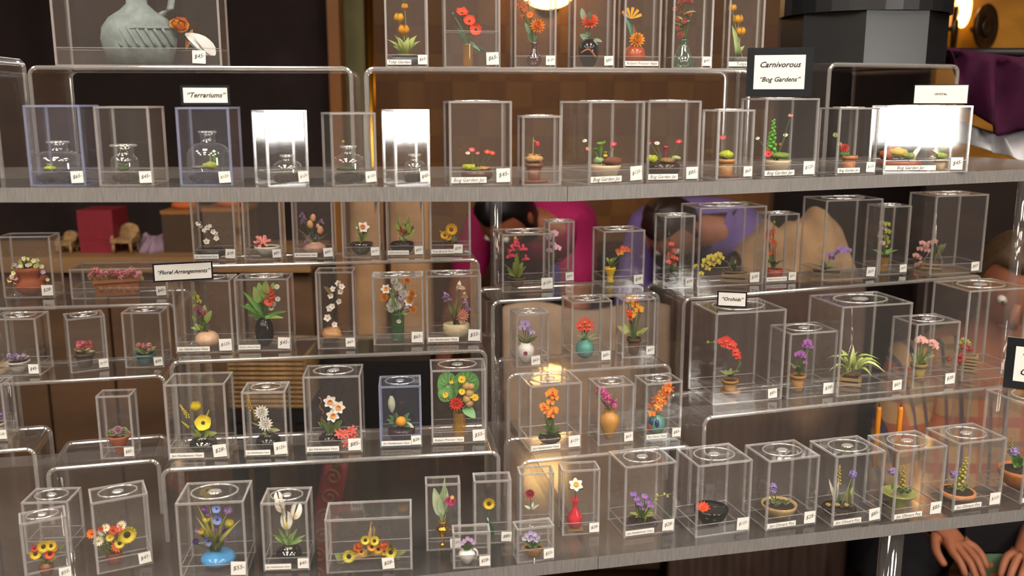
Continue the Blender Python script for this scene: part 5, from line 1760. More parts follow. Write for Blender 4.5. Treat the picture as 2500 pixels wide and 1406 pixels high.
for x1, y1, w in ((1310, 1058, 12), (1326, 1038, 11), (1352, 1030, 13), (1368, 1044, 12), (1372, 1054, 10), (1336, 1032, 13), (1348, 1052, 12)):
    a.lf(1342, 1064, x1, y1, w, '#67804A')
a = Arr('K2', 'vase_arrangement', 'magenta hyacinth spray leaning from an ochre amphora', cx=1488)
a.pot('amphora', 1488, 1000, 50, '#C8913C', rough=.4, name='vase')
for k in range(16):
    t = k / 15
    a.fl('cluster', 1464 + 36 * t + 6 * math.sin(k * 2.1), 948 + 38 * t + 5 * math.cos(k * 1.7), 8, ['#E0509A', '#E86AAA'][k % 2], stem=False)
a.stem_to(a.P(1470, 950), '#5A5A30')
a.stem_to(a.P(1498, 985), '#5A5A30')
a.lf(1490, 998, 1500, 956, 12, '#A4A878', 'ovate')
a.lf(1486, 1000, 1468, 976, 7, '#5A4A34')
a.fl('bud', 1456, 956, 6, '#E890B4')
a = Arr('K3', 'potted_orchid', 'arching orange orchid spray in a turquoise vase with cobalt drips', 'potted orchid', cx=1600)
a.pot('ball', 1602, 1010, 46, '#5A9A8C', rough=.2, name='vase')
for k in range(17):
    t = k / 16
    a.fl('star' if k % 3 else 'orchid', 1592 + 42 * t ** .8 + 9 * math.sin(k * 2.3), 1004 - 64 * t + 7 * math.cos(k * 1.9), 10.5, ['#F0862A', '#F2A03A', '#E8702A'][k % 3], '#E0562A', stem=False, dd=a.rnd.uniform(-.8, .2) * a.hd)
a.stem_to(a.P(1634, 940), '#7A7A3A')
for x1, y1, w in ((1578, 1002, 8), (1590, 994, 8), (1622, 1002, 8), (1600, 1012, 10), (1588, 1012, 8)):
    a.lf(1600, 1014, x1, y1, w, '#C8CC86')
for x, y, c in ((1590, 1030, '#28407A'), (1604, 1034, '#2A3A72'), (1586, 1042, '#9A4A34')):
    a.blob('glaze_drip', x, y, 12, 22, c, dd=-a.hd * .62, n=8, m=6, lump=.05, mat=paint(c, .2))

# far riser
a = Arr('M0', 'potted_orchid', 'coral orchid spike in a small clear glass ball', 'potted orchid', cx=1640)
a.pot('ball', 1640, 668, 34, '#7A7A70', mat=GLASS_SMOKE, name='vase')
for x, y in ((1640, 596), (1646, 612), (1636, 620), (1644, 628), (1650, 632), (1638, 638), (1644, 644), (1632, 640)):
    a.fl('orchid', x, y, 8, '#E85A4E', '#F08A5A')
a.stem_to(a.P(1634, 568), '#4A5A3A')
for y in (572, 584):
    a.fl('bud', 1634, y, 5, '#5A6A48', stem=False)
a.rosette(1640, 664, 9, 32, 7, '#6F7C4C', rise=.45)
a = Arr('M1', 'potted_orchid', 'yellow orchid spray arching over a wooden crate', 'potted orchid', cx=1770)
a.crate(1762, 1826, 662, 692, '#6A4A30', 2)
for x, y, r in ((1724, 638, 12), (1736, 630, 13), (1748, 634, 12), (1754, 624, 12), (1738, 644, 11), (1720, 648, 10), (1728, 656, 9), (1712, 668, 8), (1752, 640, 10), (1700, 650, 8), (1762, 630, 8)):
    a.fl('orchid', x, y, r, '#E0D058', '#B8962E', stem=False, dd=-.004)
chain = [(1790, 662), (1776, 640), (1750, 626), (1720, 640), (1708, 672)]
for p, q in zip(chain, chain[1:]):
    a.stem_to(a.P(*q), '#6A7A3A', .0007, frm=a.P(*p))
for x1, y1 in ((1796, 632), (1788, 636), (1800, 640), (1780, 644)):
    a.lf(1792, 664, x1, y1, 8, '#5F7A4C')
a = Arr('M2', 'potted_orchid', 'slender orange orchid in a shallow red bowl', 'potted orchid', cx=1890)
a.pot('lowbowl', 1890, 656, 44, '#B4412C', rough=.3, name='bowl')
for x, y in ((1876, 570), (1886, 566), (1880, 586), (1888, 592), (1892, 596), (1880, 616), (1884, 618), (1874, 574)):
    a.fl('star', x, y, 8, '#E2663A', '#C8402A')
a.stem_to(a.P(1890, 545), '#6A7A3A')
a.fl('bud', 1890, 542, 5, '#A9B45A', stem=False)
a.rosette(1890, 650, 8, 32, 9, '#8FA05C', rise=.6, col2='#5F7A44')
a = Arr('M3', 'potted_orchid', 'violet orchid arching from a low slatted crate', 'potted orchid', cx=2022)
a.crate(1982, 2056, 660, 684, '#6E5A3C', 3)
for x, y in ((2054, 606), (2066, 610), (2044, 614), (2036, 622), (2030, 630), (2072, 612), (2026, 624), (2060, 616)):
    a.fl('orchid', x, y, 9, '#A284C8', '#C86AA8', stem=False)
chain = [(2014, 660), (2028, 632), (2046, 612), (2074, 612)]
for p, q in zip(chain, chain[1:]):
    a.stem_to(a.P(*q), '#6A7A3A', .0007, frm=a.P(*p))
a.rosette(2016, 656, 8, 36, 9, '#7C8A5C', rise=.35)
for x, y in ((2008, 632), (2012, 640), (2000, 650)):
    a.lf(2014, 660, x, y, 10, '#3E4E34', 'ovate')
a = Arr('M4', 'potted_orchid', 'green and blush orchid spike in an amber cylinder', 'potted orchid', cx=2158)
a.pot('cylinder', 2158, 628, 24, '#C88A1A', mat=GLASS_AMBER, name='vase', soil=None)
for k, (x, y) in enumerate(((2154, 545), (2166, 548), (2158, 558), (2152, 570), (2168, 566), (2150, 576), (2162, 580), (2166, 590), (2154, 594), (2160, 600))):
    a.fl('orchid', x, y, 9, ['#B9BE62', '#A9B04E', '#DDB8B0'][k % 3], '#8A8A3A')
a.rosette(2158, 626, 9, 36, 7, '#8FB85A', rise=.5)
a = Arr('M5', 'hanging_basket', 'hanging crate of blush pink orchids on a clear hook', 'hanging plant', cx=2270)
a.crate(2250, 2302, 636, 656, '#5A4632', 2)
for x, y in ((2252, 594), (2262, 600), (2246, 608), (2272, 594), (2282, 590), (2236, 624), (2244, 630), (2250, 644), (2240, 648), (2258, 606), (2264, 612)):
    a.fl('orchid', x, y, 9, '#D8A49A', '#B8707A', stem=False)
for x1, y1 in ((2300, 596), (2306, 602), (2290, 600), (2296, 614), (2280, 604), (2310, 594)):
    a.lf(2278, 640, x1, y1, 9, '#7A8458', 'ovate')
MB().tube([a.loc(a.P(2254, 640)), a.loc(a.P(2282, 590)), a.loc(a.P(2284, 545)), a.loc(a.P(2287, 520))], .0008, 6).build('hanging_wire', EDGE, a.o)
MB().tube([a.loc(a.P(2302, 640)), a.loc(a.P(2284, 590)), a.loc(a.P(2286, 545))], .0008, 6).build('hanging_wire', EDGE, a.o)

# large orchid cases
a = Arr('N1', 'potted_orchid', 'scarlet orchid arching from a clay pot and saucer', 'potted orchid', cx=1782)
CLAY = '#A87A3E'
a.pot('pot', 1782, 926, 42, CLAY, rough=.7)
MB().lathe([(0, 0), (.0135, 0), (.015, .003), (.0135, .003), (0, .002)], 18).build('saucer', paint('#9A6A34', .7), a.o, (0, 0, 0))
for x, y, r in ((1762, 834, 12), (1774, 830, 13), (1782, 838, 13), (1776, 846, 12), (1790, 842, 11), (1798, 864, 12), (1802, 872, 9), (1768, 842, 10), (1796, 856, 9), (1786, 848, 9)):
    a.fl('orchid', x, y, r, '#E8382E', '#F07A3A', stem=False, dd=-.004)
chain = [(1784, 926), (1806, 890), (1800, 856), (1776, 834), (1744, 836), (1724, 836)]
for p, q in zip(chain, chain[1:]):
    a.stem_to(a.P(*q), '#6A7A3A', .0008, frm=a.P(*p))
for x, y in ((1744, 835), (1728, 835)):
    a.fl('bud', x, y, 5, '#A9B45A', stem=False)
a.rosette(1782, 920, 10, 34, 10, '#7F8F52', rise=.6)
a = Arr('N2', 'potted_orchid', 'purple orchid over a moss filled clay pot', 'potted orchid', cx=1948)
a.pot('pot', 1948, 914, 40, CLAY, rough=.7)
for x, y, r in ((1972, 836, 12), (1976, 842, 9), (1966, 844, 10), (1956, 864, 12), (1948, 866, 10), (1962, 870, 9), (1966, 886, 7), (1980, 848, 6)):
    a.fl('orchid', x, y, r, '#A862B4', '#7A3A8A', dd=-.004)
a.rosette(1948, 908, 11, 30, 10, '#7C8F4C', rise=.7)
a = Arr('N3', 'hanging_plant', 'lime green spider plant spilling over a hanging wooden crate', 'hanging plant', cx=2078)
a.crate(2048, 2104, 912, 936, '#8A6A40', 2)
for x0, y0, x1, y1, w in ((2078, 900, 2010, 884, 9), (2070, 900, 2052, 852, 11), (2080, 900, 2082, 846, 14), (2084, 900, 2120, 880, 11), (2084, 904, 2152, 892, 12), (2088, 906, 2162, 910, 11), (2076, 904, 2060, 938, 15), (2090, 900, 2108, 870, 10), (2070, 902, 2034, 872, 10), (2068, 904, 2040, 898, 10), (2086, 896, 2146, 876, 8), (2094, 904, 2140, 900, 9), (2080, 898, 2094, 858, 10), (2074, 896, 2066, 866, 11), (2090, 906, 2128, 918, 9), (2066, 906, 2022, 908, 7)):
    a.lf(x0, y0, x1, y1, w, ['#C2D27C', '#AFC462', '#D0DC94'][int(x1) % 3], 'arch' if abs(x1 - x0) > 25 else 'strap', d0=-.004, face=Vector((0, 0, 1)) + a.to_cam * .35)
for x in (2056, 2100):
    MB().tube([a.loc(a.P(x, 912)), a.loc(a.P(2080, 836))], .0006, 5).build('hanging_wire', EDGE, a.o)
MB().tube([a.loc(a.P(2080, 838)), a.loc(a.P(2080, 806)), a.loc(a.P(2080, 798))], [.0022, .0026, .0012], 8).build('hook_bead', GLASS, a.o)
MB().tube([a.loc(a.P(2080, 798)), a.loc(a.P(2080, 748))], .0004, 5).build('hanging_line', EDGE, a.o)
a = Arr('N4', 'potted_orchid', 'pale pink twin orchid in an olive clay pot', 'potted orchid', cx=2244)
a.pot('pot', 2244, 886, 40, '#8F7A42', rough=.7)
for x, y, r in ((2248, 830, 14), (2258, 834, 10), (2240, 832, 9), (2280, 840, 13), (2284, 848, 9), (2276, 834, 8)):
    a.fl('orchid', x, y, r, '#EDB8AC', '#E08A8A', dd=-.004)
for x1, y1, w in ((2226, 862, 12), (2240, 852, 13), (2252, 860, 13), (2266, 872, 10), (2282, 866, 7), (2230, 876, 10), (2260, 882, 10), (2244, 866, 12)):
    a.lf(2244, 888, x1, y1, w, '#86984E', 'ovate')
a = Arr('N5', 'flower_crate', 'stacked slatted crate with red and yellow flowers', 'potted plant', cx=2372)
a.crate(2344, 2390, 862, 904, '#8A7A5A', 5)
for x, y, c in ((2344, 836, '#B8B45A'), (2352, 830, '#C8BE6A'), (2360, 834, '#B4A850'), (2366, 840, '#A8A04A'), (2352, 846, '#C84A4A'), (2362, 850, '#D04A4E'), (2346, 868, '#D8404A'), (2352, 878, '#D8404A'), (2342, 880, '#C83A44'), (2370, 852, '#B83A40'), (2340, 848, '#A88A4A'), (2316, 876, '#B83A44')):
    a.fl('cluster', x, y, 8, c, stem=False, dd=-.012)

# lower shelf, right
a = Arr('Q1', 'potted_orchid', 'violet orchid with lime strap leaves in a flat purple dish', 'potted orchid', cx=1566)
a.pot('lowbowl', 1566, 1272, 80, '#4A3350', rough=.2, name='dish')
for k in range(17):
    a.fl('orchid', 1546 + (k * 7) % 48, 1206 + (k * 11) % 38, 9, ['#8A6AB8', '#9A7AC4', '#7A5AA8'][k % 3], '#C87A8A', dd=a.rnd.uniform(-.8, .3) * a.hd)
a.stem_to(a.P(1602, 1212), '#9AA05A'); a.stem_to(a.P(1634, 1206), '#9AA05A', frm=a.P(1602, 1212))
for x, y in ((1604, 1208), (1602, 1220), (1622, 1206), (1630, 1212)):
    a.fl('bud', x, y, 5, '#C9C48A', stem=False)
a.rosette(1566, 1264, 13, 42, 10, '#A4AA54', rise=.3, col2='#8F9A48')
a = Arr('Q2', 'bowl_garden', 'glossy black bowl with a scarlet flower and lime leaf', cx=1736)
a.pot('bowl', 1736, 1238, 84, '#0C0E10', rough=.1, name='bowl', soil='#101010')
a.fl('mum', 1716, 1242, 19, '#F04A26', up=.9, dd=-.004, stem=False)
a.fl('poppy', 1718, 1240, 15, '#F2622E', '#F0B83A', up=.9, dd=-.006, stem=False)
a.lf(1734, 1248, 1758, 1240, 15, '#A89A4A', 'ovate')
a = Arr('Q3', 'bowl_garden', 'straw coloured bowl with a violet hyacinth and grey green sprigs', cx=1900)
a.pot('bowl', 1902, 1228, 86, '#B39A68', rough=.8, name='bowl', noise=.3)
a.fl('cluster', 1887, 1188, 11, '#9A86C4', dd=-.004)
a.fl('cluster', 1887, 1198, 10, '#A894CC', dd=-.004, stem=False)
a.fl('spike', 1894, 1218, 12, '#9AA86A', stem=False)
for k in range(9):
    a.fl('mum', 1876 + k * 6, 1230 - (k % 3) * 3, 6, ['#93A070', '#7C8C5C'][k % 2], stem=False)
a.lf(1890, 1232, 1880, 1204, 8, '#8A9A5C')
a = Arr('Q4', 'bowl_garden', 'dark mirrored bowl of snowdrops and a violet bloom', cx=2050)
a.pot('lowbowl', 2048, 1236, 84, '#3A3026', rough=.12, name='bowl', metal=.6)
for x1, y1 in ((2024, 1170), (2042, 1168), (2048, 1172)):
    a.lf(2040, 1230, x1, y1, 7, '#E8E6D8')
a.fl('spike', 2048, 1160, 26, '#B8A25A')
a.fl('cluster', 2082, 1158, 12, '#8A74BE', stemcol='#8AA04A')
for x1, y1, w in ((2040, 1190, 12), (2034, 1206, 10), (2072, 1190, 12), (2066, 1200, 9), (2082, 1188, 8)):
    a.lf(2046 if x1 < 2050 else 2072, 1234, x1, y1, w, '#4A7A3C' if x1 < 2050 else '#A0B06A')
for k in range(6):
    a.blob('pebble', 2022 + k * 11, 1232 + (k % 2) * 4, 14, 9, ['#B89A5A', '#4A3A2A'][k % 2], dd=-.006, n=8, m=5)
a = Arr('Q5', 'bowl_garden', 'wide flat green dish with a violet bloom and twig', cx=2194)
a.pot('plate', 2194, 1200, 84, '#9AA05C', rough=.35, name='dish', soil='#8A8A50')
a.fl('cluster', 2178, 1150, 12, '#9A86C4', dd=-.004, stemcol='#A2B06A')
a.fl('spike', 2204, 1168, 34, '#A99A3E', stem=False)
a.lf(2178, 1196, 2172, 1172, 9, '#A2B06A')
for k in range(8):
    a.fl('mum', 2186 + k * 5, 1200 - (k % 3) * 3, 6, ['#5E7A4C', '#86946A'][k % 2], stem=False)
a = Arr('Q6', 'bowl_garden', 'terracotta saucer with a tall yellow green spike and violet bloom', cx=2338)
a.pot('lowbowl', 2338, 1196, 86, '#C8834A', rough=.6, name='saucer')
a.fl('spike', 2352, 1150, 38, '#B9B448', stem=False, side=.12)
a.fl('spike', 2342, 1165, 24, '#A9A848', stem=False)
a.fl('cluster', 2330, 1158, 12, '#8A7ABE', dd=-.004)
for k in range(9):
    a.fl('mum', 2316 + k * 5.5, 1194 - (k % 3) * 4, 6, ['#A4B070', '#7F9058'][k % 2], stem=False)
a = Arr('Q7', 'bowl_garden', 'large terracotta rimmed bowl with violet blooms and green leaves', cx=2486)
a.pot('bowl', 2490, 1142, 100, '#B8743E', rough=.6, name='bowl')
a.fl('cluster', 2476, 1104, 14, '#9284C0')
a.fl('spike', 2468, 1084, 22, '#A08A5A', stem=False)
for x1, y1 in ((2470, 1112), (2486, 1108), (2498, 1118), (2478, 1124), (2510, 1112)):
    a.lf(2484, 1146, x1, y1, 14, '#5F9A48', 'ovate')

# ---------------------------------------------------------------- signs
def sign(key, xL, xR, yt, lines, label, yaw=None, border=0.004, dd=-0.25, size=1.0, frame_b=None, shear=.35, big=.8):
    """clear block with a bordered card, standing on top of a case"""
    k = CASES[key]
    c = k['c']
    m = c.normalized()
    D = c.length + dd * k['d']
    zb = k['z'] + k['h'] + 0.0022
    cx = (xL + xR) / 2

    def PP(px, py):
        d = ray(px, py)
        t = D / (d.x * m.x + d.y * m.y)
        return Vector((d.x * t, d.y * t, CAMZ + d.z * t))
    A, B, T = PP(xL, 300), PP(xR, 300), PP(cx, yt)
    w = (Vector((A.x, A.y)) - Vector((B.x, B.y))).length
    h = T.z - zb
    a = math.atan2(-m.x, m.y) * -1 if yaw is None else R(yaw)
    a = math.atan2(B.y - A.y, B.x - A.x) if yaw is None else R(yaw)
    o = empty('sign', (T.x, T.y, zb), a)
    tag(o, label, 'sign')
    MB().box((-w / 2, 0, 0), (w / 2, .004, h)).build('holder', RISER_EDGE, o)
    MB().box((-w / 2, -.0006, 0), (w / 2, -.0001, h)).build('border', paint('#1C2024', .35, noise=.2), o)
    b = border
    MB().box((-w / 2 + b, -.0012, b), (w / 2 - b, -.0007, h - b)).build('card', PAPER, o)
    n = len(lines)
    for i, s in enumerate(lines):
        z = h / 2 + (h * .24) * ((n - 1) / 2 - i) * 1.25
        lettering(o, s, (w - 2 * b) * big, h * (.42 if n == 1 else .26) * size, -.0015, shear, 0, z, bold=.018)
    return o


sign('T3', 440, 560, 208, ['\u201cTerrariums\u201d'], 'small sign reading Terrariums with black border', border=.003, big=.88)
sign('D1', 370, 521, 640, ['\u201cFloral Arrangements\u201d'], 'long sign reading Floral Arrangements with thin black border', border=.0022, dd=-.6, big=.93)
sign('N1', 1750, 1826, 711, ['\u201cOrchids\u201d'], 'small sign reading Orchids in a thin black frame', border=.0022, dd=-.3)
sign('B6', 1826, 1986, 116, ['Carnivorous', '\u201cBog Gardens\u201d'], 'sign reading Carnivorous Bog Gardens in a thick black frame', border=.0095, dd=-.2)
sign('B8', 2232, 2366, 206, ['CRYSTAL'], 'plain white sign with tiny print on the wide glaring case', border=.0012, dd=-.3, size=.35, shear=0.0)
sign('Q7', 2456, 2640, 832, ['\u201cWater', 'Gardens\u201d'], 'black framed sign standing on the big bowl garden case', border=.012, dd=.1)

# ---------------------------------------------------------------- hat box on its riser
c = at_y(2100, 160, 1.66)
hb = empty('hat_box', (c.x, c.y, TIERS['TR'] + 0.0104), R(-18))
tag(hb, 'black octagonal hat box with an overhanging lid', 'hat box')
HBM = paint('#121417', .36, noise=.12, scale=30, spec=.8)
rr = 0.134
MB().lathe([(0, 0), (rr, 0), (rr, .082), (0, .082)], 8, 0, False).build('body', HBM, hb)
MB().lathe([(0, .160), (rr * 1.035, .160), (rr * 1.035, .0822), (rr * 1.0, .0822)], 32, 0, False).build('lid', HBM, hb)

# ---------------------------------------------------------------- two taper candles behind the orchid riser
for px in (2146, 2199):
    p = at_y(px, 1000, 1.375)
    o = empty('taper_candle', (p.x, p.y, Z0))
    tag(o, 'slim orange taper candle standing under the spider plant riser', 'candle', 'orange taper candles')
    MB().tube([(0, 0, .0006), (0, 0, .094), (0, 0, .098)], [.0040, .0038, .0030], 10).build('wax', paint('#E8912A', .4, noise=.05), o)
    MB().tube([(0, 0, .098), (0, 0, .104)], .0006, 5).build('wick', BLACK, o)


# ---------------------------------------------------------------- what stands behind the display
def cloth_panel(name, x0, x1, Y, z0, z1, m, label, cat, amp=.04, freq=9, th=.012, kind=None):
    mb = MB()

    def fn(u, v):
        x = x0 + (x1 - x0) * u
        k = amp * math.sin(x * freq) + amp * .4 * math.sin(x * freq * 2.3 + 1 + v)
        return Vector((x, Y + k, z0 + (z1 - z0) * v))
    mb.grid(fn, int((x1 - x0) * 40) + 4, 6)

    def fb(u, v):
        p = fn(1 - u, v)
        return Vector((p.x, p.y + th, p.z))
    mb.grid(fb, int((x1 - x0) * 40) + 4, 6)
    o = mb.build(name, m)
    tag(o, label, cat, kind=kind)
    return o


def X(px, py, Y):
    return at_y(px, py, Y).x


CURT = paint('#2C2120', .95, noise=.3, scale=6)
cloth_panel('stage_curtain', -3.4, X(812, 300, 3.6), 3.6, 0.0, 2.15, CURT, 'near black pleated curtain behind the terrariums', 'curtain')
cloth_panel('stage_curtain', X(1850, 300, 4.0), 3.2, 4.0, 0.0, 2.15, paint('#241A1A', .95, noise=.3, scale=6), 'dark brown pleated curtain behind the orchid cases', 'curtain')
# wooden post, olive door leaf, brass tube
WD = woodmat('wood_warm', '#653E18', '#774B1F', (3, 3, .6))
WD2 = woodmat('wood_gold', '#704A1E', '#825622', (3, 3, .6))
WD3 = woodmat('wood_dark', '#422812', '#543318', (3, 3, .6))
OLV = paint('#7A7650', .7, noise=.12, scale=8)
x0, x1 = X(814, 300, 3.55), X(842, 300, 3.55)
o = MB().box((x0, 3.5, 0), (x1, 3.6, 2.15)).build('wood_post', woodmat('post_wood', '#8A5524', '#A06A30', (3, 3, .6))); tag(o, 'orange brown wooden post at the curtain edge', 'post')
o = MB().box((X(846, 300, 3.6), 3.61, 0), (X(894, 300, 3.6), 3.64, 2.1)).build('door_panel', OLV); tag(o, 'narrow olive green board beside the brass tube', 'board')
p = at_y(902, 100, 3.3)
o = MB().tube([(p.x, 3.3, 0), (p.x, 3.3, 2.1)], .016, 14).build('brass_tube', paint('#E0A23A', .25, metal=1.0, noise=.03)); tag(o, 'upright polished brass tube beside the wood screen', 'tube')

# parquet screen: frame, backing and single tiles
ts = .105
SY = 3.75
sx0 = X(908, 300, SY)
scr = empty('parquet_screen', (sx0, SY, 0))
tag(scr, 'tall wooden screen of square parquet tiles in two browns', 'wood screen')
ncol, r0 = 15, 9
MB().box((-.02, .012, 0), (ncol * ts + .02, .05, 2.12)).build('backing', WD3, scr)
tiles = [MB().box((.0005, 0, .0005), (ts - .0005, .011, ts - .0005)).mesh('tile', [m]) for m in (WD, WD2)]
for i in range(ncol):
    for j in range(r0, 20):
        mobj('tile', tiles[(i + j) % 2], scr, (i * ts, 0, j * ts))
for i in range(0, ncol + 1, 3):
    MB().box((i * ts - .018, -.02, 0), (i * ts + .018, .0, r0 * ts)).build('upright', WD3 if i % 2 else WD2, scr)
# wall lamp on the screen
p = at_y(1338, -18, SY - .1)
wl = empty('wall_lamp', (p.x, SY, p.z))
tag(wl, 'warm glowing globe lamp fixed to the parquet screen', 'wall lamp')
MB().ball((0, -.10, 0), .062, 20, 12, 0, (1.55, .8, .95)).build('globe', emit('#FFC877', SCONCE_E, 'sconce_glow'), wl)
MB().tube([(0, 0, -.03), (0, -.06, -.05), (0, -.10, -.062)], .012, 10).build('bracket', paint('#B8862E', .3, metal=1.0), wl)
MB().lathe([(0, 0), (.05, 0), (.05, .012), (0, .02)], 18).build('back_plate', paint('#B8862E', .3, metal=1.0), wl, (0, 0, -.03), (R(90), 0, 0))

# gold panel with two bronze plates
GY = 3.3
gx0, gx1 = X(2296, 60, GY), X(2800, 60, GY)
zg = at_y(2400, 425, GY).z
o = MB().box((gx0, GY, 0.0), (gx1, GY + .04, zg - .01)).build('dado_board', paint('#2A1C18', .6, noise=.2, scale=5)); tag(o, 'dark lower boarding under the golden panel', 'boarding')
o = MB().box((gx0, GY, zg), (gx1, GY + .04, 2.15)).build('gold_panel', woodmat('gold_wood', '#8A5A1C', '#C88F34', (1.5, 3, 5), .3, .6)); tag(o, 'polished golden wood panel behind the bronze plates', 'wood panel')
p = at_y(2366, 14, GY - .08)
wl = empty('wall_lamp', (p.x, GY, p.z))
tag(wl, 'small warm lamp above the bronze plates on the golden panel', 'wall lamp')
MB().ball((0, -.04, 0), .034, 14, 9, 0, (.75, .8, 2.0)).build('globe', emit('#FFC877', 7.0, 'small_lamp_glow'), wl)
MB().tube([(0, 0, 0), (0, -.03, 0)], .012, 10).build('bracket', paint('#B8862E', .3, metal=1.0), wl)
BRZ = paint('#5A4430', .38, metal=.7, noise=.35, scale=40, bump=.5)
for px, py, w, h, rz, lab in ((2350, 66, 50, 112, 62, 'bronze plate turned nearly edge on, on the golden panel'), (2428, 62, 76, 114, 38, 'bronze plate with raised rings facing the room, on the golden panel')):
    p = at_y(px, py, GY - .16)
    r = h / 2 * depth_of(p) / FPX
    t = empty('bronze_plate', (p.x, GY - .09, p.z), R(rz))
    tag(t, lab, 'plate')
    MB().lathe([(0, .0), (r * .45, .002), (r * .5, .010), (r * .62, .004), (r * .8, .006), (r * .95, .014), (r, .010), (r * .95, .0), (0, -.006)], 32).build('dish', BRZ, t, (0, 0, 0), (R(90), 0, 0))
    MB().lathe([(0, .008), (r * .3, .010), (r * .38, .016), (r * .4, .006), (0, .004)], 24).build('raised_boss', BRZ, t, (0, 0, 0), (R(90), 0, 0))
    MB().tube([(0, .004, 0), (0, .085, 0)], .008, 8).build('hanger', BRZ, t, (0, 0, 0), (0, 0, -R(rz)))

# velvet and linen over a rack
VY = 1.78
rk = empty('garment_rack', (X(2420, 200, VY), VY, 0))
tag(rk, 'black metal garment rack holding the purple velvet', 'rack')
zr = at_y(2400, 128, VY).z
MB().tube([(-.09, 0, zr), (.52, 0, zr)], .008, 8).build('rail', BLACK, rk)
for x in (.36, .50):
    MB().tube([(x, 0, 0), (x, 0, zr)], .008, 8).build('upright', BLACK, rk)
    MB().box((x - .04, -.07, 0), (x + .04, .07, .02)).build('foot', BLACK, rk)


def drape(name, pts_top, pts_bot, Y, m, label, amp, seed, fold=.02):
    """cloth hung over a rail: front fall, top, short back fall"""
    rnd = random.Random(seed)
    ph = [rnd.uniform(0, 6) for _ in range(3)]

    def lerp(ps, u):
        k = u * (len(ps) - 1)
        i = min(int(k), len(ps) - 2)
        f = k - i
        return ps[i][0] * (1 - f) + ps[i + 1][0] * f, ps[i][1] * (1 - f) + ps[i + 1][1] * f
    mb = MB()

    def fn(u, v):
        tx, ty = lerp(pts_top, u)
        bx, by = lerp(pts_bot, u)
        if v < .8:
            k = v / .8
            px, py = bx + (tx - bx) * k, by + (ty - by) * k
            y = Y - .014 - fold * math.sin(u * 17 + ph[0] + k) * (1 - .5 * k) - fold * .5 * math.sin(u * 31 + ph[1] - k * 2)
            P = at_y(px, py, Y)
            return Vector((P.x, y, P.z))
        k = (v - .8) / .2
        P = at_y(tx, ty, Y)
        return Vector((P.x, Y - .014 + .028 * k, P.z + .006 * math.sin(k * 3.14) - .05 * max(0, k - .5)))
    mb.grid(fn, 46, 20)
    o = mb.build(name, m)
    md = o.modifiers.new('thickness', 'SOLIDIFY'); md.thickness = .003
    tag(o, label, 'cloth')


drape('velvet_cloth', [(2302, 122), (2360, 128), (2440, 140), (2520, 152), (2640, 165)], [(2312, 150), (2350, 240), (2390, 300), (2436, 332), (2500, 318), (2560, 300), (2640, 290)], VY, paint('#3A0F2C', .85, noise=.35, scale=25, bump=.4, spec=.2), 'dark plum velvet cloth hung over the black rack', .02, 3)
drape('linen_cloth', [(2335, 300), (2400, 322), (2450, 336), (2560, 310)], [(2335, 345), (2390, 362), (2450, 380), (2500, 398), (2560, 380)], VY + .05, paint('#E8E8EE', .8, noise=.04), 'white linen cloth hanging below the plum velvet', .02, 5, .012)

# counter with props on it
CY = 2.42
ct = empty('counter', (0, CY, 0))
tag(ct, 'long brown wooden counter behind the flower cases', 'counter')
cz = at_y(260, 628, CY).z
cxa, cxb = X(-260, 700, CY), X(760, 700, CY)
CW = woodmat('counter_wood', '#4A3626', '#664C36', (1.2, 6, 6), .6)
MB().box((cxa, 0, cz - .04), (cxb, .30, cz)).build('top', woodmat('counter_top', '#7A5C3E', '#94714C', (1.2, 6, 6), .5), ct)
npan = 6
for i in range(npan):
    w = (cxb - cxa) / npan
    MB().box((cxa + i * w + .004, .03, .08), (cxa + (i + 1) * w - .004, .05, cz - .045)).build('front_panel', CW, ct)
MB().box((cxa, .05, 0), (cxb, .28, cz - .041)).build('carcass', CW, ct)


def on_counter(px):
    return X(px, 620, CY + .08)


RD = paint('#7A1626', .6, noise=.1)
pz = at_y(242, 512, CY + .08).z
o = empty('red_box', (on_counter(243), CY + .12, cz)); tag(o, 'upright dark red box standing on the counter', 'box')
w = 84 / FPX * 2.5
MB().box((-w / 2, -.05, 0), (w / 2, .05, (pz - cz) * .30)).build('box_base', RD, o)
MB().box((-w / 2 - .001, -.051, (pz - cz) * .305), (w / 2 + .001, .051, pz - cz)).build('lid', RD, o)
WKR = woodmat('rattan', '#7A5E3C', '#A4845A', (40, 40, 40), .8)
for px, yt, lab, wide in ((165, 566, 'small rattan doll chair with a narrow back, beside the red box', 40), (308, 548, 'small rattan doll chair with a broad woven back, beside the red box', 52)):
    t = empty('doll_chair', (on_counter(px), CY + .08, cz)); tag(t, lab, 'doll chair')
    w = wide / FPX * 2.5
    h = at_y(px, yt, CY + .08).z - cz
    sh = h * .38
    MB().box((-w / 2, -w / 2, sh), (w / 2, w / 2, sh + .01)).build('seat', WKR, t)
    mb = MB()
    mb.grid(lambda u, v: Vector(((u - .5) * w * (1.05 - .25 * v * v), w / 2 - .004 + .012 * v, sh + (h - sh) * (v * (1 - .18 * (2 * u - 1) ** 2)))), 8, 6)
    b = mb.build('backrest', WKR, t); md = b.modifiers.new('thickness', 'SOLIDIFY'); md.thickness = .006
    for sx in (-1, 1):
        for sy in (-1, 1):
            MB().tube([(sx * w * .42, sy * w * .42, 0), (sx * w * .4, sy * w * .4, sh)], .004, 6).build('leg', WKR, t)
        MB().tube([(sx * w * .48, w * .45, sh + (h - sh) * .45), (sx * w * .55, 0, sh + (h - sh) * .4), (sx * w * .45, -w * .45, sh + .01)], .004, 6).build('armrest', WKR, t)
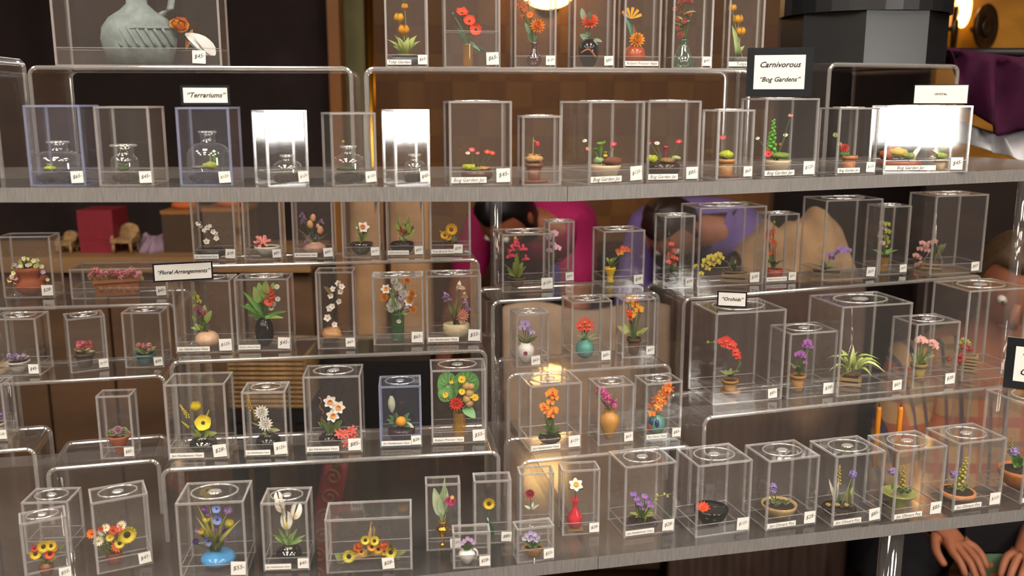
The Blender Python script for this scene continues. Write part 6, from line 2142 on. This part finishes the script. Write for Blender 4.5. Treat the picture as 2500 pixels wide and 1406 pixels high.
# lavender shawl heap
mb = MB()
pc = at_y(372, 606, CY + .1)
mb.grid(lambda u, v: Vector(((u - .5) * .10 * (1.15 - .8 * v), -.05 * math.sin(u * 3.14) * (1 - v) + .008 * math.sin(u * 19), (at_y(372, 578, CY + .1).z - cz) * v ** .8)), 24, 8)
o = mb.build('shawl', paint('#8A7486', .9, noise=.2, scale=30), None, (pc.x, CY + .12, cz)); o.modifiers.new('thickness', 'SOLIDIFY').thickness = .012
tag(o, 'crumpled lavender shawl on the counter beside the carton', 'shawl')
for px0, px1, yt, lab, col in ((400, 478, 516, 'brown cardboard carton with an orange rim beside the lavender shawl', '#3E2C1A'), (500, 604, 510, 'brown cardboard carton behind the white blossom case', '#4E3A26')):
    t = empty('carton', (on_counter((px0 + px1) / 2), CY + .14, cz)); tag(t, lab, 'carton')
    w = (px1 - px0) / FPX * 2.5
    h = at_y(px0, yt, CY + .08).z - cz
    MB().box((-w / 2, -.06, 0), (w / 2, .06, h)).build('carton_body', paint(col, .7), t)
    MB().box((-w / 2 - .002, -.062, h - .008), (w / 2 + .002, .062, h + .002)).build('rim', paint('#8A5A2A', .6), t)
    MB().ball((0, 0, h + .01), .028, 12, 7, 0, (1.3, 1, .5)).build('orange_lining', paint('#B0562A', .8), t)
# tan canvas bags
for px0, px1, yt, yb_, Yb, lab in ((842, 934, 492, 650, 2.5, 'tan canvas bag with black handles beside the dark gap'), (940, 1052, 492, 650, 2.48, 'wide tan canvas bag with a black strap, behind the orange rosebuds')):
    A, B = at_y(px0, yt, Yb), at_y(px1, yt, Yb)
    zb = 0.0
    w = B.x - A.x
    h = A.z + .02
    t = empty('canvas_bag', ((A.x + B.x) / 2, Yb + .08, 0)); tag(t, lab, 'bag')
    mb = MB()

    def bag(u, v, w=w, h=h):
        a_ = u * 2 * math.pi
        k = 1 - .10 * v + .03 * math.sin(a_ * 5 + v * 4)
        return Vector((math.copysign(abs(math.cos(a_)) ** .5, math.cos(a_)) * w / 2 * k, math.copysign(abs(math.sin(a_)) ** .5, math.sin(a_)) * .07 * k, h * v))
    mb.grid(bag, 36, 12)
    mb.build('bag_body', paint('#A4805C', .85, noise=.18, scale=14, bump=.3), t)
    for s in (-1, 1):
        MB().tube([(-w * .25, s * .05, h * .985), (-w * .2, s * .05, h - .075), (0, s * .066, h - .10), (w * .2, s * .05, h - .075), (w * .25, s * .05, h * .985)], .011, 7).build('handle', BLACK, t)
# black trunk, red sash, wicker hamper
TY = 2.2
A, B = at_y(792, 1000, TY), at_y(1046, 1000, TY)
zt = at_y(900, 880, TY).z
t = empty('travel_trunk', ((A.x + B.x) / 2, TY + .1, 0)); tag(t, 'black travel trunk standing behind the narcissus case', 'trunk')
w = B.x - A.x
MB().box((-w / 2, -.1, 0), (w / 2, .1, zt * .72)).build('trunk_body', BLACK, t)
MB().box((-w / 2 - .004, -.104, zt * .725), (w / 2 + .004, .104, zt)).build('lid', BLACK, t)
for s in (-1, 1):
    MB().box((s * w * .3 - .02, -.112, zt * .66), (s * w * .3 + .02, -.1, zt * .74)).build('clasp', paint('#5A4A2A', .3, metal=1.0), t)
t = empty('ribbon_sash', (X(800, 1200, TY - .03), TY - .02, 0)); tag(t, 'red ribbon sash with gold scrollwork hanging before the trunk', 'sash')
top, bot = at_y(822, 1128, TY - .03), at_y(758, 1480, TY - .03)
ww = 62 / FPX * 2.4
o0 = t.location.copy()
mb = MB()
mb.grid(lambda u, v: Vector((bot.x + (top.x - bot.x) * v + (u - .5) * ww * (1.25 - .35 * v), TY - .03 - .012 + .006 * math.sin(u * 5 + v * 4), bot.z + (top.z - bot.z) * v)) - o0, 6, 20)
MB().tube([(top.x - o0.x, TY - .045 - o0.y, top.z - .01), (top.x - o0.x, TY - .001 - o0.y, top.z - .01)], .012, 12).build('pin', paint('#B08A4A', .3, metal=1.0), t)
sb = mb.build('ribbon', paint('#8E1426', .6, noise=.1), t); sb.modifiers.new('thickness', 'SOLIDIFY').thickness = .003
for k in range(7):
    f = 1 - (k + .6) / 7.5
    cxp = bot + (top - bot) * f - o0
    sp = []
    for q in range(22):
        aa = q / 21 * 9.0
        r_ = ww * .34 * (1 - q / 26)
        sp.append((cxp.x + r_ * math.cos(aa) * (1 if k % 2 else -1), TY - .0435 - o0.y - .006, cxp.z + r_ * math.sin(aa)))
    MB().tube(sp, .0016, 5).build('gold_scroll', paint('#B08A4A', .5), t)
HY = 2.05
A, B = at_y(556, 940, HY), at_y(738, 940, HY)
zt, zb = at_y(650, 878, HY).z, at_y(650, 1004, HY).z
t = empty('plant_stand', ((A.x + B.x) / 2, HY + .12, 0)); tag(t, 'plain black stand under the wicker hamper', 'stand')
w = B.x - A.x
MB().box((-w / 2 - .01, -.11, zb - .03), (w / 2 + .01, .11, zb)).build('top', BLACK, t)
for sx in (-1, 1):
    for sy in (-1, 1):
        MB().box((sx * w * .45 - .015, sy * .09 - .015, 0), (sx * w * .45 + .015, sy * .09 + .015, zb - .03)).build('leg', BLACK, t)
t = empty('wicker_hamper', ((A.x + B.x) / 2, HY + .12, zb)); tag(t, 'tan wicker hamper of horizontal canes behind the white peony case', 'hamper')
nr = 11
cane = MB().tube([(-w / 2, 0, 0), (w / 2, 0, 0)], .0055, 7).mesh('cane', [WKR])
scane = MB().tube([(0, -.1, 0), (0, .1, 0)], .0055, 7).mesh('cane', [WKR])
for i in range(nr):
    z = (zt - zb) * (i + .5) / nr
    for s in (-1, 1):
        mobj('cane', cane, t, (0, s * .1, z))
        mobj('cane', scane, t, (s * w / 2, 0, z))
MB().box((-w / 2 + .006, -.094, 0), (w / 2 - .006, .094, zt - zb - .006)).build('lining', paint('#5A4224', .9), t)
# brown draped table and pale sofa back at the far side
DY = 2.25
xa, xb = X(1665, 800, DY), X(2110, 800, DY)
zt = at_y(1900, 705, DY).z
t = empty('draped_table', ((xa + xb) / 2, DY + .16, 0)); tag(t, 'long table under a dull brown cloth, behind the orchid cases', 'table')
w = xb - xa
MB().box((-w / 2, -.12, zt - .03), (w / 2, .12, zt - .004)).build('table_top', WD3, t)
for sx in (-1, 1):
    for sy in (-1, 1):
        MB().box((sx * w * .46 - .02, sy * .09 - .02, 0), (sx * w * .46 + .02, sy * .09 + .02, zt - .03)).build('leg', WD3, t)
mb = MB()


def skirt(u, v):
    if v < .7:
        k = v / .7
        return Vector(((u - .5) * (w + .02), -.14 - .012 * math.sin(u * 60) * (1 - k * .7), .04 + (zt - .04) * k))
    k = (v - .7) / .3
    return Vector(((u - .5) * (w + .02), -.138 + .27 * k, zt + .002))


mb.grid(skirt, 90, 14)
b = mb.build('table_cloth', paint('#54413A', .9, noise=.15, scale=10), t); b.modifiers.new('thickness', 'SOLIDIFY').thickness = .003
pa, pb = at_y(1800, 690, DY + .14), at_y(2078, 690, DY + .14)
hh = at_y(1940, 512, DY + .14).z - zt


def coat(u, v):
    prof = [.35, .62, .8, .72, .78, .98, 1.0, .7, .1]
    k_ = u * 8
    i_ = min(int(k_), 7)
    top_ = prof[i_] * (1 - (k_ - i_)) + prof[i_ + 1] * (k_ - i_)
    w_ = v * math.pi
    return Vector((pa.x + (pb.x - pa.x) * u, DY + .16 - .09 * math.cos(w_) + .008 * math.sin(u * 23 + v * 5), zt + .004 + hh * top_ * math.sin(w_) ** .7 + .006 * math.sin(u * 31)* math.sin(w_)))


o = MB().grid(coat, 40, 18).build('tan_coat', paint('#B08D68', .9, noise=.2, scale=14, bump=.3)); tag(o, 'crumpled tan coat heaped on the brown draped table', 'coat')
SYY = 2.35
xa, xb = X(1232, 800, SYY), X(1625, 800, SYY)
zt = at_y(1400, 760, SYY).z
t = empty('settee', ((xa + xb) / 2, SYY + .2, 0)); tag(t, 'pale tan fabric settee seen from behind, with a dark wood rail', 'settee')
w = xb - xa
SF = paint('#A38C78', .9, noise=.12, scale=20, bump=.2)
mb = MB()
mb.grid(lambda u, v: Vector(((u - .5) * w, -.12 - .035 * math.sin(v * 3.14), .3 + (zt - .3) * v + .012 * math.sin(u * 9) * v)), 30, 10)
b = mb.build('backrest', SF, t); b.modifiers.new('thickness', 'SOLIDIFY').thickness = -.12
MB().box((-w / 2, -.1, .24), (w / 2, .45, .44)).build('seat', SF, t)
MB().box((-w / 2 - .01, -.14, .18), (w / 2 + .01, .46, .24)).build('rail', WD3, t)
for sx in (-1, 1):
    for sy in (-.11, .42):
        MB().box((sx * w * .46 - .02, sy - .02, 0), (sx * w * .46 + .02, sy + .02, .18)).build('leg', WD3, t)


# ---------------------------------------------------------------- people
def skin_mesh(verts, edges, rads, root, lv=1):
    me = bpy.data.meshes.new('tmp')
    me.from_pydata([tuple(v) for v in verts], edges, [])
    o = bpy.data.objects.new('tmp', me)
    COL.objects.link(o)
    o.modifiers.new('skin', 'SKIN')
    for i, r in enumerate(rads):
        d = me.skin_vertices[0].data[i]
        d.radius = (r, r) if not isinstance(r, tuple) else r
        d.use_root = (i in root)
    o.modifiers.new('sub', 'SUBSURF').levels = lv
    o.modifiers['sub'].render_levels = lv
    dg = bpy.context.evaluated_depsgraph_get()
    out = bpy.data.meshes.new_from_object(o.evaluated_get(dg))
    bpy.data.objects.remove(o)
    out.materials.clear()
    out.polygons.foreach_set('use_smooth', [True] * len(out.polygons))
    return out


def chain(J, segs):
    """joint dict and chains of names -> verts, edges, radii"""
    names = []
    for s in segs:
        for n in s:
            if n not in names:
                names.append(n)
    vs = [J[n][0] for n in names]
    rs = [J[n][1] for n in names]
    es = []
    for s in segs:
        for p, q in zip(s, s[1:]):
            es.append((names.index(p), names.index(q)))
    return vs, es, rs, names


def hand(vs, es, rs, wrist_i, wrist, d, side, nrm, s=1.0, curl=.5):
    """palm and five separate bent fingers in one graph"""
    d = Vector(d).normalized(); side = Vector(side).normalized(); nrm = Vector(nrm).normalized()
    b = len(vs)
    palm = Vector(wrist) + d * .05 * s
    vs.append(palm); rs.append((.026 * s, .016 * s)); es.append((wrist_i, b))
    for k, (o_, L) in enumerate(((-.030, .062), (-.010, .074), (.010, .070), (.029, .054))):
        i = len(vs)
        a0 = palm + side * o_ * s + d * .03 * s
        a1 = a0 + (d + nrm * curl * .5) * L * .5 * s
        a2 = a1 + (d * .6 + nrm * curl * 1.4) * L * .5 * s
        vs.extend([a0, a1, a2]); rs.extend([.0095 * s, .0085 * s, .007 * s])
        es.extend([(b, i), (i, i + 1), (i + 1, i + 2)])
    i = len(vs)
    t0 = palm - side * .03 * s - d * .015 * s
    t1 = t0 - side * .022 * s + d * .03 * s + nrm * curl * .02 * s
    t2 = t1 + d * .03 * s + nrm * curl * .03 * s
    vs.extend([t0, t1, t2]); rs.extend([.011 * s, .0098 * s, .008 * s])
    es.extend([(b, i), (i, i + 1), (i + 1, i + 2)])


def person(label, J, shirt, trousers, skin, hair, face, long_hair=False, sleeves=True):
    J['collar'] = (J['chest'][0] * .5 + J['neck'][0] * .5, .085)
    root = empty('person', (J['pelvis'][0].x, J['pelvis'][0].y, 0))
    tag(root, label, 'person')
    off = Vector(root.location)
    SK = paint(skin, .55, noise=.08, scale=20)
    segs = [['pelvis', 'belly', 'chest', 'neck', 'head0'], ['chest', 'sh_l', 'el_l', 'wr_l'], ['chest', 'sh_r', 'el_r', 'wr_r'], ['pelvis', 'hip_l', 'kn_l', 'an_l', 'toe_l'], ['pelvis', 'hip_r', 'kn_r', 'an_r', 'toe_r']]
    vs, es, rs, nm = chain(J, segs)
    for w, e in (('wr_l', 'el_l'), ('wr_r', 'el_r')):
        d = (J[w][0] - J[e][0]).normalized()
        side = d.cross(Vector((0, 0, 1)))
        side = side.normalized() if side.length > .1 else Vector((1, 0, 0))
        if w == 'wr_r':
            side = -side
        hand(vs, es, rs, nm.index(w), J[w][0], d, side, Vector((0, 0, -1)), 1.0, .5)
    me = skin_mesh([v - off for v in vs], es, rs, [0])
    # head joined to the same mesh
    hc = J['head'][0] - off
    f = Vector(face).normalized()
    up = (J['head'][0] - J['neck'][0]).normalized()
    xx = f.cross(up).normalized()
    up = xx.cross(f).normalized()
    Mh = Matrix((xx, f, up)).transposed()
    hb_ = MB()
    hb_.v = [v.co.copy() for v in me.vertices]
    hb_.f = [list(p.vertices) for p in me.polygons]
    hb_.i = [0] * len(hb_.f)
    hb_.s = [True] * len(hb_.f)

    def hv(x, y, z):
        return hc + Mh @ Vector((x, y, z))
    b0_ = len(hb_.v)
    hb_.ball((0, 0, 0), 1.0, 22, 16)
    for i in range(b0_, len(hb_.v)):
        v = hb_.v[i]
        jaw = 1 - .22 * max(0, -v.z) ** 1.3
        x_, y_, z_ = v.x * .076 * jaw, v.y * .092 * (1 - .08 * max(0, -v.z)), v.z * .112
        if v.y > .6:
            y_ -= .006 * math.exp(-((v.z - .10) / .14) ** 2) * (abs(v.x) > .15)     # eye sockets
            y_ += .004 * math.exp(-((v.z + .55) / .12) ** 2)                         # lips
        hb_.v[i] = hv(x_, y_, z_)
    hb_.tube([hv(0, .088, .012), hv(0, .103, -.015), hv(0, .108, -.03), hv(0, .09, -.038)], [.008, .010, .013, .006], 8)
    for s in (-1, 1):
        hb_.ball(hv(s * .078, -.005, -.01), 1.0, 8, 6, 0, (.010, .02, .03), Mh)
        hb_.ball(hv(s * .03, .078, .012), .012, 8, 6, 1)
        hb_.ball(hv(s * .03, .088, .012), .0055, 6, 5, 2)
    hb_.ball(hv(0, .086, -.062), 1.0, 10, 5, 3, (.024, .006, .007), Mh)
    hb_.build('body', [SK, paint('#E8E4DC', .3), paint('#2A1A12', .3), paint('#9A4A44', .5)], root)
    bpy.data.meshes.remove(me)
    # hair
    hm = MB()
    b0_ = 0
    hm.ball((0, 0, 0), 1.0, 22, 14)
    for i, v in enumerate(hm.v):
        cut = 1.0
        y_ = v.y
        if v.y > .25 and v.z < .45:
            y_ = .25 + (v.y - .25) * .2
        zlow = -.9 if long_hair else -.45
        z_ = max(v.z, zlow) if not long_hair else (v.z if v.z > 0 else v.z * 1.9)
        k = 1 + .03 * math.sin(i * 1.7)
        hm.v[i] = hv(v.x * .086 * k, y_ * .099 * k - .008, z_ * .120 * k + .010)
    hm.build('hair', paint(hair, .5, noise=.3, scale=80), root)

    def garment(name, segs_, grow, m, trims=None):
        v_, e_, r_, n_ = chain(J, segs_)
        r_ = [(x * grow + .008 if not isinstance(x, tuple) else tuple(q * grow + .008 for q in x)) for x in r_]
        if trims:
            for k_, kv in trims.items():
                v_[n_.index(k_)] = kv
        me_ = skin_mesh([q - off for q in v_], e_, r_, [0])
        me_.materials.append(m)
        mobj(name, me_, root)
    cut_l = J['el_l'][0] * .75 + J['sh_l'][0] * .25 if not sleeves else J['wr_l'][0] * .85 + J['el_l'][0] * .15
    cut_r = J['el_r'][0] * .75 + J['sh_r'][0] * .25 if not sleeves else J['wr_r'][0] * .85 + J['el_r'][0] * .15
    if sleeves:
        garment('shirt', [['pelvis', 'belly', 'chest', 'collar'], *([['pelvis', 'hem']] if 'hem' in J else []), ['chest', 'sh_l', 'el_l', 'wr_l'], ['chest', 'sh_r', 'el_r', 'wr_r']], 1.12, shirt, {'wr_l': cut_l, 'wr_r': cut_r})
    else:
        garment('shirt', [['pelvis', 'belly', 'chest', 'collar'], ['chest', 'sh_l', 'el_l'], ['chest', 'sh_r', 'el_r']], 1.14, shirt, {'el_l': cut_l, 'el_r': cut_r})
    garment('trousers', [['pelvis', 'hip_l', 'kn_l', 'an_l'], ['pelvis', 'hip_r', 'kn_r', 'an_r']], 1.12, trousers, {'an_l': J['an_l'][0] + Vector((0, 0, .05)), 'an_r': J['an_r'][0] + Vector((0, 0, .05))})
    for k in ('l', 'r'):
        a_, t_ = J['an_' + k][0] - off, J['toe_' + k][0] - off
        MB().tube([a_ + Vector((0, 0, -.02)), a_ + (t_ - a_) * .4 + Vector((0, 0, -.015)), t_], [.05, .046, .036], 10).build('shoe', BLACK, root)
    return root


def V(x, y, z):
    return Vector((x, y, z))


# standing, bent forward over the tables
def bent(px_sh, py_sh, px_hd, py_hd, Y, lean):
    sh = at_y(px_sh, py_sh, Y)
    hd = at_y(px_hd, py_hd, Y - .16)
    d = V(lean, -1, 0).normalized()
    s = V(-d.y, d.x, 0)
    pel = V(sh.x, sh.y, 0) - d * .32
    pel.z = .92
    ch = V(sh.x, sh.y, sh.z - .04)
    J = {'pelvis': (pel, (.15, .12)), 'belly': ((pel + ch) / 2 + V(0, 0, .05), (.14, .12)), 'chest': (ch, (.16, .13)), 'neck': ((ch * .45 + hd * .55), .055), 'head0': (ch * .15 + hd * .85, .06), 'head': (hd, .1)}
    for k, sg in (('l', 1), ('r', -1)):
        shd = ch + s * .17 * sg + V(0, 0, -.01)
        el = shd + d * .12 + V(0, 0, -.26) + s * .04 * sg
        wr = el + d * .20 + V(0, 0, -.10) - s * .06 * sg
        hp = pel + s * .09 * sg - V(0, 0, .05)
        J['sh_' + k] = (shd, .062); J['el_' + k] = (el, .046); J['wr_' + k] = (wr, .032)
        J['hip_' + k] = (hp, .092); J['kn_' + k] = (V(hp.x, hp.y, .48) + d * .04, .064); J['an_' + k] = (V(hp.x, hp.y, .08), .042); J['toe_' + k] = (V(hp.x, hp.y, .045) + d * .16, .034)
    return J, d


J, d = bent(1292, 520, 1232, 528, 3.05, -.45)
person('person in a magenta shirt bent over with dark hair hanging forward', J, paint('#A8145A', .8, noise=.12, scale=12), paint('#2A2428', .9), '#9A5A3E', '#0E0A0C', V(-.25, -.45, -.9), True, False)
J, d = bent(1700, 528, 1640, 560, 3.1, -.2)
person('person in a lavender shirt bent over behind the coral orchid', J, paint('#7A62A8', .85, noise=.1, scale=12), paint('#3A302C', .9), '#B5775C', '#2A1A14', V(-.15, -.45, -.9), False, True)


def plaid():
    m = bpy.data.materials.new('plaid')
    m.use_nodes = True
    nt = m.node_tree
    b = nt.nodes['Principled BSDF']
    b.inputs['Roughness'].default_value = .85
    tc = nt.nodes.new('ShaderNodeTexCoord')
    sp = nt.nodes.new('ShaderNodeSeparateXYZ')
    nt.links.new(tc.outputs['Object'], sp.inputs[0])
    cur = None

    def band(axis, period, phase, width):
        a_ = nt.nodes.new('ShaderNodeMath'); a_.operation = 'MULTIPLY_ADD'; a_.inputs[1].default_value = 1 / period; a_.inputs[2].default_value = phase
        nt.links.new(sp.outputs[axis], a_.inputs[0])
        f_ = nt.nodes.new('ShaderNodeMath'); f_.operation = 'FRACT'
        nt.links.new(a_.outputs[0], f_.inputs[0])
        c_ = nt.nodes.new('ShaderNodeMath'); c_.operation = 'LESS_THAN'; c_.inputs[1].default_value = width
        nt.links.new(f_.outputs[0], c_.inputs[0])
        return c_.outputs[0]
    last = None
    base = lin('#B98E5C')
    for axis, per, ph, wd, col, fac in ((2, .11, .2, .22, '#A23A22', .85), (0, .10, .1, .10, '#1C2850', .95), (0, .10, .42, .08, '#1E2C58', .9), (0, .10, .68, .14, '#B84A24', .75), (2, .11, .62, .12, '#5A5A50', .6)):
        mx = nt.nodes.new('ShaderNodeMix'); mx.data_type = 'RGBA'
        ml = nt.nodes.new('ShaderNodeMath'); ml.operation = 'MULTIPLY'; ml.inputs[1].default_value = fac
        nt.links.new(band(axis, per, ph, wd), ml.inputs[0])
        nt.links.new(ml.outputs[0], mx.inputs[0])
        if last is None:
            mx.inputs[6].default_value = base + (1,)
        else:
            nt.links.new(last, mx.inputs[6])
        mx.inputs[7].default_value = lin(col) + (1,)
        last = mx.outputs[2]
    nt.links.new(last, b.inputs['Base Color'])
    return m


# seated person in a plaid shirt, hands together below the shelf
hd = at_y(2474, 690, 2.12)
ch = at_y(2395, 905, 2.26)
pel = V(at_y(2350, 1340, 2.26).x, 2.30, .44)
h1 = at_y(2352, 1300, 1.86)
h2 = at_y(2470, 1345, 1.86)
J = {'pelvis': (pel, (.18, .15)), 'belly': ((pel + ch) / 2 + V(0, -.01, -.03), (.17, .145)), 'chest': (ch, (.17, .13)), 'neck': (ch * .4 + hd * .6, .056), 'head0': (ch * .15 + hd * .85, .06), 'head': (hd, .1),
     'sh_l': (ch + V(.18, -.02, .03), .064), 'el_l': (at_y(2590, 1190, 2.02), .048), 'wr_l': (at_y(2525, 1312, 1.88), .033),
     'sh_r': (ch + V(-.18, -.02, .03), .064), 'el_r': (at_y(2170, 1190, 2.02), .048), 'wr_r': (at_y(2282, 1282, 1.88), .033),
     'hem': (pel + V(0, -.16, .0), .15),
     'hip_l': (pel + V(.1, -.05, -.01), .095), 'kn_l': (V(pel.x + .27, 1.98, .46), .066), 'an_l': (V(pel.x + .24, 2.02, .08), .044), 'toe_l': (V(pel.x + .26, 1.86, .045), .034),
     'hip_r': (pel + V(-.1, -.05, -.01), .095), 'kn_r': (V(pel.x - .29, 2.0, .44), .066), 'an_r': (V(pel.x - .26, 2.04, .08), .044), 'toe_r': (V(pel.x - .28, 1.88, .045), .034)}
person('seated person in a tan plaid shirt with hands held together below the shelf', J, plaid(), paint('#1E1E26', .9), '#A8694C', '#5A4634', V(-.3, -.8, -.5), False, True)
st = empty('stool', (pel.x, pel.y + .03, 0)); tag(st, 'round black stool under the person in plaid', 'stool')
MB().lathe([(0, .25), (.17, .25), (.18, .265), (.17, .28), (0, .28)], 24).build('seat', BLACK, st)
for k in range(4):
    w = k * math.pi / 2 + .78
    MB().tube([(.11 * math.cos(w),   .11 * math.sin(w), .25), (.17 * math.cos(w), .17 * math.sin(w), 0)], .012, 8).build('leg', BLACK, st)
# dark camera-sized purse and green leaflet in the hands
mid = (h1 + h2) / 2
o = empty('leaflet', at_y(2405, 1400, 1.86)); tag(o, 'green printed leaflet below the hands of the person in plaid', 'leaflet')
MB().box((-.035, -.001, -.045), (.035, .001, .045)).build('sheet', paint('#5E7A62', .6, noise=.15), o)
for k, (x, z, c) in enumerate(((-.018, .03, '#E8E8DC'), (.008, .02, '#D87A4A'), (.018, -.004, '#C86A44'), (-.012, -.012, '#DDE4D0'))):
    MB().box((x - .007, -.0016, z - .005), (x + .007, -.0011, z + .005)).build('print', paint(c, .6), o)
o = empty('shoulder_bag', V(at_y(2440, 1360, 1.9).x, 1.95, .535)); tag(o, 'dark bag resting on the lap of the person in plaid', 'bag')
MB().box((-.075, -.04, 0), (.075, .04, .10)).build('bag_body', paint('#15131A', .6), o)
MB().tube([(-.065, 0, .10), (-.04, 0, .13), (.04, 0, .13), (.065, 0, .10)], .007, 7).build('strap', paint('#15131A', .6), o)
